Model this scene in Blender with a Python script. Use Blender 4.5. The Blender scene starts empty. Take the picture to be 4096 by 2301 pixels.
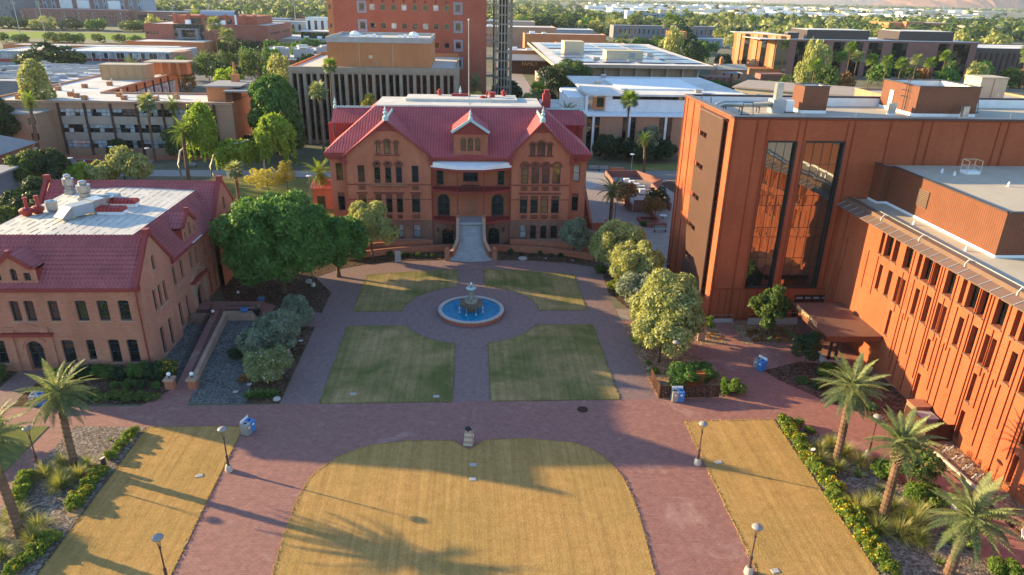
import bpy, math, random
import numpy as np
from mathutils import Matrix, Vector
rnd = random.Random(7)
scene = bpy.context.scene
col = scene.collection
PI = math.pi
# ------------------------------------------------------------------ camera, light, exposure
cam = bpy.data.cameras.new('camera')
cam.sensor_width = 36.0
cam.lens = 24.481
cam.clip_start = 0.5
cam.clip_end = 60000
co = bpy.data.objects.new('camera', cam)
col.objects.link(co)
co.matrix_world = Matrix(((0.9982723, 0.0038590, -0.0586309, 0.0000000), (-0.0555511, 0.3871190, -0.9203548, 0.0000000), (0.0191455, 0.9220217, 0.3866646, 39.0000000), (0, 0, 0, 1)))
scene.camera = co
world = bpy.data.worlds.new("World")
scene.world = world
world.use_nodes = True
wn = world.node_tree
wn.nodes.clear()
sky = wn.nodes.new('ShaderNodeTexSky')
sky.sky_type = 'NISHITA'
sky.sun_disc = False
SUN_EL = math.radians(13.1)
SUN_AZ = math.radians(158.0)          # direction towards the sun, counter-clockwise from +X
sky.sun_elevation = SUN_EL
sky.sun_rotation = math.radians(90) - SUN_AZ
sky.air_density = 1.0
sky.dust_density = 0.3
sky.ozone_density = 3.0
bg = wn.nodes.new('ShaderNodeBackground')
bg.inputs['Strength'].default_value = 0.135
wo = wn.nodes.new('ShaderNodeOutputWorld')
wn.links.new(sky.outputs[0], bg.inputs[0])
wn.links.new(bg.outputs[0], wo.inputs[0])
sl = bpy.data.lights.new('sun', 'SUN')
sl.energy = 5.0
sl.angle = math.radians(0.6)
sl.color = (1.0, 0.76, 0.38)
so = bpy.data.objects.new('sun', sl)
col.objects.link(so)
sv = Vector((math.cos(SUN_AZ)*math.cos(SUN_EL), math.sin(SUN_AZ)*math.cos(SUN_EL), math.sin(SUN_EL)))
so.rotation_euler = sv.to_track_quat('Z', 'Y').to_euler()
so.location = (-200, 80, 120)
scene.view_settings.view_transform = 'Standard'
scene.view_settings.look = 'None'
scene.view_settings.gamma = 1.0
scene.view_settings.use_curve_mapping = False
scene.view_settings.exposure = 1.72
# ------------------------------------------------------------------ materials
def _mat(name):
 m = bpy.data.materials.new(name)
 m.use_nodes = True
 nt = m.node_tree
 b = nt.nodes['Principled BSDF']
 return m, nt, b
def N(nt, t, **kw):
 n = nt.nodes.new(t)
 for k, v in kw.items():
  setattr(n, k, v)
 return n
def mapped(nt, scale=(1, 1, 1), rot=(0, 0, 0)):
 g = N(nt, 'ShaderNodeNewGeometry')
 mp = N(nt, 'ShaderNodeMapping')
 mp.inputs['Scale'].default_value = scale
 mp.inputs['Rotation'].default_value = rot
 nt.links.new(g.outputs['Position'], mp.inputs['Vector'])
 return mp.outputs['Vector']
def ramp(nt, fac, stops):
 r = N(nt, 'ShaderNodeValToRGB')
 el = r.color_ramp.elements
 while len(el) > 1:
  el.remove(el[-1])
 el[0].position = stops[0][0]
 el[0].color = (*stops[0][1], 1)
 for p, c in stops[1:]:
  e = el.new(p)
  e.color = (*c, 1)
 nt.links.new(fac, r.inputs[0])
 return r.outputs[0]
def noise(nt, vec, scale, detail=4, rough=0.6, dist=0.0):
 n = N(nt, 'ShaderNodeTexNoise')
 n.inputs['Scale'].default_value = scale
 n.inputs['Detail'].default_value = detail
 n.inputs['Roughness'].default_value = rough
 n.inputs['Distortion'].default_value = dist
 nt.links.new(vec, n.inputs['Vector'])
 return n.outputs['Fac']
def mix(nt, fac, a, b, mode='MIX'):
 m = N(nt, 'ShaderNodeMix', data_type='RGBA', blend_type=mode)
 if isinstance(fac, (int, float)):
  m.inputs[0].default_value = fac
 else:
  nt.links.new(fac, m.inputs[0])
 for i, s in ((6, a), (7, b)):
  if isinstance(s, tuple):
   m.inputs[i].default_value = (*s, 1)
  else:
   nt.links.new(s, m.inputs[i])
 return m.outputs[2]
def bump(nt, b, h, strength=0.3, dist=0.05):
 bp = N(nt, 'ShaderNodeBump')
 bp.inputs['Strength'].default_value = strength
 bp.inputs['Distance'].default_value = dist
 nt.links.new(h, bp.inputs['Height'])
 nt.links.new(bp.outputs[0], b.inputs['Normal'])
def sh(c, k):
 return tuple(min(1, x*k) for x in c)
def plain(name, c, rough=0.8, var=0.18, scale=0.6, metal=0.0, fine=6.0, bumps=0.0):
 m, nt, b = _mat(name)
 v = mapped(nt)
 n1 = noise(nt, v, scale, 5, 0.65)
 n2 = noise(nt, v, fine, 3, 0.7)
 c1 = ramp(nt, n1, [(0.3, sh(c, 1-var)), (0.7, sh(c, 1+var))])
 c2 = ramp(nt, n2, [(0.3, (1-var*.5,)*3), (0.7, (1, 1, 1))])
 o = mix(nt, 1.0, c1, c2, 'MULTIPLY')
 nt.links.new(o, b.inputs['Base Color'])
 b.inputs['Roughness'].default_value = rough
 b.inputs['Metallic'].default_value = metal
 b.inputs['Specular IOR Level'].default_value = .15 if rough > .55 else .35
 if bumps:
  bump(nt, b, n2, bumps, 0.03)
 return m
def brickwall(name, c, c2, mortar=(0.35, 0.24, 0.18), var=0.16, stain=0.25, wash=None):
 """horizontal courses, soft vertical stains, mottling"""
 m, nt, b = _mat(name)
 v = mapped(nt)
 vs = mapped(nt, (0.9, 0.9, 0.12))
 vc = mapped(nt, (1.5, 1.5, 13.0))
 big = noise(nt, v, 0.16, 4, 0.6)
 st = noise(nt, vs, 0.9, 5, 0.7)
 cr = noise(nt, vc, 1.0, 2, 0.6)
 fine = noise(nt, v, 5.0, 3, 0.7)
 a = ramp(nt, big, [(0.32, c), (0.68, c2)])
 s = ramp(nt, st, [(0.35, (1-stain,)*3), (0.62, (1, 1, 1))])
 d = ramp(nt, cr, [(0.3, (1-var,)*3), (0.72, (1+var*.5,)*3)])
 e = ramp(nt, fine, [(0.3, (1-var,)*3), (0.7, (1, 1, 1))])
 o = mix(nt, 1.0, a, s, 'MULTIPLY')
 o = mix(nt, 1.0, o, d, 'MULTIPLY')
 o = mix(nt, 1.0, o, e, 'MULTIPLY')
 if wash:
  w = noise(nt, mapped(nt, (1, 1, .5)), 0.55, 6, 0.75)
  wf = ramp(nt, w, [(0.58, (0, 0, 0)), (0.75, (1, 1, 1))])
  mm = N(nt, 'ShaderNodeMath', operation='MULTIPLY')
  nt.links.new(wf, mm.inputs[0])
  mm.inputs[1].default_value = 0.35
  o = mix(nt, mm.outputs[0], o, wash)
 # joints
 sx = N(nt, 'ShaderNodeSeparateXYZ')
 g = N(nt, 'ShaderNodeNewGeometry')
 nt.links.new(g.outputs['Position'], sx.inputs[0])
 ml = N(nt, 'ShaderNodeMath', operation='MULTIPLY')
 ml.inputs[1].default_value = 2*PI/0.26
 nt.links.new(sx.outputs['Z'], ml.inputs[0])
 sn = N(nt, 'ShaderNodeMath', operation='SINE')
 nt.links.new(ml.outputs[0], sn.inputs[0])
 ad = N(nt, 'ShaderNodeMath', operation='ADD')
 nt.links.new(sn.outputs[0], ad.inputs[0])
 nt.links.new(fine, ad.inputs[1])
 bump(nt, b, ad.outputs[0], 0.16, 0.02)
 nt.links.new(o, b.inputs['Base Color'])
 b.inputs['Roughness'].default_value = 0.9
 b.inputs['Specular IOR Level'].default_value = .2
 return m
def ribbed(name, c, axis, pitch, rough=0.5, metal=0.0, var=0.12, depth=0.35, dark=0.72):
 """ribs along one axis: axis 'X','Y','Z' or 'XY' (vertical ribs on any wall)"""
 m, nt, b = _mat(name)
 g = N(nt, 'ShaderNodeNewGeometry')
 sx = N(nt, 'ShaderNodeSeparateXYZ')
 nt.links.new(g.outputs['Position'], sx.inputs[0])
 if axis == 'XY':
  a = N(nt, 'ShaderNodeMath', operation='ADD')
  nt.links.new(sx.outputs['X'], a.inputs[0])
  nt.links.new(sx.outputs['Y'], a.inputs[1])
  src = a.outputs[0]
 else:
  src = sx.outputs[axis]
 ml = N(nt, 'ShaderNodeMath', operation='MULTIPLY')
 ml.inputs[1].default_value = 2*PI/pitch
 nt.links.new(src, ml.inputs[0])
 sn = N(nt, 'ShaderNodeMath', operation='SINE')
 nt.links.new(ml.outputs[0], sn.inputs[0])
 mr = N(nt, 'ShaderNodeMapRange')
 mr.inputs[1].default_value = -1
 mr.inputs[2].default_value = 1
 nt.links.new(sn.outputs[0], mr.inputs[0])
 v = mapped(nt)
 n1 = noise(nt, v, 0.5, 5, 0.7)
 base = ramp(nt, n1, [(0.3, sh(c, 1-var)), (0.7, sh(c, 1+var))])
 rb = ramp(nt, mr.outputs[0], [(0.1, (dark,)*3), (0.6, (1, 1, 1))])
 o = mix(nt, 1.0, base, rb, 'MULTIPLY')
 nt.links.new(o, b.inputs['Base Color'])
 b.inputs['Roughness'].default_value = rough
 b.inputs['Metallic'].default_value = metal
 b.inputs['Specular IOR Level'].default_value = .3
 bump(nt, b, mr.outputs[0], depth, pitch*0.3)
 return m
def tiles(name, c, px, pz, var=0.2, sheen=0.55):
 """courses of roof tiles: px along the slope's horizontal direction, pz vertical step"""
 m, nt, b = _mat(name)
 g = N(nt, 'ShaderNodeNewGeometry')
 sx = N(nt, 'ShaderNodeSeparateXYZ')
 nt.links.new(g.outputs['Position'], sx.inputs[0])
 nx = N(nt, 'ShaderNodeSeparateXYZ')
 nt.links.new(g.outputs['Normal'], nx.inputs[0])
 # pick x or y by normal
 ab = N(nt, 'ShaderNodeMath', operation='ABSOLUTE')
 nt.links.new(nx.outputs['X'], ab.inputs[0])
 gt = N(nt, 'ShaderNodeMath', operation='GREATER_THAN')
 gt.inputs[1].default_value = 0.3
 nt.links.new(ab.outputs[0], gt.inputs[0])
 mxx = N(nt, 'ShaderNodeMix', data_type='FLOAT')
 nt.links.new(gt.outputs[0], mxx.inputs[0])
 nt.links.new(sx.outputs['X'], mxx.inputs[2])
 nt.links.new(sx.outputs['Y'], mxx.inputs[3])
 ml = N(nt, 'ShaderNodeMath', operation='MULTIPLY')
 ml.inputs[1].default_value = 2*PI/px
 nt.links.new(mxx.outputs[0], ml.inputs[0])
 sn = N(nt, 'ShaderNodeMath', operation='SINE')
 nt.links.new(ml.outputs[0], sn.inputs[0])
 dz = N(nt, 'ShaderNodeMath', operation='DIVIDE')
 dz.inputs[1].default_value = pz
 nt.links.new(sx.outputs['Z'], dz.inputs[0])
 fr = N(nt, 'ShaderNodeMath', operation='FRACT')
 nt.links.new(dz.outputs[0], fr.inputs[0])
 v = mapped(nt)
 n1 = noise(nt, v, 0.35, 5, 0.7)
 n2 = noise(nt, v, 4.0, 2, 0.5)
 base = ramp(nt, n1, [(0.3, sh(c, 1-var)), (0.7, sh(c, 1+var))])
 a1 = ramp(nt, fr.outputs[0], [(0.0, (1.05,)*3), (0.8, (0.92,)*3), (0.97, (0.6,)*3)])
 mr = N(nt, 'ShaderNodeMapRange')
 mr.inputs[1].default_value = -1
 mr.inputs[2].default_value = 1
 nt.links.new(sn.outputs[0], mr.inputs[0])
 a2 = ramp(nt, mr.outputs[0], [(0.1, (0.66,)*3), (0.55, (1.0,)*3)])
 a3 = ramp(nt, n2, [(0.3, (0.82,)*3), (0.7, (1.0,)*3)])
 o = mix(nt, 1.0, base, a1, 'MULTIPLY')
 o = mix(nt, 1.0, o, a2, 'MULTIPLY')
 o = mix(nt, 1.0, o, a3, 'MULTIPLY')
 nt.links.new(o, b.inputs['Base Color'])
 b.inputs['Roughness'].default_value = sheen
 b.inputs['Specular IOR Level'].default_value = .35
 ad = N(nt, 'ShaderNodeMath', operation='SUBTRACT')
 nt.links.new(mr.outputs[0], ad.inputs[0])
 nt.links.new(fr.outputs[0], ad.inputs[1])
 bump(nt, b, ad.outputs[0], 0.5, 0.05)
 return m
def glass(name, c=(0.02, 0.03, 0.035), refl=0.35, rough=0.02, tint=(0.75, 0.8, 0.8)):
 m, nt, b = _mat(name)
 nt.nodes.remove(b)
 out = nt.nodes['Material Output']
 d = N(nt, 'ShaderNodeBsdfDiffuse')
 v = mapped(nt)
 n1 = noise(nt, v, 0.45, 3, 0.6)
 cc = ramp(nt, n1, [(0.35, sh(c, 0.5)), (0.7, sh(c, 1.5))])
 nt.links.new(cc, d.inputs[0])
 g = N(nt, 'ShaderNodeBsdfGlossy')
 g.inputs['Color'].default_value = (*tint, 1)
 g.inputs['Roughness'].default_value = rough
 lw = N(nt, 'ShaderNodeLayerWeight')
 lw.inputs['Blend'].default_value = 0.35
 mr = N(nt, 'ShaderNodeMapRange')
 mr.inputs[3].default_value = refl*0.7
 mr.inputs[4].default_value = min(1, refl*2.2)
 nt.links.new(lw.outputs['Facing'], mr.inputs[0])
 mx = N(nt, 'ShaderNodeMixShader')
 nt.links.new(mr.outputs[0], mx.inputs[0])
 nt.links.new(d.outputs[0], mx.inputs[1])
 nt.links.new(g.outputs[0], mx.inputs[2])
 nt.links.new(mx.outputs[0], out.inputs[0])
 return m
def leafmat(name, c, c2, trans=0.35, rough=0.6):
 m, nt, b = _mat(name)
 out = nt.nodes['Material Output']
 v = mapped(nt)
 n1 = noise(nt, v, 0.35, 2, 0.5)
 g = N(nt, 'ShaderNodeNewGeometry')
 ad = N(nt, 'ShaderNodeMath', operation='ADD')
 nt.links.new(n1, ad.inputs[0])
 sc = N(nt, 'ShaderNodeMath', operation='MULTIPLY_ADD')
 sc.inputs[1].default_value = 0.5
 sc.inputs[2].default_value = -0.25
 nt.links.new(g.outputs['Random Per Island'], sc.inputs[0])
 nt.links.new(sc.outputs[0], ad.inputs[1])
 cc = ramp(nt, ad.outputs[0], [(0.25, c), (0.75, c2)])
 nt.links.new(cc, b.inputs['Base Color'])
 b.inputs['Roughness'].default_value = rough
 b.inputs['Specular IOR Level'].default_value = 0.3
 t = N(nt, 'ShaderNodeBsdfTranslucent')
 br = mix(nt, 1.0, cc, (1.5, 1.45, 0.7), 'MULTIPLY')
 nt.links.new(br, t.inputs[0])
 mx = N(nt, 'ShaderNodeMixShader')
 mx.inputs[0].default_value = trans
 nt.links.new(b.outputs[0], mx.inputs[1])
 nt.links.new(t.outputs[0], mx.inputs[2])
 nt.links.new(mx.outputs[0], out.inputs[0])
 return m
def lawnmat(name, base, c2, green, stripe=0.0, patch=0.35, gbias=0.5, ang=0.0):
 m, nt, b = _mat(name)
 v = mapped(nt)
 n1 = noise(nt, v, 0.13, 6, 0.65, 0.4)
 n2 = noise(nt, v, 1.1, 5, 0.7)
 n3 = noise(nt, v, 9.0, 3, 0.75)
 a = ramp(nt, n2, [(0.3, base), (0.7, c2)])
 gf = ramp(nt, n1, [(gbias-0.12, (1, 1, 1)), (gbias+0.14, (0, 0, 0))])
 sg = N(nt, 'ShaderNodeMath', operation='MULTIPLY')
 sg.inputs[1].default_value = patch
 nt.links.new(gf, sg.inputs[0])
 o = mix(nt, sg.outputs[0], a, green)
 if stripe:
  vs = mapped(nt, (2.3, 0.05, 1), (0, 0, ang))
  ns = noise(nt, vs, 0.9, 4, 0.7)
  s = ramp(nt, ns, [(0.35, (1-stripe,)*3), (0.65, (1+stripe*.4,)*3)])
  o = mix(nt, 1.0, o, s, 'MULTIPLY')
 f = ramp(nt, n3, [(0.25, (0.62,)*3), (0.7, (1.1,)*3)])
 o = mix(nt, 1.0, o, f, 'MULTIPLY')
 nt.links.new(o, b.inputs['Base Color'])
 b.inputs['Roughness'].default_value = 1.0
 b.inputs['Specular IOR Level'].default_value = 0.1
 bump(nt, b, n3, 0.9, 0.06)
 return m
def pavers(name, c, c2, joint, ang=0.0, scale=1.0, pale=(0.42, 0.33, 0.3), palef=0.3, rough=0.75):
 m, nt, b = _mat(name)
 v = mapped(nt, (1, 1, 1), (0, 0, ang))
 bt = N(nt, 'ShaderNodeTexBrick')
 bt.inputs['Scale'].default_value = scale
 bt.inputs['Brick Width'].default_value = 0.42
 bt.inputs['Row Height'].default_value = 0.2
 bt.inputs['Mortar Size'].default_value = 0.014
 bt.inputs['Mortar Smooth'].default_value = 0.2
 bt.inputs['Bias'].default_value = 0.0
 bt.inputs['Color1'].default_value = (*c, 1)
 bt.inputs['Color2'].default_value = (*c2, 1)
 bt.inputs['Mortar'].default_value = (*joint, 1)
 nt.links.new(v, bt.inputs['Vector'])
 n1 = noise(nt, v, 0.18, 6, 0.7, 0.6)
 n2 = noise(nt, v, 1.6, 4, 0.7)
 n3 = noise(nt, v, 2.6, 2, 0.5)
 pf = ramp(nt, n1, [(0.56, (0, 0, 0)), (0.72, (1, 1, 1))])
 pm = N(nt, 'ShaderNodeMath', operation='MULTIPLY')
 pm.inputs[1].default_value = palef
 nt.links.new(pf, pm.inputs[0])
 o = mix(nt, pm.outputs[0], bt.outputs['Color'], pale)
 f = ramp(nt, n2, [(0.3, (0.78,)*3), (0.7, (1.08,)*3)])
 o = mix(nt, 1.0, o, f, 'MULTIPLY')
 f2 = ramp(nt, n3, [(0.3, (0.88,)*3), (0.7, (1.05,)*3)])
 o = mix(nt, 1.0, o, f2, 'MULTIPLY')
 nt.links.new(o, b.inputs['Base Color'])
 b.inputs['Roughness'].default_value = rough
 bump(nt, b, bt.outputs['Fac'], -0.25, 0.02)
 return m
def gravelmat(name, c, c2, scale=6.0):
 m, nt, b = _mat(name)
 v = mapped(nt)
 vo = N(nt, 'ShaderNodeTexVoronoi')
 vo.inputs['Scale'].default_value = scale
 nt.links.new(v, vo.inputs['Vector'])
 sp = N(nt, 'ShaderNodeSeparateColor')
 nt.links.new(vo.outputs['Color'], sp.inputs[0])
 n1 = noise(nt, v, 0.5, 5, 0.7)
 a = ramp(nt, sp.outputs[0], [(0.1, sh(c, .55)), (0.5, c), (0.95, c2)])
 f = ramp(nt, n1, [(0.3, (0.72,)*3), (0.7, (1.08,)*3)])
 o = mix(nt, 1.0, a, f, 'MULTIPLY')
 nt.links.new(o, b.inputs['Base Color'])
 b.inputs['Roughness'].default_value = 0.95
 b.inputs['Specular IOR Level'].default_value = .1
 bump(nt, b, vo.outputs['Distance'], 0.8, 0.06)
 return m
def groundmat(name):
 m, nt, b = _mat(name)
 v = mapped(nt)
 n1 = noise(nt, v, 0.012, 8, 0.7)
 n2 = noise(nt, v, 0.1, 5, 0.7)
 a = ramp(nt, n1, [(0.35, (0.06, 0.08, 0.03)), (0.5, (0.13, 0.12, 0.07)), (0.65, (0.2, 0.17, 0.12))])
 f = ramp(nt, n2, [(0.3, (0.7,)*3), (0.7, (1.1,)*3)])
 o = mix(nt, 1.0, a, f, 'MULTIPLY')
 nt.links.new(o, b.inputs['Base Color'])
 b.inputs['Roughness'].default_value = 1.0
 return m
M = dict(
 om_brick=brickwall('old brick wall', (0.46, 0.15, 0.085), (0.56, 0.21, 0.12), stain=0.16),
 om_stone=brickwall('rough sandstone', (0.26, 0.12, 0.085), (0.42, 0.24, 0.17), stain=0.3, var=0.35),
 om_trim=plain('sandstone trim', (0.36, 0.15, 0.095), var=0.15),
 om_band=plain('dark sandstone band', (0.2, 0.062, 0.045), var=0.2),
 tan_metal=plain('tan metal panels', (0.4, 0.26, 0.14), rough=0.6, var=0.06),
 red_paint=plain('deep red paint', (0.26, 0.04, 0.034), rough=0.55, var=0.12),
 red_sat=plain('bright red paint', (0.33, 0.035, 0.03), rough=0.5, var=0.1),
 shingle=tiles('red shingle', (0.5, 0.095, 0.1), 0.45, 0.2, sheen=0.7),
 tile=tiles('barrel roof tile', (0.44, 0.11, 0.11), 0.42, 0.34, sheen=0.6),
 crest=plain('pale blue painted metal', (0.42, 0.58, 0.56), rough=0.5, var=0.1),
 deck=plain('pale roof membrane', (0.62, 0.57, 0.5), var=0.14, scale=0.35, fine=2.5),
 white_roof=plain('white roof coating', (0.66, 0.62, 0.57), var=0.22, scale=0.08, fine=0.6),
 tan_roof=plain('tan roof membrane', (0.5, 0.42, 0.32), var=0.1, scale=0.2, fine=1.2),
 pb_brick=brickwall('salmon brick wall', (0.47, 0.19, 0.12), (0.57, 0.26, 0.165), stain=0.16, wash=(0.52, 0.33, 0.26)),
 pb_trim=plain('buff sandstone', (0.42, 0.27, 0.19), var=0.16),
 teal=plain('dark teal frame', (0.025, 0.045, 0.055), rough=0.5, var=0.1),
 green_door=plain('dark green door', (0.015, 0.045, 0.04), rough=0.4, var=0.2),
 glass=glass('window glass', (0.015, 0.018, 0.02), 0.13),
 glass_dk=glass('dark recessed glass', (0.008, 0.009, 0.01), 0.03),
 glass_amber=glass('blinds behind glass', (0.2, 0.11, 0.045), 0.15),
 glass_pale=glass('pale blinds behind glass', (0.4, 0.42, 0.42), 0.15),
 glass_brown=glass('brown blinds behind glass', (0.1, 0.045, 0.03), 0.15),
 glass_dur=glass('tinted curtain glass', (0.018, 0.02, 0.018), 0.36, 0.012, (0.85, 0.86, 0.8)),
 glass_green=glass('green tinted glass', (0.02, 0.035, 0.025), 0.22),
 lattice=plain('lattice grille', (0.1, 0.045, 0.035), var=0.3, fine=12),
 concrete=plain('concrete', (0.42, 0.39, 0.36), var=0.12),
 concrete_d=plain('weathered concrete fin', (0.34, 0.27, 0.2), var=0.15),
 step=plain('grey stair stone', (0.36, 0.36, 0.37), var=0.16, scale=1.2),
 dur_brick=brickwall('orange red brick', (0.37, 0.095, 0.042), (0.43, 0.118, 0.053), stain=0.15, var=0.13),
 dur_dark=brickwall('darker red brick', (0.28, 0.06, 0.028), (0.32, 0.072, 0.033), stain=0.08, var=0.1),
 bronze=ribbed('bronze ribbed metal', (0.17, 0.06, 0.032), 'XY', 0.3, rough=0.45),
 bronze_s=ribbed('bronze sheet screen', (0.085, 0.042, 0.03), 'XY', 0.22, rough=0.5, dark=0.85, depth=0.15),
 bronze_p=plain('bronze painted metal', (0.16, 0.095, 0.07), rough=0.45, var=0.1),
 bronze_d=plain('dark bronze metal', (0.065, 0.045, 0.045), rough=0.4, var=0.1),
 bronze_y=ribbed('ribbed canopy deck', (0.19, 0.11, 0.08), 'Y', 0.3, rough=0.5),
 letter=plain('pale gold letters', (0.6, 0.42, 0.22), rough=0.4, var=0.05),
 white=plain('white paint', (0.78, 0.78, 0.77), rough=0.6, var=0.08),
 galv=plain('galvanised metal', (0.38, 0.38, 0.37), rough=0.35, metal=0.6, var=0.2),
 metal_grey=plain('grey painted metal', (0.33, 0.34, 0.35), rough=0.45, var=0.12),
 dark=plain('black metal', (0.02, 0.02, 0.022), rough=0.5, var=0.1),
 pole=plain('brown lamp metal', (0.1, 0.055, 0.045), rough=0.4, var=0.1),
 lamp_head=plain('grey lamp shade', (0.28, 0.25, 0.24), rough=0.35, var=0.08),
 base_c=plain('lamp base stone', (0.52, 0.44, 0.35), var=0.12),
 blue=plain('blue bin panel', (0.05, 0.2, 0.5), rough=0.4, var=0.1),
 steel=plain('bin steel', (0.4, 0.4, 0.38), rough=0.35, metal=0.5, var=0.1),
 globe=plain('white glass globe', (0.8, 0.8, 0.78), rough=0.25, var=0.02),
 rust=plain('rusted steel', (0.06, 0.026, 0.018), rough=0.7, var=0.3, fine=9),
 rust_o=plain('orange rusted steel', (0.36, 0.11, 0.035), rough=0.7, var=0.2),
 lawn_dry=lawnmat('dormant lawn', (0.44, 0.245, 0.08), (0.56, 0.335, 0.12), (0.31, 0.235, 0.07), stripe=0.2, patch=0.35, gbias=0.43),
 lawn_green=lawnmat('patchy lawn', (0.36, 0.235, 0.1), (0.48, 0.33, 0.155), (0.12, 0.14, 0.035), stripe=0.2, patch=0.9, gbias=0.5),
 lawn_far=lawnmat('green lawn', (0.2, 0.19, 0.06), (0.28, 0.24, 0.08), (0.09, 0.13, 0.03), stripe=0, patch=0.7),
 lawn_sport=lawnmat('sports grass', (0.2, 0.27, 0.03), (0.26, 0.33, 0.045), (0.14, 0.22, 0.03), stripe=0.1, patch=0.4),
 pav_red=pavers('red brick pavers', (0.3, 0.125, 0.1), (0.35, 0.155, 0.12), (0.17, 0.085, 0.07), pale=(0.5, 0.32, 0.26), palef=0.65),
 pav_grey=pavers('grey brown pavers', (0.235, 0.14, 0.125), (0.265, 0.16, 0.142), (0.16, 0.1, 0.095), ang=PI/2, pale=(0.3, 0.2, 0.18), palef=0.3),
 slabs=pavers('concrete slabs', (0.31, 0.235, 0.2), (0.34, 0.265, 0.225), (0.25, 0.19, 0.165), scale=0.12, palef=0.2),
 asphalt=plain('road surface', (0.2, 0.19, 0.18), var=0.15, scale=0.3),
 gravel=gravelmat('grey gravel', (0.22, 0.165, 0.13), (0.36, 0.285, 0.23), 5.5),
 gravel_d=gravelmat('blue grey gravel', (0.14, 0.13, 0.12), (0.21, 0.2, 0.185), 6.5),
 mulch=gravelmat('dark soil and litter', (0.095, 0.055, 0.035), (0.17, 0.11, 0.075), 5),
 gravel_t=gravelmat('tan decomposed granite', (0.33, 0.2, 0.12), (0.45, 0.31, 0.19), 5),
 water=None,
 ground=groundmat('dry city ground'),
 bark=plain('brown bark', (0.12, 0.08, 0.055), var=0.35, fine=10, bumps=0.8),
 bark_w=plain('white bark', (0.6, 0.55, 0.48), var=0.15, fine=8),
 palm_bark=plain('palm trunk', (0.17, 0.1, 0.062), var=0.35, fine=9, bumps=0.8),
 boot=plain('palm leaf bases', (0.36, 0.23, 0.12), var=0.4, fine=11, bumps=0.8),
 dead=plain('dead fronds', (0.33, 0.22, 0.11), var=0.2),
 leaf_deep=leafmat('deep green leaves', (0.06, 0.14, 0.03), (0.13, 0.24, 0.05), 0.3),
 leaf_mid=leafmat('mid green leaves', (0.055, 0.1, 0.025), (0.12, 0.17, 0.045), 0.35),
 leaf_dark=leafmat('dark green leaves', (0.02, 0.045, 0.018), (0.05, 0.085, 0.03), 0.25),
 leaf_olive=leafmat('olive leaves', (0.24, 0.26, 0.08), (0.44, 0.43, 0.17), 0.3),
 leaf_grey=leafmat('grey green leaves', (0.15, 0.18, 0.12), (0.25, 0.28, 0.19), 0.25),
 leaf_lime=leafmat('lime green leaves', (0.16, 0.24, 0.025), (0.3, 0.4, 0.06), 0.45),
 leaf_yel=leafmat('yellowing leaves', (0.3, 0.27, 0.05), (0.48, 0.42, 0.1), 0.4),
 leaf_rust=leafmat('rust coloured leaves', (0.22, 0.1, 0.03), (0.3, 0.16, 0.06), 0.3),
 leaf_palm=leafmat('palm fronds', (0.15, 0.19, 0.075), (0.29, 0.31, 0.14), 0.3),
 leaf_palmd=leafmat('blue green palm fronds', (0.08, 0.13, 0.06), (0.17, 0.22, 0.11), 0.3),
 leaf_palmg=leafmat('bright palm fronds', (0.09, 0.16, 0.02), (0.19, 0.26, 0.05), 0.4),
 grassb=leafmat('bunch grass blades', (0.3, 0.28, 0.09), (0.45, 0.4, 0.17), 0.35),
 grassg=leafmat('green grass blades', (0.14, 0.19, 0.04), (0.26, 0.29, 0.08), 0.35),
 turf=leafmat('turf edge blades', (0.34, 0.24, 0.08), (0.5, 0.36, 0.14), 0.2),
 turf_g=leafmat('green turf edge blades', (0.14, 0.17, 0.04), (0.36, 0.3, 0.12), 0.2),
 flower=leafmat('yellow flowers', (0.65, 0.34, 0.01), (0.8, 0.48, 0.02), 0.2),
 flower_w=leafmat('pale flowers', (0.6, 0.5, 0.5), (0.7, 0.6, 0.6), 0.2),
 magenta=leafmat('magenta flowers', (0.3, 0.01, 0.08), (0.45, 0.03, 0.15), 0.2),
 tower_red=brickwall('red brick tower', (0.37, 0.105, 0.065), (0.43, 0.13, 0.08), stain=0.06, var=0.08),
 mu_red=brickwall('dusty red brick', (0.33, 0.115, 0.085), (0.38, 0.14, 0.1), stain=0.08, var=0.08),
 tan_brick=brickwall('tan brick', (0.44, 0.24, 0.15), (0.5, 0.29, 0.185), stain=0.1, var=0.1),
 orange_brick=brickwall('orange brick', (0.5, 0.2, 0.085), (0.56, 0.24, 0.105), stain=0.08, var=0.1),
 pebble=plain('pebble panel', (0.4, 0.31, 0.25), var=0.12, fine=5),
 mauve=brickwall('mauve brick', (0.25, 0.12, 0.1), (0.29, 0.145, 0.12), stain=0.05, var=0.06),
 cream=plain('cream stucco', (0.62, 0.5, 0.33), var=0.08),
 grey_wall=plain('grey wall', (0.2, 0.2, 0.215), var=0.1),
 blue_wall=plain('blue grey wall', (0.3, 0.34, 0.4), var=0.1),
 brown_col=plain('dark brown column', (0.09, 0.045, 0.035), var=0.1),
 solar=plain('solar panels', (0.12, 0.14, 0.22), rough=0.25, var=0.15),
 hill=plain('rocky hill', (0.2, 0.1, 0.065), var=0.35, scale=0.004, fine=0.02),
 sidewalk=plain('pale concrete path', (0.33, 0.31, 0.3), var=0.1),
)
def watermat():
 m, nt, b = _mat('blue pool water')
 v = mapped(nt)
 n1 = noise(nt, v, 2.2, 4, 0.6, 0.8)
 o = ramp(nt, n1, [(0.35, (0.0, 0.13, 0.26)), (0.6, (0.005, 0.26, 0.44)), (0.76, (0.1, 0.45, 0.6))])
 nt.links.new(o, b.inputs['Base Color'])
 b.inputs['Roughness'].default_value = 0.08
 bump(nt, b, noise(nt, v, 5, 3, 0.6, 0.4), 0.35, 0.05)
 return m
M['water'] = watermat()
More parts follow.
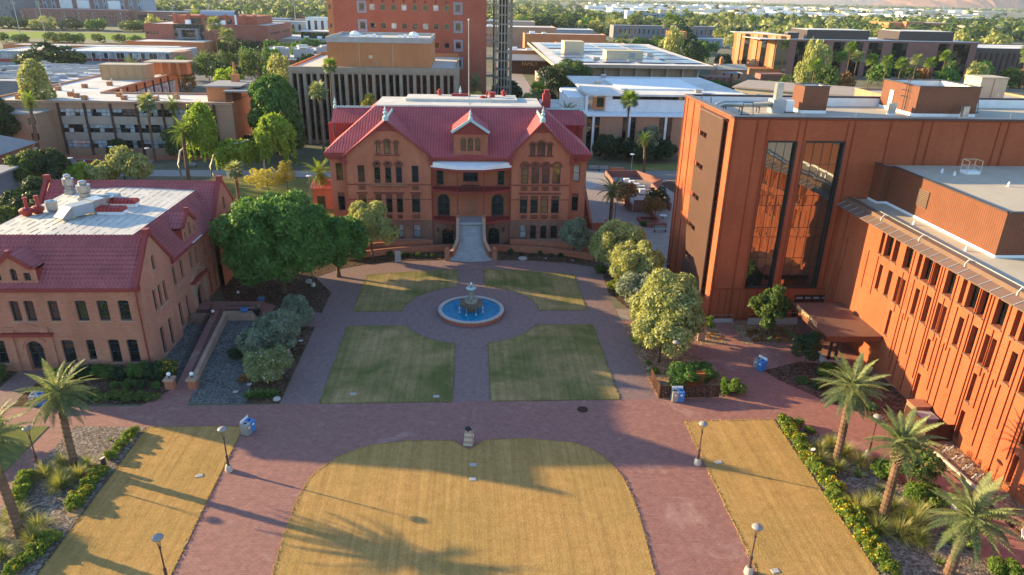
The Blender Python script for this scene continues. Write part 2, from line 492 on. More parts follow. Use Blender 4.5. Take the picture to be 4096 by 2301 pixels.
# ------------------------------------------------------------------ mesh helpers
class MB:
 def __init__(s):
  s.v = []
  s.f = []
 def add(s, vs, fs):
  k = len(s.v)
  s.v += [tuple(p) for p in vs]
  s.f += [tuple(i+k for i in f) for f in fs]
  return s
 def box(s, x0, x1, y0, y1, z0, z1):
  return s.add([(x0, y0, z0), (x1, y0, z0), (x1, y1, z0), (x0, y1, z0), (x0, y0, z1), (x1, y0, z1), (x1, y1, z1), (x0, y1, z1)],
      [(0, 3, 2, 1), (4, 5, 6, 7), (0, 1, 5, 4), (1, 2, 6, 5), (2, 3, 7, 6), (3, 0, 4, 7)])
 def prism(s, poly, z0, z1, bottom=True):
  n = len(poly)
  zt = z1 if callable(z1) else (lambda x, y: z1)
  vs = [(x, y, z0) for x, y in poly] + [(x, y, zt(x, y)) for x, y in poly]
  fs = [tuple(range(n, 2*n))] + [(i, (i+1) % n, n+(i+1) % n, n+i) for i in range(n)]
  if bottom:
   fs.append(tuple(reversed(range(n))))
  return s.add(vs, fs)
 def poly(s, pts):
  return s.add(pts, [tuple(range(len(pts)))])
 def cyl(s, x, y, z0, z1, r0, r1=None, seg=12, caps=True):
  r1 = r0 if r1 is None else r1
  vs = []
  for z, r in ((z0, r0), (z1, r1)):
   vs += [(x+r*math.cos(2*PI*i/seg), y+r*math.sin(2*PI*i/seg), z) for i in range(seg)]
  fs = [(i, (i+1) % seg, seg+(i+1) % seg, seg+i) for i in range(seg)]
  if caps:
   fs += [tuple(reversed(range(seg))), tuple(range(seg, 2*seg))]
  return s.add(vs, fs)
 def lathe(s, x, y, prof, seg=16):
  vs = []
  for z, r in prof:
   vs += [(x+r*math.cos(2*PI*i/seg), y+r*math.sin(2*PI*i/seg), z) for i in range(seg)]
  fs = []
  for j in range(len(prof)-1):
   fs += [(j*seg+i, j*seg+(i+1) % seg, (j+1)*seg+(i+1) % seg, (j+1)*seg+i) for i in range(seg)]
  fs += [tuple(reversed(range(seg))), tuple(range((len(prof)-1)*seg, len(prof)*seg))]
  return s.add(vs, fs)
 def tube(s, pts, r, seg=6):
  pts = [Vector(p) for p in pts]
  rs = r if isinstance(r, (list, tuple)) else [r]*len(pts)
  vs = []
  for i, p in enumerate(pts):
   d = (pts[min(i+1, len(pts)-1)] - pts[max(i-1, 0)])
   d = d.normalized() if d.length > 1e-6 else Vector((0, 0, 1))
   a = Vector((0, 0, 1)).cross(d)
   a = a.normalized() if a.length > 0.05 else Vector((1, 0, 0))
   b = d.cross(a).normalized()
   vs += [tuple(p + (a*math.cos(2*PI*k/seg) + b*math.sin(2*PI*k/seg))*rs[i]) for k in range(seg)]
  fs = []
  for j in range(len(pts)-1):
   fs += [(j*seg+i, j*seg+(i+1) % seg, (j+1)*seg+(i+1) % seg, (j+1)*seg+i) for i in range(seg)]
  fs += [tuple(reversed(range(seg))), tuple(range((len(pts)-1)*seg, len(pts)*seg))]
  return s.add(vs, fs)
 def bar(s, a, b, w, h=None):
  """rectangular bar from a to b (any direction), width w, height h"""
  h = w if h is None else h
  a, b = Vector(a), Vector(b)
  d = (b-a).normalized()
  u = Vector((0, 0, 1)).cross(d)
  u = u.normalized() if u.length > 0.05 else Vector((1, 0, 0))
  t = d.cross(u).normalized()
  vs = []
  for p in (a, b):
   for i, j in ((-1, -1), (1, -1), (1, 1), (-1, 1)):
    vs.append(tuple(p+u*(i*w/2)+t*(j*h/2)))
  return s.add(vs, [(0, 1, 5, 4), (1, 2, 6, 5), (2, 3, 7, 6), (3, 0, 4, 7), (3, 2, 1, 0), (4, 5, 6, 7)])
 def ball(s, x, y, z, r, seg=10, rings=6, rz=None):
  rz = rz or r
  prof = [(z-rz*math.cos(PI*i/rings), max(0.001, r*math.sin(PI*i/rings))) for i in range(rings+1)]
  return s.lathe(x, y, prof, seg)
 def mesh(s, name):
  me = bpy.data.meshes.new(name)
  me.from_pydata(s.v, [], s.f)
  me.update()
  return me
def link(o, parent=None):
 col.objects.link(o)
 if parent is not None:
  o.parent = parent
 return o
def wloc(o):
 p = Vector(o.location)
 while o.parent is not None:
  o = o.parent
  p += Vector(o.location)
 return p
def tag(o, label=None, cat=None, group=None, kind=None):
 if label: o['label'] = label
 if cat: o['category'] = cat
 if group: o['group'] = group
 if kind: o['kind'] = kind
 return o
def thing(name, loc, label, cat, group=None, rz=0.0):
 o = bpy.data.objects.new(name, None)
 o.location = loc if len(loc) == 3 else (loc[0], loc[1], 0)
 o.rotation_euler = (0, 0, rz)
 o.empty_display_size = 0.3
 link(o)
 return tag(o, label, cat, group)
def part(name, mb, mat, parent, world_coords=True, smooth=False):
 """a mesh part; with world_coords the builder's vertices are world positions"""
 me = mb.mesh(name) if isinstance(mb, MB) else mb
 if isinstance(mb, MB) and world_coords and parent is not None:
  off = wloc(parent)
  me.transform(Matrix.Translation(-off))
 if mat is not None and not me.materials:
  me.materials.append(M[mat] if isinstance(mat, str) else mat)
 if smooth:
  me.shade_smooth()
 o = bpy.data.objects.new(name, me)
 return link(o, parent)
def structure(name, mb, mat):
 o = part(name, mb, mat, None)
 o['kind'] = 'structure'
 return o
def copy_tree(o, parent=None):
 c = o.copy()
 col.objects.link(c)
 c.parent = parent
 for ch in o.children:
  copy_tree(ch, c)
 return c
def place(proto, used, loc, rz=0.0, sc=1.0, label=None, group=None):
 """first call uses the prototype itself, later ones copy the thing and its parts"""
 o = proto if not used else copy_tree(proto)
 used.append(1)
 o.location = (loc[0], loc[1], loc[2] if len(loc) > 2 else 0)
 o.rotation_euler = (0, 0, rz)
 o.scale = (sc, sc, sc) if not isinstance(sc, tuple) else sc
 if label: o['label'] = label
 if group: o['group'] = group
 return o
ORD = ['first', 'second', 'third', 'fourth', 'fifth', 'sixth', 'seventh', 'eighth', 'ninth', 'tenth', 'eleventh', 'twelfth',
  'thirteenth', 'fourteenth', 'fifteenth', 'sixteenth', 'seventeenth', 'eighteenth', 'nineteenth', 'twentieth',
  'twenty-first', 'twenty-second', 'twenty-third', 'twenty-fourth']
# ---- walls with real openings, built in a local frame: u along +X, outward -Y
ANG = {'S': 0.0, 'E': PI/2, 'N': PI, 'W': -PI/2}
def wall_mb(L, z0, top, openings, depth=0.25, breaks=()):
 """front face with openings; openings: (u0,u1,za,zb,arch) ; top: number or function of u"""
 tf = top if callable(top) else (lambda u: top)
 us = {0.0, L}
 for b in breaks: us.add(b)
 for o in openings:
  us.add(max(0, o[0])); us.add(min(L, o[1]))
 us = sorted(us)
 mb = MB()
 for a, b in zip(us[:-1], us[1:]):
  if b-a < 1e-4: continue
  m = (a+b)/2
  zs = z0
  for o in sorted([o for o in openings if o[0] <= m <= o[1]], key=lambda o: o[2]):
   if o[2] > zs+1e-4:
    mb.poly([(a, 0, zs), (b, 0, zs), (b, 0, o[2]), (a, 0, o[2])])
   zs = max(zs, o[3])
  mb.poly([(a, 0, zs), (b, 0, zs), (b, 0, tf(b)), (a, 0, tf(a))])
 for o in openings:
  u0, u1, za, zb = o[:4]
  arch = o[4] if len(o) > 4 else 0
  prof = [(u0, zb-arch*(u1-u0)/2)] if arch else [(u0, zb), (u1, zb)]
  if arch:
   n = 8
   r = (u1-u0)/2
   pts = [(u0+r-r*math.cos(PI*i/n), zb-arch*r+arch*r*math.sin(PI*i/n)) for i in range(n+1)]
   left = [(u0, zb)] + [p for p in pts[:n//2+1]]
   mb.poly([(u, 0, z) for u, z in [(u0, zb)]+pts[n//2::-1]])
   mb.poly([(u, 0, z) for u, z in [(u1, zb)]+pts[n//2:]][::-1])
   prof = pts
  loop = [(u0, za)] + prof + [(u1, za)]
  for (p, q) in zip(loop, loop[1:]+loop[:1]):
   mb.poly([(p[0], 0, p[1]), (q[0], 0, q[1]), (q[0], depth, q[1]), (p[0], depth, p[1])])
 return mb
_wc = {}
def window_meshes(w, h, arch, cols, rows, fw, fd, gl, frame, lat):
 key = (round(w, 2), round(h, 2), arch, cols, rows, fw, gl, frame, lat)
 if key in _wc: return _wc[key]
 mb = MB()
 r = w/2
 def outline(ins):
  if arch:
   n = 8
   a = [(r-(r-ins)*math.cos(PI*i/n), h-arch*r+arch*(r-ins)*math.sin(PI*i/n)) for i in range(n+1)]
  else:
   a = [(ins, h-ins), (w-ins, h-ins)]
  return [(ins, ins)] + a + [(w-ins, ins)]
 o, i = outline(0.0), outline(fw)
 n = len(o)
 for k in range(n):
  j = (k+1) % n
  mb.poly([(o[k][0], 0, o[k][1]), (o[j][0], 0, o[j][1]), (i[j][0], 0, i[j][1]), (i[k][0], 0, i[k][1])])
  mb.poly([(i[k][0], 0, i[k][1]), (i[j][0], 0, i[j][1]), (i[j][0], fd, i[j][1]), (i[k][0], fd, i[k][1])])
 hs = h - (arch*r if arch else 0)
 for c in range(1, cols):
  x = w*c/cols
  mb.box(x-fw*.35, x+fw*.35, 0.01, fd, fw, (h-fw) if not arch else h-fw*1.2)
 for c in (rows if isinstance(rows, (list, tuple)) else [k/rows for k in range(1, rows)]):
  z = h*c
  mb.box(fw, w-fw, 0.005, fd, z-fw*.4, z+fw*.4)
 fm = mb.mesh('window')
 fm.materials.append(M[frame])
 pb = MB()
 pb.poly([(x, fd*.8, z) for x, z in outline(fw*.5)])
 pm = pb.mesh('pane')
 pm.materials.append(M[gl])
 lm = None
 if lat:
  lb = MB()
  zt = h*lat
  k = 7
  for q in range(-k, k+1):
   x0 = w*q/k
   for sgn in (1, -1):
    a, b = (x0, zt), (x0+sgn*(h-zt), h)
    if sgn < 0: a, b = (x0+(h-zt), zt), (x0, h)
    # clip to frame
    def cl(p, q2):
     (xa, za), (xb, zb) = p, q2
     for lim, side in ((fw, 0), (w-fw, 1)):
      if side == 0:
       if xa < lim and xb < lim: return None
       if xa < lim: t = (lim-xa)/(xb-xa); xa, za = lim, za+t*(zb-za)
       if xb < lim: t = (lim-xa)/(xb-xa); xb, zb = lim, za+t*(zb-za)
      else:
       if xa > lim and xb > lim: return None
       if xa > lim: t = (lim-xb)/(xa-xb); xa, za = lim, zb+t*(za-zb)
       if xb > lim: t = (lim-xa)/(xb-xa); xb, zb = lim, za+t*(zb-za)
     return (xa, za), (xb, zb)
    c2 = cl(a, b)
    if c2 and abs(c2[0][0]-c2[1][0]) > 0.03:
     z1, z2 = c2[0][1], c2[1][1]
     if arch:
      xm = (c2[0][0]+c2[1][0])/2
      if max(z1, z2) > h-r+math.sqrt(max(0, r*r-(xm-r)**2)): continue
     lb.bar((c2[0][0], -0.01, z1), (c2[1][0], -0.01, z2), 0.04, 0.05)
  if lb.v:
   lm = lb.mesh('lattice')
   lm.materials.append(M['om_trim'])
 _wc[key] = (fm, pm, lm)
 return _wc[key]
class Wall:
 """a wall plane: start point, facing; makes a wall part with openings and windows in them"""
 def __init__(s, parent, x, y, face, L, z0=0.0):
  s.p, s.x, s.y, s.face, s.L, s.z0 = parent, x, y, face, L, z0
  s.ang = ANG[face] if isinstance(face, str) else face
  s.off = wloc(parent)
  s.open = []
  s.wins = []
 def at(s, u, d, z):
  c, sn = math.cos(s.ang), math.sin(s.ang)
  return (s.x+u*c-d*sn, s.y+u*sn+d*c, z)
 def put(s, name, mb, mat, smooth=False):
  """mb in local wall coordinates (u, depth, z absolute)"""
  o = part(name, mb, mat, s.p, world_coords=False, smooth=smooth)
  o.location = Vector((s.x, s.y, 0)) - s.off
  o.rotation_euler = (0, 0, s.ang)
  return o
 def win(s, u0, u1, za, zb, arch=0, cols=1, rows=2, fw=0.09, depth=0.22, gl='glass', frame='teal', lat=0, sill=None, name='window'):
  s.open.append((u0, u1, za, zb, arch))
  fm, pm, lm = window_meshes(u1-u0, zb-za, arch, cols, rows if not isinstance(rows, list) else tuple(rows), fw, 0.08, gl, frame, lat)
  o = bpy.data.objects.new(name, fm)
  link(o, s.p)
  o.location = Vector(s.at(u0, depth, za)) - s.off
  o.rotation_euler = (0, 0, s.ang)
  q = bpy.data.objects.new('pane', pm); link(q, o)
  if lm:
   q = bpy.data.objects.new('lattice', lm); link(q, o)
  if sill:
   sb = MB().box(-0.1, u1-u0+0.1, -depth-0.1, -0.003, -0.14, -0.003)
   q = bpy.data.objects.new('sill', sb.mesh('sill')); q.data.materials.append(M[sill]); link(q, o)
  return o
 def build(s, mat, top, depth=0.25, breaks=(), name='wall', thick=0.0):
  mb = wall_mb(s.L, s.z0, top, s.open, depth, breaks)
  return s.put(name, mb, mat)
def arch_ring(mb, uc, zc, r, w=0.22, d=0.06, arch=1.0, n=8):
 for i in range(n):
  a, b = PI*i/n, PI*(i+1)/n
  p = [(uc-(r)*math.cos(a), zc+r*math.sin(a)), (uc-r*math.cos(b), zc+r*math.sin(b)),
    (uc-(r+w)*math.cos(b), zc+(r+w)*math.sin(b)), (uc-(r+w)*math.cos(a), zc+(r+w)*math.sin(a))]
  vs = [(x, -d, z) for x, z in p] + [(x, 0.0, z) for x, z in p]
  mb.add(vs, [(0, 1, 2, 3), (0, 4, 5, 1), (1, 5, 6, 2), (2, 6, 7, 3), (3, 7, 4, 0)])
def text_mesh(s, size, extrude=0.03, name='letters'):
 cu = bpy.data.curves.new(name, 'FONT')
 cu.body = s
 cu.size = size
 cu.extrude = extrude
 cu.align_x = 'CENTER'
 o = bpy.data.objects.new(name, cu)
 col.objects.link(o)
 bpy.context.view_layer.update()
 dg = bpy.context.evaluated_depsgraph_get()
 me = bpy.data.meshes.new_from_object(o.evaluated_get(dg))
 bpy.data.objects.remove(o)
 bpy.data.curves.remove(cu)
 me.name = name
 return me
# ------------------------------------------------------------------ plants
rs = np.random.RandomState(3)
def quads_mesh(name, centers, normals, size, mats, midx=None, aspect=1.6, tri=False):
 """many small leaf faces (numpy)"""
 n = len(centers)
 t = rs.normal(size=(n, 3))
 u = np.cross(normals, t); u /= (np.linalg.norm(u, axis=1, keepdims=True)+1e-9)
 v = np.cross(normals, u); v /= (np.linalg.norm(v, axis=1, keepdims=True)+1e-9)
 s = size*(0.6+0.8*rs.rand(n, 1))
 a = centers - u*s*aspect*.5
 b = centers - v*s*.5 + u*s*0.05
 c = centers + u*s*aspect*.5
 d = centers + v*s*.5 + u*s*0.05
 vs = np.stack([a, b, c, d], 1).reshape(-1, 3)
 me = bpy.data.meshes.new(name)
 me.vertices.add(n*4); me.loops.add(n*4); me.polygons.add(n)
 me.vertices.foreach_set('co', vs.astype(np.float32).ravel())
 me.loops.foreach_set('vertex_index', np.arange(n*4, dtype=np.int32))
 me.polygons.foreach_set('loop_start', np.arange(0, n*4, 4, dtype=np.int32))
 me.polygons.foreach_set('loop_total', np.full(n, 4, dtype=np.int32))
 for m in mats:
  me.materials.append(M[m] if isinstance(m, str) else m)
 if midx is not None:
  me.polygons.foreach_set('material_index', midx.astype(np.int32))
 me.update()
 me.validate()
 return me
def blob_points(blobs, n, shell=0.35, droop=0.0, flat=0.0):
 """points on lumpy ellipsoids; blobs: (x,y,z,rx,ry,rz)"""
 bl = np.array(blobs, float)
 area = (bl[:, 3]*bl[:, 4]+bl[:, 3]*bl[:, 5]+bl[:, 4]*bl[:, 5])
 k = rs.choice(len(bl), size=n, p=area/area.sum())
 d = rs.normal(size=(n, 3)); d /= np.linalg.norm(d, axis=1, keepdims=True)
 d[:, 2] = np.where(rs.rand(n) < 0.35, np.abs(d[:, 2]), d[:, 2])
 rr = 1.0 - shell*rs.rand(n, 1)**1.5 + 0.07*rs.normal(size=(n, 1))
 p = bl[k, :3] + d*bl[k, 3:6]*rr
 # drop points deep inside the crown
 inside = np.zeros(n, int)
 for b in bl:
  q = (p-b[:3])/(b[3:6]*0.72)
  inside += ((q*q).sum(1) < 1)
 keep = (inside == 0) | (rs.rand(n) < 0.12)
 return p[keep], d[keep]
def crown_blobs(R, H, zc, k, lump=0.42, seed=1, flat=1.0, bias=0.0):
 r = random.Random(seed)
 out = [(0, 0, zc, R*.5, R*.5, H*.3)]
 for i in range(k):
  a = 2.39996*i + r.uniform(-.4, .4)
  t = (i+.5)/k
  el = math.asin(1-1.75*t)
  q = r.uniform(.58, .86)
  x, y, z = math.cos(a)*math.cos(el)*R*q, math.sin(a)*math.cos(el)*R*q, math.sin(el)*H*.5*q
  s = lump*r.uniform(.65, 1.25)
  out.append((x, y, zc+z, R*s, R*s, R*s*flat*min(1, H/(2*R)+.2)))
 return out
def leaf_normals(p, d, jitter=0.9):
 n = d + jitter*rs.normal(size=d.shape)
 n[:, 2] += 0.25
 return n/(np.linalg.norm(n, axis=1, keepdims=True)+1e-9)
def crown_mesh(name, blobs, n, size, mat, jitter=0.9, extra=None, aspect=1.6):
 p, d = blob_points(blobs, n)
 nn = leaf_normals(p, d, jitter)
 mats = [mat]
 idx = None
 if extra:
  mats.append(extra[0])
  idx = (rs.rand(len(p)) < extra[1]*(d[:, 2] > -0.1)).astype(int)
 return quads_mesh(name, p, nn, size, mats, idx, aspect)
def trunk_mb(h, r, forks=3, lean=(0, 0), spread=1.5, crown=3.0, seed=0):
 q = random.Random(seed)
 mb = MB()
 top = (lean[0], lean[1], h)
 mb.tube([(0, 0, -0.15), (lean[0]*.2, lean[1]*.2, h*.3), (lean[0]*.6, lean[1]*.6, h*.7), top], [r*1.25, r, r*.85, r*.75], 8)
 for i in range(forks):
  a = 2*PI*i/forks + q.uniform(-.5, .5)
  L = crown*q.uniform(.7, 1.0)
  s = spread*q.uniform(.6, 1.1)
  p0 = (lean[0]*.8, lean[1]*.8, h*.85)
  p1 = (lean[0]+math.cos(a)*s*.5, lean[1]+math.sin(a)*s*.5, h+L*.4)
  p2 = (lean[0]+math.cos(a)*s, lean[1]+math.sin(a)*s, h+L)
  mb.tube([p0, p1, p2], [r*.6, r*.42, r*.15], 6)
 return mb
def tree_thing(name, loc, h, r, mat, label, cat='tree', group=None, n=9000, size=0.3, k=16, lump=.42, trunk=None, seed=1,
    bark='bark', extra=None, flat=1.0, aspect=1.6, th=None, tr=None, forks=4, lean=(0, 0), ch=None, jitter=.9):
 t = thing(name, (loc[0], loc[1], 0), label, cat, group)
 ch = ch or h*.78
 zc = h-ch/2
 cr = crown_mesh('crown', crown_blobs(r, ch, zc, k, lump, seed, flat), n, size, mat, extra=extra, aspect=aspect, jitter=jitter)
 c = bpy.data.objects.new('crown', cr); link(c, t)
 c.location = (lean[0], lean[1], 0)
 tb = trunk_mb(th or max(.4, zc-ch*.28), tr or max(.06, h*.022), forks, lean, r*.5, ch*.4, seed)
 part('trunk', tb, bark, t, world_coords=False, smooth=True)
 return t
def willow_crown(R, H, zc, n, mat, seed=0, strands=70):
 """hanging strands of leaves"""
 q = random.Random(seed)
 P, D = [], []
 for i in range(strands):
  a = q.uniform(0, 2*PI); rr = R*math.sqrt(q.random())
  x, y = rr*math.cos(a), rr*math.sin(a)
  zt = zc + H*.5*math.sqrt(max(0.02, 1-(rr/R)**2))*q.uniform(.7, 1.05)
  ln = H*q.uniform(.3, .75)
  m = int(n/strands)
  t = rs.rand(m)
  w = R*.09*(1.2-t)
  P.append(np.stack([x+math.cos(a)*R*.08*np.sqrt(t)+rs.normal(size=m)*w, y+math.sin(a)*R*.08*np.sqrt(t)+rs.normal(size=m)*w, zt-ln*t+rs.normal(size=m)*.1], 1))
  D.append(np.tile([math.cos(a), math.sin(a), .3], (m, 1)))
 p = np.concatenate(P); d = np.concatenate(D)
 return quads_mesh('crown', p, leaf_normals(p, d, .8), 0.36, [mat], None, 2.0)
def frond_mesh(L=3.6, droop=1.0, pairs=34, mat='leaf_palm', width=0.55, name='frond', lift=0.0):
 """feather frond along +X, starting at the origin, arching down"""
 mb = MB()
 def P(t):
  return Vector((L*(t-0.12*t*t*droop), 0, L*(lift*t-0.42*droop*t*t)))
 mb.tube([P(0), P(.35), P(.7), P(1)], [.045, .035, .02, .008], 4)
 for i in range(pairs):
  t = 0.14+0.85*i/(pairs-1)
  p = P(t)
  ln = width*math.sin(PI*min(1, .18+t*.86))**.6*(1.15-t*.45)
  for sgn in (1, -1):
   fw = rnd.uniform(.25, .55)
   tip = p + Vector((ln*fw, sgn*ln*.85, -ln*rnd.uniform(.12, .45)))
   w = 0.05
   mb.add([p+Vector((-w, 0, 0)), p+Vector((w, 0, 0)), p*.45+tip*.55+Vector((w*.8, 0, .03)), tip, p*.45+tip*.55+Vector((-w*.8, 0, .03))], [(0, 1, 2, 3, 4)])
 me = mb.mesh(name)
 me.materials.append(M[mat])
 return me
def fan_mesh(L=1.7, mat='leaf_palm', spikes=11, petiole=0.55, name='frond'):
 mb = MB()
 c = Vector((L*petiole, 0, 0.0))
 mb.tube([(0, 0, 0), c], [.03, .02], 4)
 for i in range(spikes):
  a = -1.9+3.8*i/(spikes-1)
  r = L*(1-petiole)*1.5*(1-.18*abs(a)/1.9)
  tip = c+Vector((math.cos(a)*r, math.sin(a)*r, -.28*r))
  m = c+Vector((math.cos(a)*r*.6, math.sin(a)*r*.6, -.03))
  s = Vector((-math.sin(a), math.cos(a), 0))*r*.11
  mb.add([c, m-s, tip, m+s], [(0, 1, 2, 3)])
 me = mb.mesh(name)
 me.materials.append(M[mat])
 return me
def palm_trunk_mb(h, r0, r1, rings=None, lean=(0, 0), knob=0.0, seg=10):
 n = rings or max(6, int(h/0.22))
 pts, rr = [], []
 for i in range(n+1):
  t = i/n
  pts.append((lean[0]*t*t, lean[1]*t*t, h*t-0.15*(i == 0)))
  b = r0+(r1-r0)*t
  rr.append(b*(1.1 if i % 2 else 0.9))
 return MB().tube(pts, rr, seg)
_fronds = {}
def fronds_for(kind):
 if kind in _fronds: return _fronds[kind]
 if kind == 'date':
  f = [frond_mesh(4.1, .8, 36, 'leaf_palm', .66), frond_mesh(4.0, 1.05, 34, 'leaf_palm', .62), frond_mesh(3.8, 1.3, 32, 'leaf_palmd', .6)]
 elif kind == 'datefar':
  f = [frond_mesh(3.9, .8, 16, 'leaf_palmd', .7), frond_mesh(3.6, 1.3, 15, 'leaf_palmd', .65)]
 elif kind == 'datebright':
  f = [frond_mesh(3.7, .9, 20, 'leaf_palmg', .6), frond_mesh(3.5, 1.4, 18, 'leaf_palmg', .6)]
 elif kind == 'fan':
  f = [fan_mesh(2.0, 'leaf_palm'), fan_mesh(1.8, 'leaf_palmd')]
 elif kind == 'fangreen':
  f = [fan_mesh(2.0, 'leaf_palmg'), fan_mesh(1.8, 'leaf_palmd')]
 _fronds[kind] = f
 return f
def palm_thing(loc, h, label, kind='date', n=40, scale=1.0, lean=(0, 0), r0=.36, r1=.29, group=None, boots=True, up=80, down=-35, name='palm_tree',
    as_parts=True, skirt=0, seed=0, bark='palm_bark', bootlen=1.1, lights=False):
 q = random.Random(seed)
 t = thing(name, (loc[0], loc[1], 0), label, 'palm tree', group)
 part('trunk', palm_trunk_mb(h, r0, r1, lean=lean), bark, t, world_coords=False)
 cx, cy = lean
 if boots:
  b = MB()
  for i in range(int(46*bootlen)):
   a = 2.39996*i
   z = h-bootlen+bootlen*i/(46*bootlen)
   tt = z/h
   bx, by = lean[0]*tt*tt, lean[1]*tt*tt
   rr = r1*1.35+.16*math.sin(PI*(z-h+bootlen)/bootlen)
   b.bar((bx+math.cos(a)*rr*.55, by+math.sin(a)*rr*.55, z-.12), (bx+math.cos(a)*rr*1.18, by+math.sin(a)*rr*1.18, z+.2), .17, .08)
  part('leaf_bases', b, 'boot', t, world_coords=False)
 fr = fronds_for(kind)
 allmb = []
 mats = []
 for i in range(n):
  a = 2.39996*i
  t_ = i/(n-1)
  el = math.radians(up+(down-up)*t_**.7+q.uniform(-7, 7))
  k = min(len(fr)-1, int(t_*len(fr)))
  s = scale*q.uniform(.88, 1.08)
  mt = Matrix.Translation((cx, cy, h+.15+.35*(1-t_))) @ Matrix.Rotation(a, 4, 'Z') @ Matrix.Rotation(-el, 4, 'Y') @ Matrix.Rotation(q.uniform(-.5, .5), 4, 'X') @ Matrix.Scale(s, 4)
  if as_parts:
   o = bpy.data.objects.new('frond', fr[k])
   link(o, t)
   o.matrix_local = mt
  else:
   allmb.append((k, mt))
 if not as_parts:
  mb = MB()
  for k, mt in allmb:
   me = fr[k]
   mb.add([tuple(mt @ v.co) for v in me.vertices], [tuple(p.vertices) for p in me.polygons])
  part('crown', mb, fr[0].materials[0], t, world_coords=False)
 if skirt:
  mb = MB()
  for i in range(skirt):
   a = 2.39996*i
   z = h-.2-q.random()*1.6
   mb.add([(cx, cy, z+.3), (cx+math.cos(a)*.5-math.sin(a)*.15, cy+math.sin(a)*.5+math.cos(a)*.15, z-.5), (cx+math.cos(a)*.55, cy+math.sin(a)*.55, z-1.3), (cx+math.cos(a)*.5+math.sin(a)*.15, cy+math.sin(a)*.5-math.cos(a)*.15, z-.5)], [(0, 1, 2, 3)])
  part('dead_skirt', mb, 'dead', t, world_coords=False)
 return t
def tuft_mesh(n, L, spread, width, mats, name='blades', stiff=0.5, split=0.3):
 """arching grass blades, each a bent strip"""
 q = random.Random(n)
 mb = MB(); mi = []
 for i in range(n):
  a = q.uniform(0, 2*PI); e = math.radians(q.uniform(22, 86)); l = L*q.uniform(.65, 1.05)
  b = Vector((math.cos(a)*spread*q.random(), math.sin(a)*spread*q.random(), 0))
  d = Vector((math.cos(a)*math.cos(e), math.sin(a)*math.cos(e), math.sin(e)))
  m = b+d*l*.55
  tip = b+d*l+Vector((math.cos(a)*l*.12, math.sin(a)*l*.12, -l*(1-stiff)*.45*math.cos(e)))
  s = Vector((-math.sin(a), math.cos(a), 0))*width
  mb.add([b-s, b+s, m+s*.8, m-s*.8, tip], [(0, 1, 2, 3), (3, 2, 4)])
  k = 1 if q.random() < split else 0
  mi += [k, k]
 me = mb.mesh(name)
 for x in mats: me.materials.append(M[x])
 if len(mats) > 1:
  me.polygons.foreach_set('material_index', np.array(mi, dtype=np.int32))
 return me
def shrub_thing(name, loc, r, h, mat, label, cat='shrub', group=None, n=1500, size=.13, k=9, extra=None, ry=None, rz=0, seed=1, aspect=1.6, jitter=.9):
 t = thing(name, (loc[0], loc[1], 0), label, cat, group, rz=rz)
 bl = [(x, y*(ry/r if ry else 1), z, a, b*(ry/r if ry else 1), c) for x, y, z, a, b, c in crown_blobs(r, h, h*.5, k, .42, seed)]
 c = bpy.data.objects.new('foliage', crown_mesh('foliage', bl, n, size, mat, extra=extra, aspect=aspect, jitter=jitter)); link(c, t)
 mb = MB()
 q = random.Random(seed)
 for i in range(3):
  a = 2*PI*i/3
  mb.tube([(0, 0, -.05), (math.cos(a)*r*.25, math.sin(a)*r*.25, h*.4)], [.03, .015], 5)
 part('stem', mb, 'bark', t, world_coords=False)
 return t
# ------------------------------------------------------------------ ground and surfaces
structure('ground', MB().poly([(-16000, -300, 0), (16000, -300, 0), (16000, 24000, 0), (-16000, 24000, 0)]), 'ground')
def slab(name, poly, z, mat, z0=-0.02):
 return structure(name, MB().prism(poly, z0, z, bottom=False), mat)
Z1, Z2, Z3 = 0.006, 0.03, 0.05
slab('lower_plaza', [(-75, 28), (60, 28), (60, 62.25), (-75, 62.25)], Z1, 'pav_red')
slab('lower_plaza_extension', [(19.5, 62.25), (47, 62.25), (47, 81.5), (19.5, 81.5)], Z1, 'pav_red')
arcN = [(-20, 100.4), (-15.8, 102.5), (-10.1, 103.7), (-4.3, 104.1), (4.3, 104.1), (10.1, 103.7), (15.8, 102.5), (20.2, 100.4)]
slab('upper_plaza', [(-19.6, 62.25), (19.5, 62.25), (19.5, 91.2), (21, 97)] + arcN[::-1] + [(-23, 97), (-19.6, 91.2)], Z1, 'pav_grey')
R_C, CY = 9.2, 84.3
def lawn_quarter(sx, top):
 pts = []
 if top:
  a0, a1 = math.asin((84.8-CY)/R_C), math.acos(2.0/R_C)
  arc = [(R_C*math.cos(a0+(a1-a0)*i/12), CY+R_C*math.sin(a0+(a1-a0)*i/12)) for i in range(13)]
  pts = arc + [(2.0, 100.1), (5.5, 99.7), (9.0, 99.1), (12.3, 98.5), (15.6, 97.7), (15.6, 84.8)]
 else:
  a0, a1 = -math.acos(2.0/R_C), math.asin((80.35-CY)/R_C)
  arc = [(R_C*math.cos(a0+(a1-a0)*i/12), CY+R_C*math.sin(a0+(a1-a0)*i/12)) for i in range(13)]
  pts = [(2.0, 62.25)] + arc + [(15.6, 80.35), (15.6, 62.25)]
 return [(sx*x, y) for x, y in pts]
for nm, sx, tp in (('upper_right_lawn', 1, True), ('upper_left_lawn', -1, True), ('lower_right_lawn', 1, False), ('lower_left_lawn', -1, False)):
 slab(nm, lawn_quarter(sx, tp), Z3, 'lawn_green')
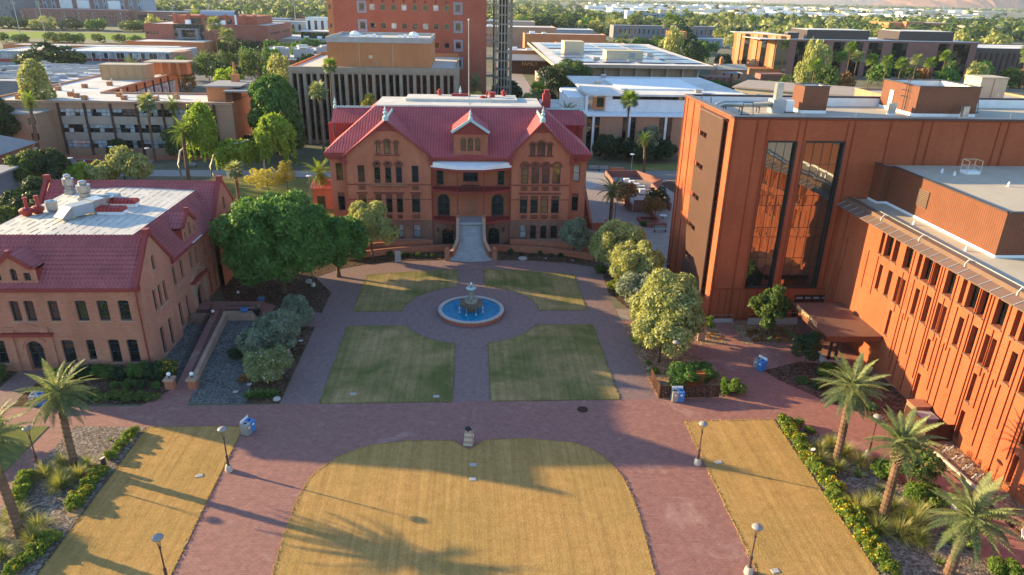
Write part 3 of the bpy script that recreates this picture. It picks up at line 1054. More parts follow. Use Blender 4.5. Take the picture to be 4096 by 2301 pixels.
oval = [(-14.33, 36), (-14.45, 39.4), (-14.6, 43.5), (-14.49, 47.71), (-14.1, 49.9), (-13.66, 51.14), (-12.23, 53.09), (-10.6, 54.3), (-8.82, 55.05), (-6, 55.45), (-1.77, 55.4), (-0.24, 53.79),
  (1.23, 55.4), (5, 55.5), (9.39, 54.8), (11.0, 53.9), (11.97, 52.7), (12.8, 51.1), (13.28, 49.54), (13.6, 46.8), (13.66, 44.46), (13.38, 38.29), (13.2, 36)]
slab('oval_lawn', oval, Z3, 'lawn_dry')
slab('left_lawn', [(-31.1, 36), (-21.6, 36), (-22.05, 58.3), (-31.15, 58.4)], Z3, 'lawn_dry')
slab('right_lawn', [(21.0, 36), (30.0, 36), (30.4, 58.1), (21.28, 58.0)], Z3, 'lawn_dry')
slab('left_gravel_garden', [(-38.1, 36), (-31.25, 36), (-31.25, 58.45), (-38.1, 58.8)], Z2, 'gravel')
slab('far_left_lawn', [(-52, 36), (-40.5, 36), (-40.5, 58.8), (-52, 59)], Z3, 'lawn_far')
slab('right_gravel_garden', [(30.1, 36), (39.3, 36), (38.3, 43.8), (38.9, 45.8), (37.4, 50), (35.7, 53), (32.9, 57.2), (30.5, 58.0)], Z2, 'gravel')
slab('wing_foundation_bed', [(33.4, 68), (34.2, 66), (37.3, 61.6), (39.7, 59.4), (41.4, 55.4), (42.6, 51), (43.4, 47), (43.9, 36), (46.6, 36), (46.6, 66), (43, 68.8), (38.5, 70)], Z2, 'mulch')
slab('bike_rack_gravel', [(42.0, 54), (43.0, 50), (43.8, 46), (44.2, 40), (46.4, 40), (46.4, 54.5)], Z3, 'gravel_t')
slab('tower_bed', [(34.08, 80.72), (33.37, 74.52), (39.46, 74.86), (41.99, 76.90), (42.51, 80.58), (41.71, 81.89)], Z2, 'gravel_t')
slab('sign_bed', [(27.88, 77.62), (27.96, 74.40), (31.36, 74.51), (31.68, 79.25), (30.37, 80.02)], Z2, 'gravel_t')
slab('olive_bed', [(19.65, 62.4), (26.6, 62.4), (28.9, 64.6), (28.2, 68.5), (24.4, 76), (22.6, 80.3), (19.6, 80.3)], Z2, 'gravel_t')
slab('north_olive_bed', [(19.7, 90.5), (21.2, 85.4), (24.6, 85.4), (26.2, 90), (26.0, 98), (24.6, 103.5), (20.6, 101.2), (19.9, 96)], Z2, 'mulch')
slab('tower_side_bed', [(28.0, 100.2), (28.8, 91.3), (31.0, 91.3), (31.0, 100.2)], Z2, 'mulch')
slab('plaza_slabs', [(19.6, 81.5), (31, 81.5), (31, 157.5), (27.5, 157.5), (22.2, 143), (20.6, 112), (24.6, 104), (26.2, 98), (26.2, 90), (24.8, 85.2), (19.6, 85.2)], 0.012, 'slabs')
slab('plaza_slabs_east', [(31, 101.9), (75, 101.9), (75, 157.5), (31, 157.5)], 0.012, 'slabs')
slab('mulch_bed_left', [(-23.0, 62.4), (-19.7, 62.4), (-19.7, 80.2), (-23.4, 80.2), (-24.5, 72)], Z2, 'mulch')
slab('left_gravel_court', [(-33.2, 69.9), (-29.2, 66), (-28.9, 62.7), (-23, 62.4), (-24.5, 72), (-23.4, 80.2), (-27, 83), (-35.6, 83)], Z1+.008, 'gravel_d')
slab('big_tree_bed', [(-19.7, 84.6), (-19.7, 91.3), (-23, 97), (-20, 100.3), (-15.8, 102.6), (-10.1, 103.8), (-4.4, 104.2), (-4.4, 109), (-20, 109), (-36, 109), (-36, 95), (-34, 89.5), (-27, 84.6)], Z2, 'mulch')
slab('front_bed_right', [(4.4, 104.2), (10.1, 103.8), (15.8, 102.6), (20.2, 100.6), (21.5, 104), (20.5, 109), (4.4, 109)], Z2, 'mulch')
slab('ramp_forecourt', [(-33.3, 62.2), (-28.8, 62.2), (-29.1, 66.4), (-31.7, 66.4), (-33.3, 69.7)], Z1+.004, 'pav_red')
slab('wall_foot_gravel', [(-35.2, 69.6), (-31.6, 66.4), (-33.3, 84), (-35.6, 84)], Z1+.002, 'gravel_d')
slab('entry_walk_left', [(-27, 80.3), (-19.6, 80.3), (-19.6, 84.5), (-27, 84.5)], 0.012, 'pav_grey')
slab('hedge_bed', [(-58, 62.5), (-33.2, 62.6), (-31.7, 65.2), (-32.4, 69.7), (-46, 69.7), (-46, 67), (-49.6, 67), (-49.6, 69.7), (-58, 69.7)], Z2, 'mulch')
slab('doorstep_walk', [(-49.4, 62.3), (-46.2, 62.3), (-46.2, 69.7), (-49.4, 69.7)], 0.04, 'pav_grey')
# north of the old hall
slab('west_lawn', [(-86, 118), (-24.5, 118), (-24.5, 157.8), (-86, 153)], Z2, 'lawn_far')
slab('west_street', [(-130, 158.2), (20, 158.2), (20, 164.3), (-130, 164.3)], 0.015, 'sidewalk')
slab('west_court', [(-130, 118), (-86.5, 118), (-86.5, 176), (-130, 176)], 0.02, 'slabs')
slab('west_court_north', [(-86.5, 164.5), (-77, 164.5), (-77, 176), (-86.5, 176)], 0.02, 'slabs')
slab('east_street', [(36.5, 158.5), (120, 158.5), (120, 166.5), (40, 166.5)], 0.02, 'asphalt')
slab('street_forecourt', [(20.2, 143), (36, 158), (36, 166), (20.2, 168)], 0.024, 'sidewalk')
slab('north_lawn_strip', [(40, 167), (120, 167), (120, 174), (40, 174)], Z2, 'lawn_far')
slab('cactus_bed', [(43.18, 154.35), (44.24, 145.32), (45.02, 145.90), (48.10, 156.38), (46.29, 156.35)], Z2, 'mulch')
slab('north_street', [(15.5, 210), (28, 210), (28, 520), (15.5, 520)], 0.02, 'slabs')
slab('parking_lot', [(-150, 320), (-85, 320), (-85, 375), (-150, 375)], 0.02, 'asphalt')
slab('sports_field', [(-420, 612), (-150, 612), (-150, 700), (-420, 700)], Z2, 'lawn_sport')
def turf_edges(polys, mat, size, per=26):
 P = []
 for poly in polys:
  for a, b in zip(poly, poly[1:]+poly[:1]):
   a, b = np.array(a), np.array(b); L = np.linalg.norm(b-a); n = int(L*per)
   t = rs.rand(n, 1); p = a+(b-a)*t+rs.normal(size=(n, 2))*.07
   P.append(np.concatenate([p, np.full((n, 1), Z3+.02)], 1))
 p = np.concatenate(P); d = rs.normal(size=p.shape); d[:, 2] *= .4
 d /= np.linalg.norm(d, axis=1, keepdims=True)
 o = bpy.data.objects.new('turf_edge', quads_mesh('turf_edge', p, d, size, [mat], None, 1.4)); link(o); o['kind'] = 'stuff'
turf_edges([oval, [(-31.1, 36), (-21.6, 36), (-22.05, 58.3), (-31.15, 58.4)], [(21.0, 36), (30.0, 36), (30.4, 58.1), (21.28, 58.0)]], 'turf', .07)
turf_edges([lawn_quarter(1, True), lawn_quarter(-1, True), lawn_quarter(1, False), lawn_quarter(-1, False)], 'turf_g', .09, 18)
# small plates and covers set in the ground
for i, (x, y, r, lb) in enumerate([(0.1, 51.61, 0, 'upper of the two pale utility plates on the axis of the oval lawn'), (0.08, 49.6, 0, 'lower of the two pale utility plates on the axis of the oval lawn'),
  (-12.43, 63.99, 0, 'pale utility plate near the left corner of the lower left quarter lawn'), (-3.69, 63.27, 0, 'pale utility plate near the centre path in the lower left quarter lawn'),
  (-23.61, 50.8, .3, 'pale utility plate in the dry lawn between left path lamp and palms'), (22.5, 51.29, .2, 'pale utility plate beside the upper lamp on the right dry lawn'), (22.41, 38.28, .2, 'pale utility plate beside the lower lamp on the right dry lawn')]):
 mb = MB().box(-.32, .32, -.22, .22, 0, .035); mb.box(-.27, .27, -.18, .18, .035, .05)
 t = thing('utility_plate', (x, y, Z3), lb, 'utility cover', rz=r)
 part('cover', mb, 'concrete', t, world_coords=False)
for x, y, rad, lb, m in ((11.35, 60.45, .55, 'round brown manhole cover in the cross plaza', 'rust'), (-31.8, 46.46, .6, 'round tan cover in the left gravel garden', 'boot'), (8.3, 104.6, .7, 'round pale planter ring in the dark bed right of the stair', 'concrete')):
 mb = MB().cyl(x, y, 0, .06 if rad < .65 else .2, rad, seg=20)
 o = part('ground_cover_disc', mb, m, None); tag(o, lb, 'manhole' if m == 'rust' else 'cover')
# pale edging around the lawns
def edging(name, pts, w=.12):
 mb = MB()
 for a, b in zip(pts[:-1], pts[1:]):
  mb.bar((a[0], a[1], Z3*.5+.01), (b[0], b[1], Z3*.5+.01), w, .06)
 structure(name, mb, 'bronze_d')
edging('garden_edging', [(-31.2, 36), (-31.2, 58.4)])
edging('garden_edging_right', [(30.05, 36), (30.45, 58.1)])
# ------------------------------------------------------------------ old hall
OM = thing('old_hall', (0, 111.3, 0), 'large red brick and sandstone hall with gabled red roofs and a grand front stair', 'building')
F = 111.3
def rowwins(w, spans, za, zb, X0, **kw):
 for a, b in spans:
  kk = dict(kw)
  g = kk.pop('gls', None)
  if g: kk['gl'] = g[spans.index((a, b)) % len(g)]
  w.win(a-X0, b-X0, za, zb, **kk)
# left gabled wing front
X0 = -19.8
w = Wall(OM, X0, F, 'S', 13.4)
rowwins(w, [(-18.1, -16.95), (-15.45, -14.6), (-13.7, -12.85), (-11.95, -11.1), (-9.55, -8.32)], 1.31, 3.6, X0, arch=.35, gls=['glass_pale'], depth=.35)
rowwins(w, [(-18.2, -16.94), (-15.5, -14.5), (-13.79, -12.8), (-12.1, -11.08), (-9.64, -8.28)], 5.67, 8.75, X0, lat=.76, rows=[.38, .76])
rowwins(w, [(-18.08, -16.99), (-9.49, -8.38)], 10.75, 13.52, X0, gls=['glass_brown', 'glass'])
rowwins(w, [(-15.48, -14.5), (-13.75, -12.75), (-12.02, -11.05)], 10.68, 14.02, X0, arch=1, lat=.74, rows=[.37, .74])
rowwins(w, [(-14.95, -14.3), (-12.1, -11.5)], 15.36, 17.32, X0, arch=1, gl='glass_amber')
rowwins(w, [(-13.75, -12.7)], 15.36, 17.6, X0, arch=1, gl='glass_amber')
def gabletop(uc, zt, half, zb): return lambda u: zb+(zt-zb)*max(0.0, 1-abs(u-uc)/half)
w.z0 = 4.4
basO = [o for o in w.open if o[2] < 4]
w.open = [o for o in w.open if o[2] > 4]
w.build('om_brick', gabletop(6.6, 20.45, 6.8, 15.0), .3, breaks=(6.6,), name='front_wall')
w2 = Wall(OM, X0, F-.1, 'S', 13.4); w2.open = basO
w2.build('om_stone', 4.4, .45, name='basement_wall')
def om_deco(X0, L, arches, attic, rects, grilles, apexx, hoods, skip_l=0):
 d = MB()
 for z, hh in ((10.5, .18), (8.0, .12), (4.32, .22)):
  segs = [(0, L)]
  if z == 8.0:
   segs = []
   u = 0
   for a, b in rects:
    if a-X0-.1 > u: segs.append((u, a-X0-.12))
    u = b-X0+.12
   segs.append((u, L))
  for a, b in segs:
   d.box(X0+a, X0+b, F-.07, F+.03, z-hh, z)
 part('string_course', d, 'om_band', OM)
 r = MB()
 for a, b, zt in arches+attic:
  rr = (b-a)/2
  rb = MB(); arch_ring(rb, (a+b)/2, zt-rr, rr+.04, .26 if zt < 15 else .2, .07)
  r.add([(x, F+y, z) for x, y, z in rb.v], rb.f)
 part('arch_moulding', r, 'om_band', OM)
 s = MB()
 for a, b in hoods:
  s.box(a-.25, b+.25, F-.06, F+.02, 8.83, 9.15)
 if attic:
  s.box(attic[0][0]-.25, attic[-1][1]+.25, F-.14, F+.02, 15.1, 15.28)
 part('window_sill', s, 'om_band', OM)
 g = MB()
 for a, b, z in grilles:
  for i in range(5):
   x = a+(b-a)*(i+.5)/5
   g.bar((x-.2, F-.02, z), (x+.2, F-.02, z+.55), .05, .05); g.bar((x+.2, F-.025, z), (x-.2, F-.025, z+.55), .05, .05)
  g.box(a, b, F-.02, F+.0, z+.56, z+.62); g.box(a, b, F-.02, F+.0, z-.06, z)
 if g.v: part('grille', g, 'lattice', OM)
X0 = -19.8
om_deco(-19.8, 13.4, [(-15.48, -14.5, 14.02), (-13.75, -12.75, 14.02), (-12.02, -11.05, 14.02)], [(-14.95, -14.3, 17.32), (-13.75, -12.7, 17.6), (-12.1, -11.5, 17.32)],
  [(-18.2, -16.94), (-15.5, -14.5), (-13.79, -12.8), (-12.1, -11.08), (-9.64, -8.28)], [(-18.1, -17.0, 9.6), (-9.5, -8.4, 9.6), (-15.4, -14.6, 4.75), (-13.7, -12.9, 4.75), (-12, -11.2, 4.75), (-9.6, -8.3, 4.75)], -13.2,
  [(-18.2, -16.94), (-15.5, -11.08), (-9.64, -8.28)])
bb = MB().box(-16.35, -10.25, F-.42, F+.02, 10.28, 10.5)
for i in range(19):
 bb.box(-16.25+.32*i, -16.1+.32*i, F-.36, F+.02, 10.0, 10.28)
part('corbelled_sill', bb, 'om_trim', OM)
# right gabled wing
X0 = 6.6
w = Wall(OM, X0, F, 'S', 9.6)
rowwins(w, [(8.12, 9.37), (9.85, 11.1), (11.57, 12.82), (13.31, 14.62)], 5.6, 8.63, X0, lat=.76, rows=[.38, .76], gls=['glass', 'glass', 'glass_amber', 'glass'])
rowwins(w, [(8.18, 9.38), (9.9, 11.1), (11.61, 12.85), (13.33, 14.64)], 10.65, 14.04, X0, arch=1, lat=.76, rows=[.37, .76], gls=['glass_amber', 'glass_brown', 'glass_brown', 'glass_amber'])
rowwins(w, [(9.52, 10.39), (12.33, 13.13)], 15.26, 17.3, X0, arch=1, gl='glass_brown')
rowwins(w, [(10.7, 11.98)], 15.26, 17.56, X0, arch=1, gl='glass_brown')
w.z0 = 4.4
w.build('om_brick', gabletop(4.8, 20.4, 4.95, 15.1), .3, breaks=(4.8,), name='front_wall')
w = Wall(OM, X0, F-.1, 'S', 9.6)
rowwins(w, [(8.24, 9.26), (9.93, 10.95), (11.65, 12.7), (13.37, 14.53)], 1.2, 3.53, X0, arch=.4, depth=.4, gls=['glass_pale', 'glass', 'glass', 'glass'])
w.build('om_stone', 4.4, .45, name='basement_wall')
om_deco(6.6, 9.6, [(8.18, 9.38, 14.04), (9.9, 11.1, 14.04), (11.61, 12.85, 14.04), (13.33, 14.64, 14.04)], [(9.52, 10.39, 17.3), (10.7, 11.98, 17.56), (12.33, 13.13, 17.3)],
  [(8.12, 9.37), (9.85, 11.1), (11.57, 12.82), (13.31, 14.62)], [(8.2, 9.3, 9.55), (9.95, 11.05, 9.55), (11.65, 12.8, 9.55), (13.4, 14.55, 9.55), (8.2, 9.3, 4.7), (9.95, 11.05, 4.7), (11.65, 12.8, 4.7), (13.4, 14.55, 4.7)], 11.4, [(8.12, 14.62)])
# plinth of pale stone
part('plinth', MB().box(-19.85, -6.35, F-.18, F-.102, 0, 1.2).box(6.55, 16.25, F-.18, F-.102, 0, 1.15), 'pb_trim', OM)
# wing return walls and outer side walls
for x, f in ((-6.4, 'E'), (16.2, 'E')):
 part('side_wall', MB().poly([(x, F, 0), (x, F+1.7 if x < 0 else F+1.2, 0), (x, F+1.7 if x < 0 else F+1.2, 15.1), (x, F, 15.1)]), 'om_brick', OM)
for x in (6.6, -19.8):
 part('side_wall', MB().poly([(x, F, 0), (x, F+1.7 if x > 0 else F+1.2, 0), (x, F+1.7 if x > 0 else F+1.2, 15.1), (x, F, 15.1)]), 'om_brick', OM)
for X0, L, sp in ((-22.6, 2.8, [(-21.75, -20.65)]), (16.2, 2.87, [(16.9, 18.0)])):
 w = Wall(OM, X0, F+1.2, 'S', L)
 rowwins(w, sp, 10.75, 13.6, X0, gl='glass_pale' if X0 > 0 else 'glass_amber', frame='dark')
 rowwins(w, sp, 5.7, 8.75, X0, lat=.78, rows=[.4, .78])
 rowwins(w, sp, 1.3, 3.5, X0, arch=.4)
 w.build('om_brick', 15.3, .3, name='side_front_wall')
w = Wall(OM, -22.6, 142, 'W', 29.5); w.build('om_brick', 15.3, name='west_wall')
w = Wall(OM, 19.07, F+1.2, 'E', 29.5); w.build('om_brick', 15.3, name='east_wall')
w = Wall(OM, 19.07, 142, 'N', 41.67); w.build('om_brick', 15.3, name='north_wall')
# dark red louvred gable tops, raking trim
for xc, half, zt, zb in ((-13.2, 6.8, 20.45, 15.0), (11.4, 4.95, 20.4, 15.1)):
 zl = zt-1.5
 hw = half*1.5/(zt-zb)
 mb = MB().add([(xc-hw, F-.06, zl), (xc+hw, F-.06, zl), (xc, F-.06, zt), (xc-hw, F+.1, zl), (xc+hw, F+.1, zl), (xc, F+.1, zt)], [(0, 1, 2), (0, 3, 4, 1), (1, 4, 5, 2), (2, 5, 3, 0)])
 part('gable_louvre', mb, 'red_paint', OM)
 for s in (-1, 1):
  mb = MB()
  mb.bar((xc+s*(half+.45), F-.25, zb-.25), (xc, F-.25, zt+.15), .5, .3)
  part('raking_trim', mb, 'red_paint', OM)
  mb = MB().box(xc+s*(half+.1)-.35, xc+s*(half+.1)+.35, F-.5, F+.3, zb-1.3, zb-.1)
  part('gable_bracket', mb, 'red_paint', OM)
# roofs
def zmain(y): return 15.2+.564*(y-111.1)
mb = MB()
ev = 111.55
A_, B_, C_, D_ = (-23.3, ev, zmain(ev)), (19.7, ev, zmain(ev)), (12.25, 122, 21.35), (-16.1, 122, 21.35)
E_, F_, G_, H_ = (19.7, 142.3, 15.45), (-23.3, 142.3, 15.45), (-16.1, 132, 21.35), (12.25, 132, 21.35)
ex = [(-6.9, 110.75, zmain(110.75)), (7.1, 110.75, zmain(110.75)), (7.1, ev, zmain(ev)), (-6.9, ev, zmain(ev))]
mb.poly([A_, B_, C_, D_]); mb.poly([B_, E_, H_, C_]); mb.poly([E_, F_, G_, H_]); mb.poly([F_, A_, D_, G_]); mb.poly(ex)
mb.poly([(-23.3, ev, zmain(ev)-.2), (19.7, ev, zmain(ev)-.2), (19.7, 142.3, 15.2), (-23.3, 142.3, 15.2)])
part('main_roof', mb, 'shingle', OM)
cn_ = MB().box(-23.3, -19.9, ev-.05, ev+.12, 14.9, 15.38).box(16.3, 19.7, ev-.05, ev+.12, 14.9, 15.38)
cn_.box(-22.9, -19.9, ev+.3, ev+1, 14.3, 15.0).box(16.3, 19.4, ev+.3, ev+1, 14.3, 15.0).box(19.4, 19.72, ev, 142.3, 15.0, 15.35).box(-23.32, -23.0, ev, 142.3, 15.0, 15.35)
cn_.box(-6.3, 6.5, 110.7, 110.9, 14.65, 14.98)
part('cornice', cn_, 'red_paint', OM)
for xc, half, zr in ((-13.2, 7.15, 20.72), (11.4, 5.3, 20.72)):
 zb = 14.95
 mb = MB()
 y0, y1 = F-.45, 122.0
 L0, R0 = xc-half, xc+half
 mb.add([(L0, y0, zb), (xc, y0, zr), (R0, y0, zb), (L0, y1, zb), (xc, y1, zr), (R0, y1, zb),
   (L0, y0, zb-.22), (xc, y0, zr-.28), (R0, y0, zb-.22), (L0, y1, zb-.22), (xc, y1, zr-.28), (R0, y1, zb-.22)],
   [(0, 1, 4, 3), (1, 2, 5, 4), (0, 6, 7, 1), (1, 7, 8, 2), (6, 9, 10, 7), (7, 10, 11, 8), (0, 3, 9, 6), (2, 8, 11, 5)])
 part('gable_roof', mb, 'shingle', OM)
def finial(x, y, z, s=1.0):
 mb = MB().lathe(x, y, [(z, .38*s), (z+.5*s, .38*s), (z+.62*s, .2*s), (z+.8*s, .16*s), (z+.95*s, .3*s), (z+1.1*s, .3*s), (z+1.25*s, .12*s), (z+1.45*s, .2*s), (z+1.6*s, .1*s), (z+2.1*s, .02*s)], 8)
 part('finial', mb, 'crest', OM)
def cresting(a, b, z, h=.32):
 mb = MB()
 L = math.hypot(b[0]-a[0], b[1]-a[1]); n = max(3, int(L/.42))
 for i in range(n):
  t = i/n; t2 = (i+.72)/n
  mb.bar((a[0]+(b[0]-a[0])*t, a[1]+(b[1]-a[1])*t, z+h*.5), (a[0]+(b[0]-a[0])*t2, a[1]+(b[1]-a[1])*t2, z+h*.5), .16, h)
 mb.bar((a[0], a[1], z+.05), (b[0], b[1], z+.05), .3, .12)
 part('ridge_cresting', mb, 'crest', OM)
finial(-13.2, F-.35, 20.7, 1.15); finial(11.4, F-.35, 20.7, 1.15); finial(-1.8, 131.3, 21.8, .9)
cresting((-13.2, F+.3), (-13.2, 121.3), 20.72); cresting((11.4, F+.3), (11.4, 121.3), 20.72)
part('roof_deck', MB().box(-16.1, 12.25, 121.85, 132.2, 21.2, 21.5), 'deck', OM)
part('roof_deck', MB().box(-11.4, 8.3, 126.5, 132.6, 21.5, 21.95), 'deck', OM)
for x, y in ((-5.6, 131.5), (6.1, 131.3)):
 part('roof_vent', MB().lathe(x, y, [(21.9, .35), (22.3, .3), (22.45, .5), (22.7, .5), (22.85, .25), (23.1, .1)], 10), 'red_sat', OM)
part('chimney', MB().cyl(3.9, 129.6, 21.5, 22.6, .55).cyl(3.9, 129.6, 22.6, 22.85, .68), 'red_sat', OM)
part('roof_vent', MB().ball(2.2, 128.6, 21.9, .75, 10, 6, .45), 'red_sat', OM)
part('roof_hatch', MB().box(-3.4, -.0, 130.4, 131.3, 21.9, 22.35), 'red_sat', OM)
part('roof_vent', MB().cyl(2.95, 129.2, 21.9, 23.0, .12), 'red_sat', OM)
fp = part('flagpole', MB().cyl(-.25, 127.5, 21.4, 35.0, .11, .06, 8), 'galv', OM)
part('pole_ball', MB().ball(-.25, 127.5, 35.05, .14), 'white', fp)
part('lightning_cable', MB().tube([(-.25, 127.5, 21.98), (-.1, 125.5, 21.55), (-.3, 123.5, 21.52), (-.1, 122.0, 21.52)], .03), 'metal_grey', OM)
# front dormer
DZ = 15.25
w = Wall(OM, -2.55, F, 'S', 5.1, DZ)
for a in (-1.58, -.41, .75):
 w.win(a+2.55, a+.82+2.55, 15.95, 18.06, arch=1, gl='glass_amber', rows=3)
w.build('om_brick', 18.6, .2, name='dormer_wall')
rb = MB()
for a in (-1.58, -.41, .75):
 r_ = MB(); arch_ring(r_, a+.41, 17.65, .45, .14, .06); rb.add([(x, F+y, z) for x, y, z in r_.v], r_.f)
rb.box(-2.85, -2.2, F-.12, F+.3, 15.1, 15.4).box(2.2, 2.85, F-.12, F+.3, 15.1, 15.4).box(-2.7, -2.35, F-.08, F+.3, 15.4, 18.4).box(2.35, 2.7, F-.08, F+.3, 15.4, 18.4)
rb.box(-2.2, 2.2, F-.1, F+.0, 15.5, 15.75).box(-2.8, -2.25, F-.12, F+.3, 17.5, 17.7).box(2.25, 2.8, F-.12, F+.3, 17.5, 17.7)
part('dormer_trim', rb, 'om_trim', OM)
part('dormer_cornice', MB().box(-2.8, 2.8, F-.25, F+.3, 18.6, 19.05), 'red_paint', OM)
for x in (-2.55, 2.55):
 part('dormer_cheek', MB().poly([(x, F, DZ), (x, F+7, 19.1), (x, F, 19.1)]), 'red_paint', OM)
mb = MB()
y0, y1 = F-.5, 122.5
mb.add([(-2.95, y0, 19.0), (0, y0, 20.9), (2.95, y0, 19.0), (-2.95, y1, 19.0), (0, y1, 20.9), (2.95, y1, 19.0), (-2.95, y0, 18.85), (0, y0, 20.7), (2.95, y0, 18.85), (-2.95, y1, 18.85), (0, y1, 20.7), (2.95, y1, 18.85)],
  [(0, 1, 4, 3), (1, 2, 5, 4), (6, 9, 10, 7), (7, 10, 11, 8), (0, 3, 9, 6), (2, 8, 11, 5)])
part('dormer_roof', mb, 'shingle', OM)
part('dormer_tympanum', MB().add([(-2.5, F-.1, 19.05), (2.5, F-.1, 19.05), (0, F-.1, 20.6)], [(0, 1, 2)]), 'red_paint', OM)
for s in (-1, 1):
 part('dormer_verge', MB().bar((s*3.0, y0-.05, 18.95), (0, y0-.05, 20.92), .22, .38), 'crest', OM)
finial(0, F-.3, 20.85, .85)
# side cross gables in red
for sx, xa, xb in ((1, 10.5, 20.3), (-1, -14.5, -24.2)):
 lo, hi = min(xa, xb), max(xa, xb)
 part('side_gable_wall', MB().box(lo+.1, hi-.6 if sx > 0 else hi, 124.7, 130.5, 15, 18.15), 'red_sat', OM) if sx > 0 else part('side_gable_wall', MB().box(lo+.6, hi, 124.7, 130.5, 15, 18.15), 'red_sat', OM)
 mb = MB()
 mb.add([(lo, 124.0, 18.1), (hi, 124.0, 18.1), (hi, 127.6, 20.15), (lo, 127.6, 20.15), (lo, 131.2, 18.1), (hi, 131.2, 18.1), (lo, 124.0, 17.9), (hi, 124.0, 17.9), (hi, 131.2, 17.9), (lo, 131.2, 17.9)],
   [(0, 1, 2, 3), (3, 2, 5, 4), (0, 6, 7, 1), (4, 5, 8, 9), (0, 3, 4, 9, 6), (1, 7, 8, 5, 2), (6, 9, 8, 7)])
 part('side_gable_roof', mb, 'shingle', OM)
 xe = hi-.3 if sx > 0 else lo+.3
 part('corner_chimney', MB().box(xe-.4-.35, xe-.4+.35, 124.3, 125.0, 14, 18.0).box(xe-.4-.45, xe-.4+.45, 124.2, 125.1, 17.6, 17.85), 'red_sat', OM)
 cresting((xa, 127.6), (xb-sx*.6, 127.6), 20.15)
 finial(xe, 127.6, 20.0, .95)
part('chimney', MB().box(13.2, 14.6, 129.6, 131, 19, 22.6).box(13.45, 14.35, 129.8, 130.8, 22.6, 23.3), 'red_sat', OM)
# recessed porch
w = Wall(OM, -6.4, 113.0, 'S', 13.0, 4.6)
for a in (-5.55, 3.45):
 w.win(a+6.4, a+2.07+6.4, 4.62, 8.42, arch=1, cols=2, rows=[.3, .62], gl='glass', frame='green_door', name='door', fw=.2)
for a in (-5.6, 4.42):
 w.win(a+6.4, a+1.13+6.4, 9.85, 12.5, cols=1, rows=[.3, .75], gl='glass', frame='green_door', name='door', fw=.16)
w.win(-1.24+6.4, 1.2+6.4, 10.5, 12.35, cols=3, rows=2, frame='teal')
w.build('om_brick', 14.6, .2, name='porch_wall')
nb = MB(); arch_ring(nb, 0, 7.3, .78, .2, .1)
nb = MB().add([(x, 113+y, z) for x, y, z in nb.v], nb.f).box(-1.0, -.78, 112.9, 113, 5.3, 7.3).box(.78, 1.0, 112.9, 113, 5.3, 7.3).box(-1.15, 1.15, 112.85, 113, 5.1, 5.3)
part('niche_surround', nb, 'om_trim', OM)
part('dedication_panel', MB().box(-.76, .76, 112.94, 112.99, 5.32, 7.4), 'om_trim', OM)
part('frieze', MB().box(-6.4, 6.6, 111.35, 111.6, 14.0, 15.2), 'red_paint', OM)
PP = [(-6.4, 111.25), (-2.15, 109.35), (2.15, 109.35), (6.55, 111.25)]
def porch_slab(name, z0, z1, mat, grow=0.0, back=112.95, lo=None):
 p = [(-6.38, PP[0][1]-grow), (-2.15, PP[1][1]-grow), (2.15, PP[2][1]-grow), (6.58, PP[3][1]-grow), (6.58, back), (-6.38, back)]
 part(name, MB().prism(p, z0, z1), mat, OM)
porch_slab('porch_floor', 9.4, 9.72, 'red_paint', .15); porch_slab('porch_floor', 4.3, 4.6, 'red_paint', .1)
p = [(-6.38, 110.95), (-2.15, 109.05), (2.15, 109.05), (6.58, 110.95), (6.58, 111.34), (-6.38, 111.34)]
part('porch_canopy_roof', MB().prism(p, 13.4, lambda x, y: 13.82+(y-109.0)*.2), 'white', OM)
part('porch_fascia', MB().prism([(a, b+.14) for a, b in p[:4]]+[(6.58, 112.9), (-6.38, 112.9)], 12.95, 13.4), 'red_paint', OM)
for x in (-2.1, 2.1):
 for z0, z1 in ((4.6, 9.4), (9.72, 12.95)):
  part('porch_post', MB().cyl(x, 109.6, z0, z1, .11, .09, 8).box(x-.17, x+.17, 109.43, 109.77, z1-.15, z1), 'red_paint', OM)
for x in (-6.2, 6.4):
 part('downpipe', MB().tube([(x, 111.15, 13.0), (x, 111.1, 1.5), (x+(.5 if x > 0 else -.5), 110.9, 1.2), (x+(.9 if x > 0 else -.9), 110.9, 1.2)], .09), 'red_paint', OM)
def railing(name, pts, z, h=.95, mat='red_paint', gap=.22, parent=None, r=.022):
 mb = MB()
 for a, b in zip(pts[:-1], pts[1:]):
  za, zb = (a[2], b[2]) if len(a) > 2 else (z, z)
  mb.bar((a[0], a[1], za+h), (b[0], b[1], zb+h), .06, .05)
  mb.bar((a[0], a[1], za+.12), (b[0], b[1], zb+.12), .035, .035)
  L = math.hypot(b[0]-a[0], b[1]-a[1]); n = max(1, int(L/gap))
  for i in range(n+1):
   t = i/n
   p = (a[0]+(b[0]-a[0])*t, a[1]+(b[1]-a[1])*t, za+(zb-za)*t)
   mb.bar((p[0], p[1], p[2]), (p[0], p[1], p[2]+h), r, r)
 return part(name, mb, mat, parent or OM)
railing('balcony_railing', [(-6.35, 111.2), (-2.15, 109.4), (2.15, 109.4), (6.5, 111.2)], 9.72)
railing('porch_railing', [(-6.35, 111.2), (-2.3, 109.45)], 4.6); railing('porch_railing', [(2.3, 109.45), (6.5, 111.2)], 4.6)
bt = thing('balcony_table', (0, 110.7, 9.72), 'long dark table on the centre balcony of the brick hall', 'table')
part('tabletop', MB().box(-1.5, 1.5, 110.4, 111.0, 10.42, 10.48), 'dark', bt)
for x in (-1.3, 1.3):
 part('leg', MB().box(x-.05, x+.05, 110.65, 110.75, 9.72, 10.42), 'dark', bt)
chp = None; used = []
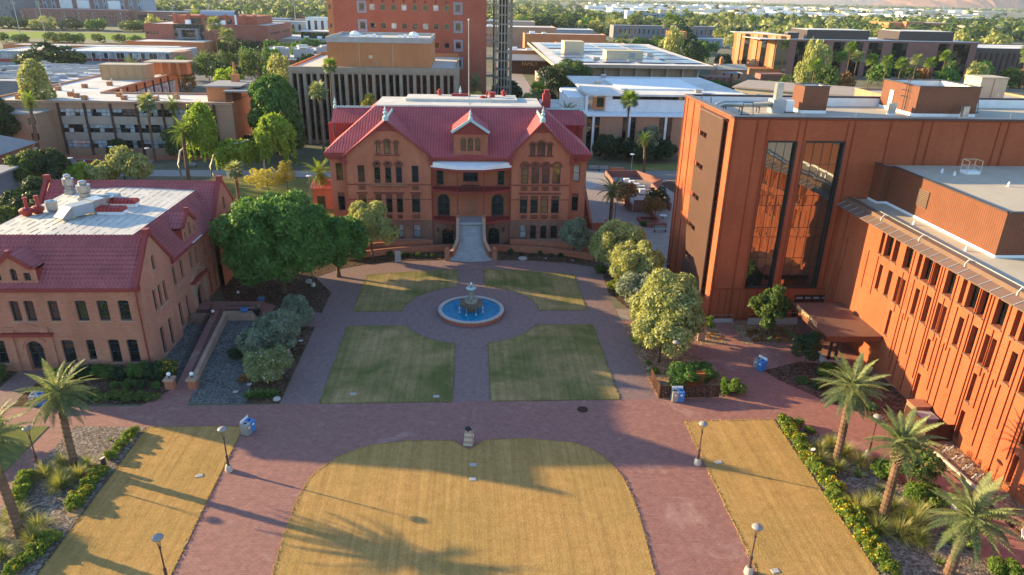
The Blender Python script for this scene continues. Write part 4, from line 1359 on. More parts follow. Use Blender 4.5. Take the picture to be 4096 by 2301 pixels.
for i in range(5):
 if chp is None:
  chp = thing('balcony_chair', (0, 0, 0), 'x', 'chair', 'chairs along the balcony table')
  part('seat', MB().box(-.2, .2, -.2, .2, .42, .46), 'dark', chp, False); part('backrest', MB().box(-.2, .2, .17, .2, .46, .9), 'dark', chp, False)
  for a in (-.18, .18):
   part('leg', MB().bar((a, -.18, 0), (a, -.18, .42), .03), 'dark', chp, False); part('leg', MB().bar((a, .18, 0), (a, .18, .42), .03), 'dark', chp, False)
 place(chp, used, (-1.25+i*.62, 110.15, 9.72), PI, label='%s dark chair from the left in front of the balcony table' % ORD[i])
# basement fronts either side of the stair
for X0, L, a in ((-6.4, 4.3, -4.8), (2.2, 4.4, 2.86)):
 w = Wall(OM, X0, F, 'S', L)
 w.win(a-X0, a+1.92-X0, .1, 3.1, arch=.8, cols=2, rows=[.42, .66], frame='green_door', gl='glass', depth=.45, fw=.16, name='door')
 w.build('om_stone', 4.3, .6, name='basement_wall')
 r_ = MB(); arch_ring(r_, a+.96, 3.1-.77, .98, .5, .08)
 part('arch_moulding', MB().add([(x, F+y, z) for x, y, z in r_.v], r_.f), 'om_stone', OM)
 xl = 5.45 if X0 > 0 else -5.45
 l = part('wall_lantern', MB().box(xl-.12, xl+.12, F-.3, F-.02, 2.5, 2.95).box(xl-.17, xl+.17, F-.35, F-.0, 2.95, 3.05), 'dark', OM)
# grand stair: each step its own piece
NS = 27
def half_w(y):
 return 1.92 if y > 106.6 else 1.92+1.3*((106.6-y)/2.9)**1.7
for i in range(NS):
 z = 4.55*(NS-i)/NS-.0
 y0 = 110.35-7.0*(i+1)/NS
 bul = .1+.75*(i/NS)**3
 hw = half_w(y0)
 pts = [(hw*k/5, y0+(.0 if True else 0)+bul*((k/5)**2)-.0) for k in range(-5, 6)]
 ytop = 110.6-7.0*i/NS+.35
 mb = MB().prism(pts+[(hw, ytop+bul), (-hw, ytop+bul)], max(0, z-.6) if i > 2 else 0, z)
 part('step', mb, 'step', OM)
part('stair_landing', MB().box(-1.95, 1.95, 109.2, 112.95, 4.32, 4.63), 'step', OM)
for s in (-1, 1):
 P = [(s*2.12, 109.5, 5.6)]
 for k in range(1, 14):
  y = 109.5-5.3*k/13
  zst = 4.55*(y-103.35)/7.0
  P.append((s*(half_w(y)+.22), y, max(.95, zst+.85)))
 mb = MB()
 for a, b in zip(P[:-1], P[1:]):
  x0, x1 = (a[0]-.19, a[0]+.19), (b[0]-.19, b[0]+.19)
  mb.add([(x0[0], a[1], 0), (x0[1], a[1], 0), (x0[1], a[1], a[2]), (x0[0], a[1], a[2]), (x1[0], b[1], 0), (x1[1], b[1], 0), (x1[1], b[1], b[2]), (x1[0], b[1], b[2])],
    [(3, 2, 6, 7), (0, 3, 7, 4), (1, 5, 6, 2)])
 part('balustrade', mb, 'om_trim', OM)
 cp = MB()
 for a, b in zip(P[:-1], P[1:]):
  cp.bar((a[0], a[1], a[2]+.06), (b[0], b[1], b[2]+.06), .5, .14)
 part('balustrade_cap', cp, 'pb_trim', OM)
 pr = part('stair_pier', MB().box(s*2.12-.27, s*2.12+.27, 109.3, 109.85, 4.3, 5.8).box(s*2.12-.33, s*2.12+.33, 109.25, 109.9, 5.8, 5.95), 'om_trim', OM)
 nw = part('newel', MB().box(s*3.75-.34, s*3.75+.34, 103.8, 104.5, 0, 1.35).box(s*3.75-.42, s*3.75+.42, 103.75, 104.55, 1.35, 1.5).lathe(s*3.75, 104.15, [(1.5, .25), (1.62, .16), (1.7, .3), (1.95, .36), (2.15, .24), (2.25, .05)], 10), 'om_trim', OM)
# front terrace walls
for s in (-1, 1):
 for nm, pts, h, m in (('terrace_wall', [(2.7, 108.5), (5, 108.35), (8, 107.95), (11, 107.4), (14, 106.6), (17, 105.4), (19.6, 104.0)], .95, 'om_brick'), ('area_wall', [(6.5, 109.6), (9, 109.3), (12, 108.8), (15, 108.1), (18.5, 107.0), (21.5, 105.8)], 1.45, 'om_brick')):
  t = thing(nm, (s*10, 107, 0), ('low curved red wall in front of the hall %s of the stair' if nm == 'terrace_wall' else 'taller inner curved wall before the basement windows %s of the stair') % ('right' if s > 0 else 'left'), 'wall', 'curved front walls')
  mb, cp = MB(), MB()
  for a, b in zip(pts[:-1], pts[1:]):
   mb.bar((s*a[0], a[1], h/2), (s*b[0], b[1], h/2), .36, h); cp.bar((s*a[0], a[1], h+.07), (s*b[0], b[1], h+.07), .52, .14)
  part('wall_body', mb, m, t); part('coping', cp, 'om_trim', t)
# east side stair of the hall
t = thing('side_stair', (21, 125, 0), 'red stone side stair descending along the right flank of the hall', 'stairs')
for i in range(18):
 part('step', MB().box(19.1, 21.6, 120.6+.42*i, 121.1+.42*i, 0, .2+.21*i), 'om_trim', t)
part('landing', MB().box(19.1, 21.6, 128.1, 131, 0, 4.0), 'om_stone', t)
mb = MB().prism([(21.6, 120.3), (22.1, 120.3), (22.1, 131), (21.6, 131)], 0, lambda x, y: 1.1+max(0, (y-121))*.47)
part('stair_wall', mb, 'om_trim', t)
mb = MB().box(22.1, 25, 119.6, 120.1, 0, 1.3).box(24.6, 25.1, 119.6, 121.5, 0, 1.5)
part('stair_wall', mb, 'om_brick', t)
# small west annex at the hall
t = thing('hall_annex', (-27, 133, 0), 'small red gabled porch annex at the back left of the hall', 'building')
w = Wall(t, -30.4, 132.5, 'S', 7.8); w.win(.8, 2.3, .1, 2.6, frame='green_door', rows=1, name='door'); w.win(4.0, 5.6, 2.0, 3.9, arch=1, gl='glass_amber'); w.build('om_brick', 4.3, .2)
w = Wall(t, -30.4, 138.5, 'W', 6); w.build('om_brick', 4.3)
part('roof', MB().add([(-30.7, 132.1, 4.2), (-22.5, 132.1, 4.2), (-22.5, 135.5, 5.4), (-30.7, 135.5, 5.4), (-30.7, 139, 4.2), (-22.5, 139, 4.2)], [(0, 1, 2, 3), (3, 2, 5, 4), (0, 3, 4)]), 'shingle', t)
# ------------------------------------------------------------------ left tiled-roof hall
LB = thing('tiled_roof_hall', (-47, 74, 0), 'salmon brick two-storey hall with red barrel-tile roof, flat white deck and coped gables at left', 'building')
XW, YF = -58.6, 69.77
w = Wall(LB, XW, YF, 'S', 23.6)
def lw(spans, za, zb, **kw):
 for a, b in spans:
  w.win(a-XW, b-XW, za, zb, arch=.22, rows=[.44, .8], sill='pb_trim', **kw)
lw([(-57.2, -56.2), (-54.6, -53.6), (-52.2, -51.2)], 6.02, 8.38)
lw([(-48.61, -47.65), (-47.15, -46.14), (-44.73, -43.7), (-41.92, -40.78), (-39.7, -38.58), (-37.53, -36.38)], 6.02, 8.38)
lw([(-57.2, -56.0), (-54.6, -53.4), (-51.4, -50.25), (-44.37, -43.06), (-39.45, -38.28), (-37.48, -36.34)], .9, 3.74)
lw([(-41.76, -40.93)], 1.28, 3.72)
w.win(-48.15-XW, -46.35-XW, .1, 3.62, arch=1, cols=2, rows=[.22, .52, .72, .86], frame='teal', gl='glass', depth=.5, fw=.16, name='door')
w.build('pb_brick', 10.0, .5, name='front_wall')
r_ = MB(); arch_ring(r_, -47.25, 2.72, 1.15, .42, .1)
part('arch_moulding', MB().add([(x, YF+y, z) for x, y, z in r_.v], r_.f), 'pb_brick', LB)
part('portal_pilaster', MB().box(-49.9, -49.1, YF-.18, YF-.005, 0, 4.3), 'pb_brick', LB)
part('portal_pilaster', MB().box(-45.8, -45.05, YF-.18, YF-.005, 0, 4.3), 'pb_brick', LB)
part('portal_cornice', MB().box(-50.1, -44.9, YF-.55, YF+.02, 4.35, 4.68), 'red_paint', LB)
pm = MB().box(-49.8, -48.9, YF-.14, YF-.003, 4.7, 5.35).box(-46.2, -45.3, YF-.14, YF-.003, 4.7, 5.35)
pm.bar((-48.9, YF-.08, 5.15), (-47.3, YF-.08, 5.75), .14, .2).bar((-47.3, YF-.08, 5.75), (-46.1, YF-.08, 5.15), .14, .2)
part('portal_pediment', pm, 'pb_brick', LB)
# east side: two gables and the recessed middle
ZG = 14.35
def gab(u): return 10.05+(ZG-10.05)*max(0, 1-abs(u-4.2)/4.2)
for k, yb in enumerate((69.77, 93.7)):
 w = Wall(LB, -35.0, yb, 'E', 8.4)
 if k == 0:
  for a in (72.48, 73.85, 75.2):
   w.win(a-yb, a+.75-yb, 5.85, 8.32, arch=.2, rows=[.44, .8])
  for a in (72.55, 74.85):
   w.win(a-yb, a+.85-yb, .35, 3.7, arch=.2, rows=[.44, .8], sill='pb_trim')
 w.win(3.85, 4.55, 10.3, 12.0, arch=1, rows=2, fw=.12, sill='pb_trim')
 w.build('pb_brick', gab, .3, breaks=(4.2,), name='gable_wall')
 if k == 0:
  part('window_sill', MB().box(-35.0, -34.88, 72.3, 76.1, 5.65, 5.83), 'pb_trim', LB)
w = Wall(LB, -35.6, 78.17, 'E', 15.55)
for a, b in ((79.43, 80.25), (81.85, 82.65), (84.96, 85.75), (86.9, 87.66), (90.06, 90.8), (92.3, 93.1)):
 w.win(a-78.17, b-78.17, 6.05, 8.36, arch=.2, rows=[.44, .8])
for a, b in ((79.5, 80.35), (81.85, 82.65), (90.1, 90.95), (92.2, 93.0)):
 w.win(a-78.17, b-78.17, .45, 3.62, arch=.2, rows=[.44, .8], sill='pb_trim')
w.win(85.5-78.17, 87.3-78.17, .35, 3.35, arch=1, cols=2, rows=[.3, .7], depth=.45, fw=.15, name='door')
w.build('pb_brick', 9.5, .4, name='east_wall')
e = MB().box(-35.6, -35.45, 84.0, 84.8, 0, 4.3).box(-35.6, -35.45, 88.0, 88.8, 0, 4.3)
e.bar((-35.52, 84.4, 4.95), (-35.52, 86.4, 5.7), .16, .2).bar((-35.52, 86.4, 5.7), (-35.52, 88.3, 4.95), .16, .2).box(-35.6, -35.46, 84.0, 84.9, 4.6, 5.2).box(-35.6, -35.46, 87.9, 88.8, 4.6, 5.2)
part('side_portal', e, 'pb_trim', LB)
r_ = MB(); arch_ring(r_, 86.4, 2.45, .98, .3, .1)
part('arch_moulding', MB().add([(-35.6-y, x, z) for x, y, z in r_.v], r_.f), 'pb_trim', LB)
part('portal_cornice', MB().box(-35.62, -35.1, 83.8, 89.0, 4.3, 4.6), 'red_paint', LB)
fr_ = MB()
for a, b in ((79.5, 82.6), (90.0, 93.1)):
 for y0, y1, z0, z1 in ((a, b, 5.5, 5.62), (a, b, 4.3, 4.42), (a, a+.12, 4.42, 5.5), (b-.12, b, 4.42, 5.5)):
  fr_.box(-35.58, -35.53, y0, y1, z0, z1)
fr_.box(-35.58, -35.5, 78.2, 93.6, 5.78, 5.9)
part('panel_moulding', fr_, 'pb_trim', LB)
part('stone_base', MB().box(-35.585, -35.52, 78.2, 93.6, 0, .4), 'om_stone', LB)
# back and west walls
Wall(LB, -35.0, 102.1, 'N', 23.6).build('pb_brick', 10.0, name='back_wall')
Wall(LB, XW, 102.1, 'W', 32.33).build('pb_brick', 9.9, name='west_wall')
# roofs
def gable_prism(x0, x1, yc, half, zr, ze, th=.25):
 mb = MB()
 return mb.add([(x0, yc-half, ze), (x0, yc, zr), (x0, yc+half, ze), (x1, yc-half, ze), (x1, yc, zr), (x1, yc+half, ze),
     (x0, yc-half, ze-th), (x0, yc+half, ze-th), (x1, yc-half, ze-th), (x1, yc+half, ze-th)],
     [(0, 3, 4, 1), (1, 4, 5, 2), (0, 6, 8, 3), (2, 5, 9, 7), (0, 1, 2, 7, 6), (3, 8, 9, 5, 4), (6, 7, 9, 8)])
part('front_roof', gable_prism(XW+.2, -35.35, 73.97, 4.75, 14.15, 9.95), 'tile', LB)
part('back_roof', gable_prism(XW+.2, -35.35, 97.9, 4.75, 14.15, 9.95), 'tile', LB)
mb = MB().poly([(-35.05, 77.5, 9.4), (-35.05, 94.5, 9.4), (-38.15, 97, 13.25), (-38.15, 74.6, 13.25)])
mb.poly([(-57.9, 77.5, 9.4), (-54.85, 74.6, 13.25), (-54.85, 97, 13.25), (-57.9, 94.5, 9.4)])
part('side_roof', mb, 'tile', LB)
dk = MB()
dk.add([(-54.9, 74.2, 13.2), (-38.1, 74.2, 13.2), (-38.1, 97.1, 13.2), (-54.9, 97.1, 13.2), (-47.6, 74.2, 13.5), (-47.6, 97.6, 13.5)], [(0, 4, 5, 3), (4, 1, 2, 5)])
part('roof_deck', dk, 'deck', LB)
sm = MB()
qs = random.Random(6)
for i in range(17):
 x = -54.2+i*.98
 y = 74.8
 while y < 96.5:
  y2 = y+qs.uniform(.6, 3.2)
  z = 13.21+.3*(1-abs(x+47.6)/9)
  sm.bar((x, y, z), (x+.03, min(y2, 97), z), qs.uniform(.02, .07), .02)
  y = y2+qs.uniform(.3, 1.6)
part('membrane_seams', sm, 'dark', LB)['kind'] = 'stuff'
rc = MB()
for y in (73.97, 97.9):
 for i in range(56):
  x = XW+.5+i*.405
  rc.add([(x, y-.16, 14.1), (x+.36, y-.16, 14.1), (x+.36, y+.16, 14.1), (x, y+.16, 14.1), (x+.02, y, 14.36), (x+.34, y, 14.3)], [(0, 1, 5, 4), (3, 4, 5, 2), (1, 2, 5), (0, 4, 3)])
part('ridge_tiles', rc, 'tile', LB)
# barrel rows as real ribs on the front slopes
def ribs(name, x0, x1, yl, zl, yh, zh, pitch=.42):
 mb = MB(); n = int((x1-x0)/pitch)
 for i in range(n):
  x = x0+pitch*(i+.5)
  mb.add([(x-.1, yl, zl+.01), (x+.1, yl, zl+.01), (x, yl, zl+.1), (x-.1, yh, zh+.01), (x+.1, yh, zh+.01), (x, yh, zh+.1)], [(0, 2, 5, 3), (2, 1, 4, 5), (0, 1, 2)])
 o = part(name, mb, 'tile', LB); o['kind'] = 'stuff'
ribs('tile_rows', XW+.4, -35.5, 69.25, 9.97, 73.9, 14.1)
ribs('tile_rows', XW+.4, -35.5, 93.2, 9.97, 97.85, 14.1)
mb = MB()
for i in range(46):
 y = 77.3+.42*i*.98
 if y > 94.7: break
 mb.add([(-35.1, y-.1, 9.42), (-35.1, y+.1, 9.42), (-35.05, y, 9.53), (-38.1, y-.1, 13.22), (-38.1, y+.1, 13.22), (-38.05, y, 13.33)], [(0, 2, 5, 3), (2, 1, 4, 5)])
o = part('tile_rows', mb, 'tile', LB); o['kind'] = 'stuff'
for yc in (73.97, 97.9):
 for s in (-1, 1):
  for xx in (-35.15, XW+.2):
   part('gable_coping', MB().bar((xx, yc+s*4.55, 10.0), (xx, yc, 14.62), .5, .36), 'red_paint', LB)
   part('kneeler', MB().box(xx-.28, xx+.35, yc+s*4.55-.3, yc+s*4.55+.3, 9.6, 10.15), 'red_paint', LB)
 for xx in (-35.15, XW+.2):
  part('gable_cap', MB().box(xx-.35, xx+.35, yc-.35, yc+.35, 14.1, 15.0), 'red_paint', LB)
part('gutter', MB().box(XW, -34.9, 69.05, 69.35, 9.72, 10.0).box(XW+.1, -35.1, 69.35, 69.75, 9.5, 9.75), 'red_paint', LB)
part('gutter', MB().box(-35.2, -34.85, 78.4, 93.5, 9.25, 9.45).box(-35.58, -35.2, 78.4, 93.5, 9.1, 9.3), 'red_paint', LB)
part('downpipe', MB().tube([(-35.35, 69.6, 9.6), (-35.35, 69.62, .1)], .09), 'red_paint', LB)
part('skylight_strip', MB().box(-35.15, -34.9, 85.2, 88.4, 9.46, 9.5), 'white', LB)
# dormers
def dormer_local(p0, ang, width, zb, ze, zr, deep, wins, nm):
 """front face in local wall coordinates"""
 w = Wall(LB, p0[0], p0[1], ang, width, zb)
 for a, b, c, d, ar in wins:
  w.win(a, b, c, d, arch=ar, rows=2, fw=.1)
 def tp(u): return ze+(zr-ze)*max(0, 1-abs(u-width/2)/(width/2*.8)) if abs(u-width/2) < width*.4 else ze
 w.build('pb_brick', tp, .2, breaks=(width*.1, width/2, width*.9), name='dormer_wall')
 hw = width/2
 mb = MB()
 for s in (-1, 1):
  mb.bar((hw+s*hw*.82, -.08, ze+.05), (hw, -.08, zr+.12), .26, .42)
  mb.box(hw+s*hw*.9-.3, hw+s*hw*.9+.3, -.14, .35, ze-.08, ze+.14)
 w.put('dormer_coping', mb, 'red_paint')
 w.put('dormer_cap', MB().box(hw-.2, hw+.2, -.22, .25, zr-.1, zr+.55), 'red_paint')
 mb = MB().add([(0, 0.1, ze), (hw, .1, zr), (width, .1, ze), (0, deep, ze), (hw, deep, zr), (width, deep, ze), (0, .1, ze-.2), (width, .1, ze-.2), (0, deep, ze-.2), (width, deep, ze-.2)],
     [(0, 1, 4, 3), (1, 2, 5, 4), (0, 3, 8, 6), (2, 7, 9, 5)])
 w.put('dormer_roof', mb, 'tile')
 mb = MB().poly([(0, 0, zb), (0, 0, ze), (0, deep, ze)]).poly([(width, 0, zb), (width, deep, ze), (width, 0, ze)])
 w.put('dormer_cheek', mb, 'red_paint')
 w.put('dormer_skirt', MB().box(-.15, width+.15, -.1, .12, zb-.35, zb+.02), 'red_paint')
dormer_local((-49.75, YF-.02), 'S', 4.75, 10.3, 12.05, 13.45, 4.0, [(.4, 1.15, 10.68, 11.55, 0), (2.1, 2.78, 10.68, 12.02, 1), (3.4, 4.1, 10.68, 11.55, 0)], 'dormer')
dormer_local((-35.55, 83.85), 'E', 4.75, 9.95, 11.75, 13.25, 2.4, [(.55, 1.15, 10.2, 11.1, 0), (2.08, 2.72, 10.3, 11.9, 1), (3.6, 4.2, 10.2, 11.1, 0)], 'dormer')
# roof equipment: each stands on the deck and is a thing of its own
def exhaust(x, y, s, lb):
 t = thing('exhaust_fan', (x, y, 13.3), lb, 'roof fan')
 part('curb', MB().box(x-.75*s, x+.75*s, y-.75*s, y+.75*s, 13.2, 13.6+.3*s).box(x-.55*s, x+.55*s, y-.55*s, y+.55*s, 13.6+.3*s, 14.0+.4*s), 'galv', t)
 part('drum', MB().lathe(x, y, [(14.0+.4*s, .6*s), (14.2+.4*s, .95*s), (14.9+.6*s, .98*s), (14.92+.6*s, .8*s)], 18), 'galv', t, smooth=False)
 part('cap', MB().lathe(x, y, [(14.8+.6*s, .5*s), (15.1+.65*s, .62*s), (15.3+.7*s, .6*s), (15.4+.7*s, .3*s)], 16), 'galv', t)
exhaust(-53.83, 94.6, .72, 'farther of two tall steel exhaust fans at the back of the white roof deck')
exhaust(-50.0, 90.9, .85, 'nearer and larger of two tall steel exhaust fans on the white roof deck')
t = thing('exhaust_fan', (-51, 85.1, 13.3), 'low open steel drum fan by itself on the white roof deck', 'roof fan')
part('curb', MB().box(-51.6, -50.4, 84.5, 85.7, 13.25, 13.6), 'galv', t); part('drum', MB().lathe(-51, 85.1, [(13.6, .45), (13.9, .6), (14.9, .68), (14.92, .5), (14.3, .3)], 16), 'galv', t)
t = thing('air_duct_unit', (-46.9, 83.6, 13.3), 'long grey sheet-metal duct unit with downturned hood on the roof deck', 'air handler')
def rotbox(cx, cy, ang, boxes):
 mb = MB()
 c, s = math.cos(ang), math.sin(ang)
 for b in boxes: mb.box(*b)
 mb.v = [(cx+x*c-y*s, cy+x*s+y*c, z) for x, y, z in mb.v]
 return mb
DA = 1.05
part('duct', rotbox(-46.9, 83.9, DA, [(-1.6, 1.1, -.85, .85, 13.75, 15.0)]), 'metal_grey', t)
part('fan_housing', rotbox(-46.9, 83.9, DA, [(1.12, 2.6, -.95, .95, 13.45, 15.15)]), 'galv', t)
hd = MB().add([(-1.62, -.85, 13.75), (-1.62, .85, 13.75), (-1.62, .85, 15), (-1.62, -.85, 15), (-3.0, -.85, 13.9), (-3.0, .85, 13.9), (-2.2, -.8, 13.5), (-2.2, .8, 13.5)], [(3, 2, 5, 4), (0, 3, 4, 6), (1, 7, 5, 2), (4, 5, 7, 6)])
c, s = math.cos(DA), math.sin(DA); hd.v = [(-46.9+x*c-y*s, 83.9+x*s+y*c, z) for x, y, z in hd.v]
part('intake_hood', hd, 'galv', t)
for i, (x, y) in enumerate(((-43.92, 84.97), (-43.9, 88.45))):
 t = thing('barrel_skylight', (x, y, 13.3), '%s of two dark red ribbed barrel skylights on the white deck' % ('nearer' if i == 0 else 'farther'), 'skylight')
 part('curb', MB().box(x-1.5, x+1.5, y-.6, y+.6, 13.25, 13.75), 'white', t)
 for k in range(7):
  a = x-1.62+k*.46
  mb = MB()
  mb.add([(a, y-.75, 13.8), (a, y-.6, 14.2), (a, y, 14.42), (a, y+.6, 14.2), (a, y+.75, 13.8), (a+.4, y-.75, 13.8), (a+.4, y-.6, 14.2), (a+.4, y, 14.42), (a+.4, y+.6, 14.2), (a+.4, y+.75, 13.8)],
    [(0, 1, 6, 5), (1, 2, 7, 6), (2, 3, 8, 7), (3, 4, 9, 8), (4, 3, 2, 1, 0), (5, 6, 7, 8, 9)])
  part('rib', mb, 'red_sat', t)
t = thing('roof_dish', (-46.1, 88.2, 13.3), 'upturned mesh dish vent between the duct unit and the red skylights', 'vent')
part('stand', MB().cyl(-46.1, 88.2, 13.3, 13.9, .35), 'galv', t); part('dish', MB().lathe(-46.1, 88.2, [(13.9, .3), (14.4, .8), (14.6, .95), (14.58, .85), (14.0, .2)], 16), 'galv', t)
t = thing('roof_hatch', (-47.2, 91.9, 13.3), 'flat grey roof hatch near the back of the white deck', 'hatch')
part('lid', MB().box(-48.1, -46.3, 91.2, 92.6, 13.4, 13.95), 'metal_grey', t)
for i, (x, y) in enumerate(((-53.7, 84.4), (-52.9, 85.3))):
 t = thing('red_vent_stack', (x, y, 13.3), '%s of the pair of bright red hooded fans with stacks at the left deck edge' % ('nearer' if i == 0 else 'farther'), 'vent')
 part('hood', MB().lathe(x, y, [(13.3, .45), (13.7, .75), (14.0, .8), (14.25, .4)], 12), 'red_sat', t); part('stack', MB().cyl(x+.1, y+.1, 14.0, 15.3, .2).cyl(x+.1, y+.1, 15.3, 15.5, .27), 'red_sat', t)
# ramp, its walls, piers with globes
t = thing('entry_ramp', (-31, 74, 0), 'sloping red paved ramp with iron railings up to the side door of the tiled hall', 'ramp')
RA, RB = (-30.55, 65.9), (-33.0, 85.8)
def lerp(a, b, q): return a+(b-a)*q
part('ramp_floor', MB().add([(-31.35, 65.9, .0), (-29.85, 65.9, .0), (-31.9, 84, .75), (-33.3, 84, .75), (-31.35, 65.9, -.05), (-29.85, 65.9, -.05), (-31.9, 84, -.05), (-33.3, 84, -.05)], [(0, 1, 2, 3), (0, 4, 5, 1), (1, 5, 6, 2), (0, 3, 7, 4)]), 'pav_red', t)
part('landing', MB().box(-35.5, -27.6, 84.0, 86.6, 0, .8), 'pav_red', t)
part('curb_wall', MB().add([(-29.8, 66.2, 0), (-29.35, 66.2, 0), (-29.35, 66.2, .8), (-29.8, 66.2, .8), (-31.55, 82.6, 0), (-31.1, 82.6, 0), (-31.1, 82.6, 1.05), (-31.55, 82.6, 1.05)], [(3, 2, 6, 7), (0, 3, 7, 4), (1, 5, 6, 2), (4, 7, 6, 5), (0, 1, 2, 3)]), 'pb_trim', t)
part('curb_wall', MB().box(-31.5, -27.6, 82.2, 82.9, 0, 1.1), 'pb_trim', t)
part('wall_body', MB().box(-35.5, -33.2, 81.3, 82.6, 0, .95), 'om_stone', t)
railing('railing', [(-31.45, 66.2, 0), (-33.35, 84, .75)], 0, .95, 'dark', .3, t); railing('railing', [(-29.95, 66.2, 0), (-31.75, 82.5, .7)], 0, .95, 'dark', .3, t)
railing('railing', [(-33.3, 86.7, .8), (-27.6, 86.7, .8)], 0, .95, 'dark', .3, t); railing('railing', [(-31.3, 83.1, .8), (-27.6, 83.1, .8), (-26.4, 82.0, .1)], 0, .95, 'dark', .3, t)
for i in range(4):
 part('step', MB().box(-27.6+.35*i, -27.25+.35*i, 83.2, 86.6, 0, .64-.16*i), 'pav_red', t)
for i, (x, y, lb) in enumerate(((-31.75, 65.75, 'left of the two gate piers with white globe lights at the foot of the ramp'), (-29.4, 65.75, 'right of the two gate piers with white globe lights at the foot of the ramp'))):
 t = thing('gate_pier', (x, y, 0), lb, 'pier')
 part('pier_body', MB().box(x-.42, x+.42, y-.4, y+.4, 0, 1.0), 'om_brick', t); part('cap', MB().box(x-.52, x+.52, y-.5, y+.5, 1.0, 1.2), 'pb_trim', t)
 part('lamp_stem', MB().cyl(x, y, 1.2, 1.5, .07), 'dark', t); part('globe', MB().ball(x, y, 1.68, .22), 'globe', t, smooth=True)
for i, (x, y) in enumerate(((-32.6, 81.9), (-31.3, 88.0))):
 t = thing('globe_light', (x, y, .9), '%s small white globe light by the ramp landing' % ('nearer' if i == 0 else 'farther'), 'lamp')
 part('lamp_stem', MB().cyl(x, y, .9, 1.3, .06), 'dark', t); part('globe', MB().ball(x, y, 1.5, .2), 'globe', t, smooth=True)
for i, (x, y, z) in enumerate(((-28.9, 82.5, 1.1), (-28.3, 87.8, .2), (-27.3, 82.4, 0.9))):
 t = thing('glazed_pot', (x, y, z), 'dark blue glazed pot with spiky plant, %s by the ramp landing' % ['on the curb wall', 'behind the railing', 'at the steps'][i], 'planter')
 part('pot', MB().lathe(x, y, [(z, .3), (z+.35, .48), (z+.6, .42), (z+.6, .34)], 14), 'blue' if i != 2 else 'dark', t)
 o = bpy.data.objects.new('leaves', tuft_mesh(26, .9, .1, .03, ['leaf_mid'], 'leaves', .9)); link(o, t); o.location = (0, 0, .5)
# ------------------------------------------------------------------ large orange brick hall on the right
DH = thing('orange_brick_hall', (46, 90, 0), 'tall modern orange-red brick hall with bronze screens and two full-height glass strips at right', 'building')
TX, TY, TZ = 31.0, 81.6, 26.0
w = Wall(DH, TX, TY, 'S', 58)
gl1, gl2 = (35.45, 39.1), (40.1, 45.0)
for a, b in (gl1, gl2):
 w.open.append((a-TX, b-TX, 4.5, 23.55, 0))
w.open.append((42.4-TX, 47.3-TX, .2, 3.5, 0)); w.open.append((38.6-TX, 39.8-TX, .1, 3.6, 0))
w.build('dur_brick', TZ, .5, name='south_wall')
w.put('lower_band', MB().box(0, 16.4, -.03, -.005, 0.0, .2), 'dur_dark')
rp = random.Random(5)
for a, b in (gl1, gl2):
 fr_ = MB()
 fr_.box(a, a+.14, TY+.1, TY+.45, 4.5, 23.55).box(b-.2, b, TY-.12, TY+.45, 4.5, 23.55).box(a, b, TY-.05, TY+.45, 4.42, 4.62).box(a, b, TY-.05, TY+.45, 23.4, 23.62)
 zs = [4.62, 7.3, 8.57, 11.4, 12.65, 15.5, 16.8, 20.7, 23.4]
 nc = 3 if b-a < 4 else 4
 xs = [a+.14+(b-a-.34)*k/nc for k in range(nc+1)]
 for z in zs[1:-1]: fr_.box(a+.14, b-.2, TY+.32, TY+.4, z-.02, z+.02)
 for x in xs[1:-1]: fr_.box(x-.02, x+.02, TY+.32, TY+.4, 4.6, 23.4)
 part('curtain_wall_frame', fr_, 'dark', DH)
 for i in range(len(zs)-1):
  for k in range(nc):
   t1, t2 = rp.uniform(-.012, .012), rp.uniform(-.012, .012)
   part('pane', MB().poly([(xs[k], TY+.36+t1, zs[i]), (xs[k+1], TY+.36-t1, zs[i]), (xs[k+1], TY+.36+t2, zs[i+1]), (xs[k], TY+.36-t2, zs[i+1])]), 'glass_dur', DH)
# pilaster grooves as thin proud strips, groove shade put into darker brick
for x in (31.3, 33.9, 35.24, 38.98, 39.8, 44.98, 45.8, 50.2, 54.15, 55.3, 59.8, 63.8, 64.9, 69.3, 73.3, 74.4, 78.8):
 w_ = MB()
 w_.box(x-.07, x+.07, TY-.09, TY-.002, 4.6 if 34 < x < 46 else .0, TZ)
 part('groove_strip', w_, 'dur_dark', DH)
for x in (32.3, 33.2, 34.1, 35.0, 35.9, 37.2, 38.1, 40.6, 41.4):
 part('groove_strip', MB().box(x-.05, x+.05, TY-.08, TY-.002, .0, 4.35), 'dur_dark', DH)
part('band', MB().box(31.05, 46.3, TY-.1, TY-.003, 4.36, 4.48), 'dur_dark', DH)
part('entrance_glass', MB().poly([(42.4, TY+.4, .2), (47.3, TY+.4, .2), (47.3, TY+.4, 3.5), (42.4, TY+.4, 3.5)]), 'glass_dur', DH)
part('door', MB().poly([(38.6, TY+.4, .1), (39.8, TY+.4, .1), (39.8, TY+.4, 3.6), (38.6, TY+.4, 3.6)]), 'dark', DH)
sg = MB()
for i, tx in enumerate(('GOOD', 'PEOPLE', 'GOOD', 'COFFEE')):
 x0 = 42.55+i*1.13
 p = part('sign_panel', MB().box(x0, x0+1.0, TY-.06, TY+.02, 2.78, 3.45), 'brown_col', DH)
 me = text_mesh(tx, .3, .01, 'lettering'); me.materials.append(M['white'])
 o = bpy.data.objects.new('lettering', me); link(o, p)
 o.rotation_euler = (PI/2, 0, 0); o.location = Vector((x0+.5, TY-.075, 3.0)) - Vector((46, 90, 0))
 o.scale = (.9 if i < 1 or i == 2 else .72, 1, 1)
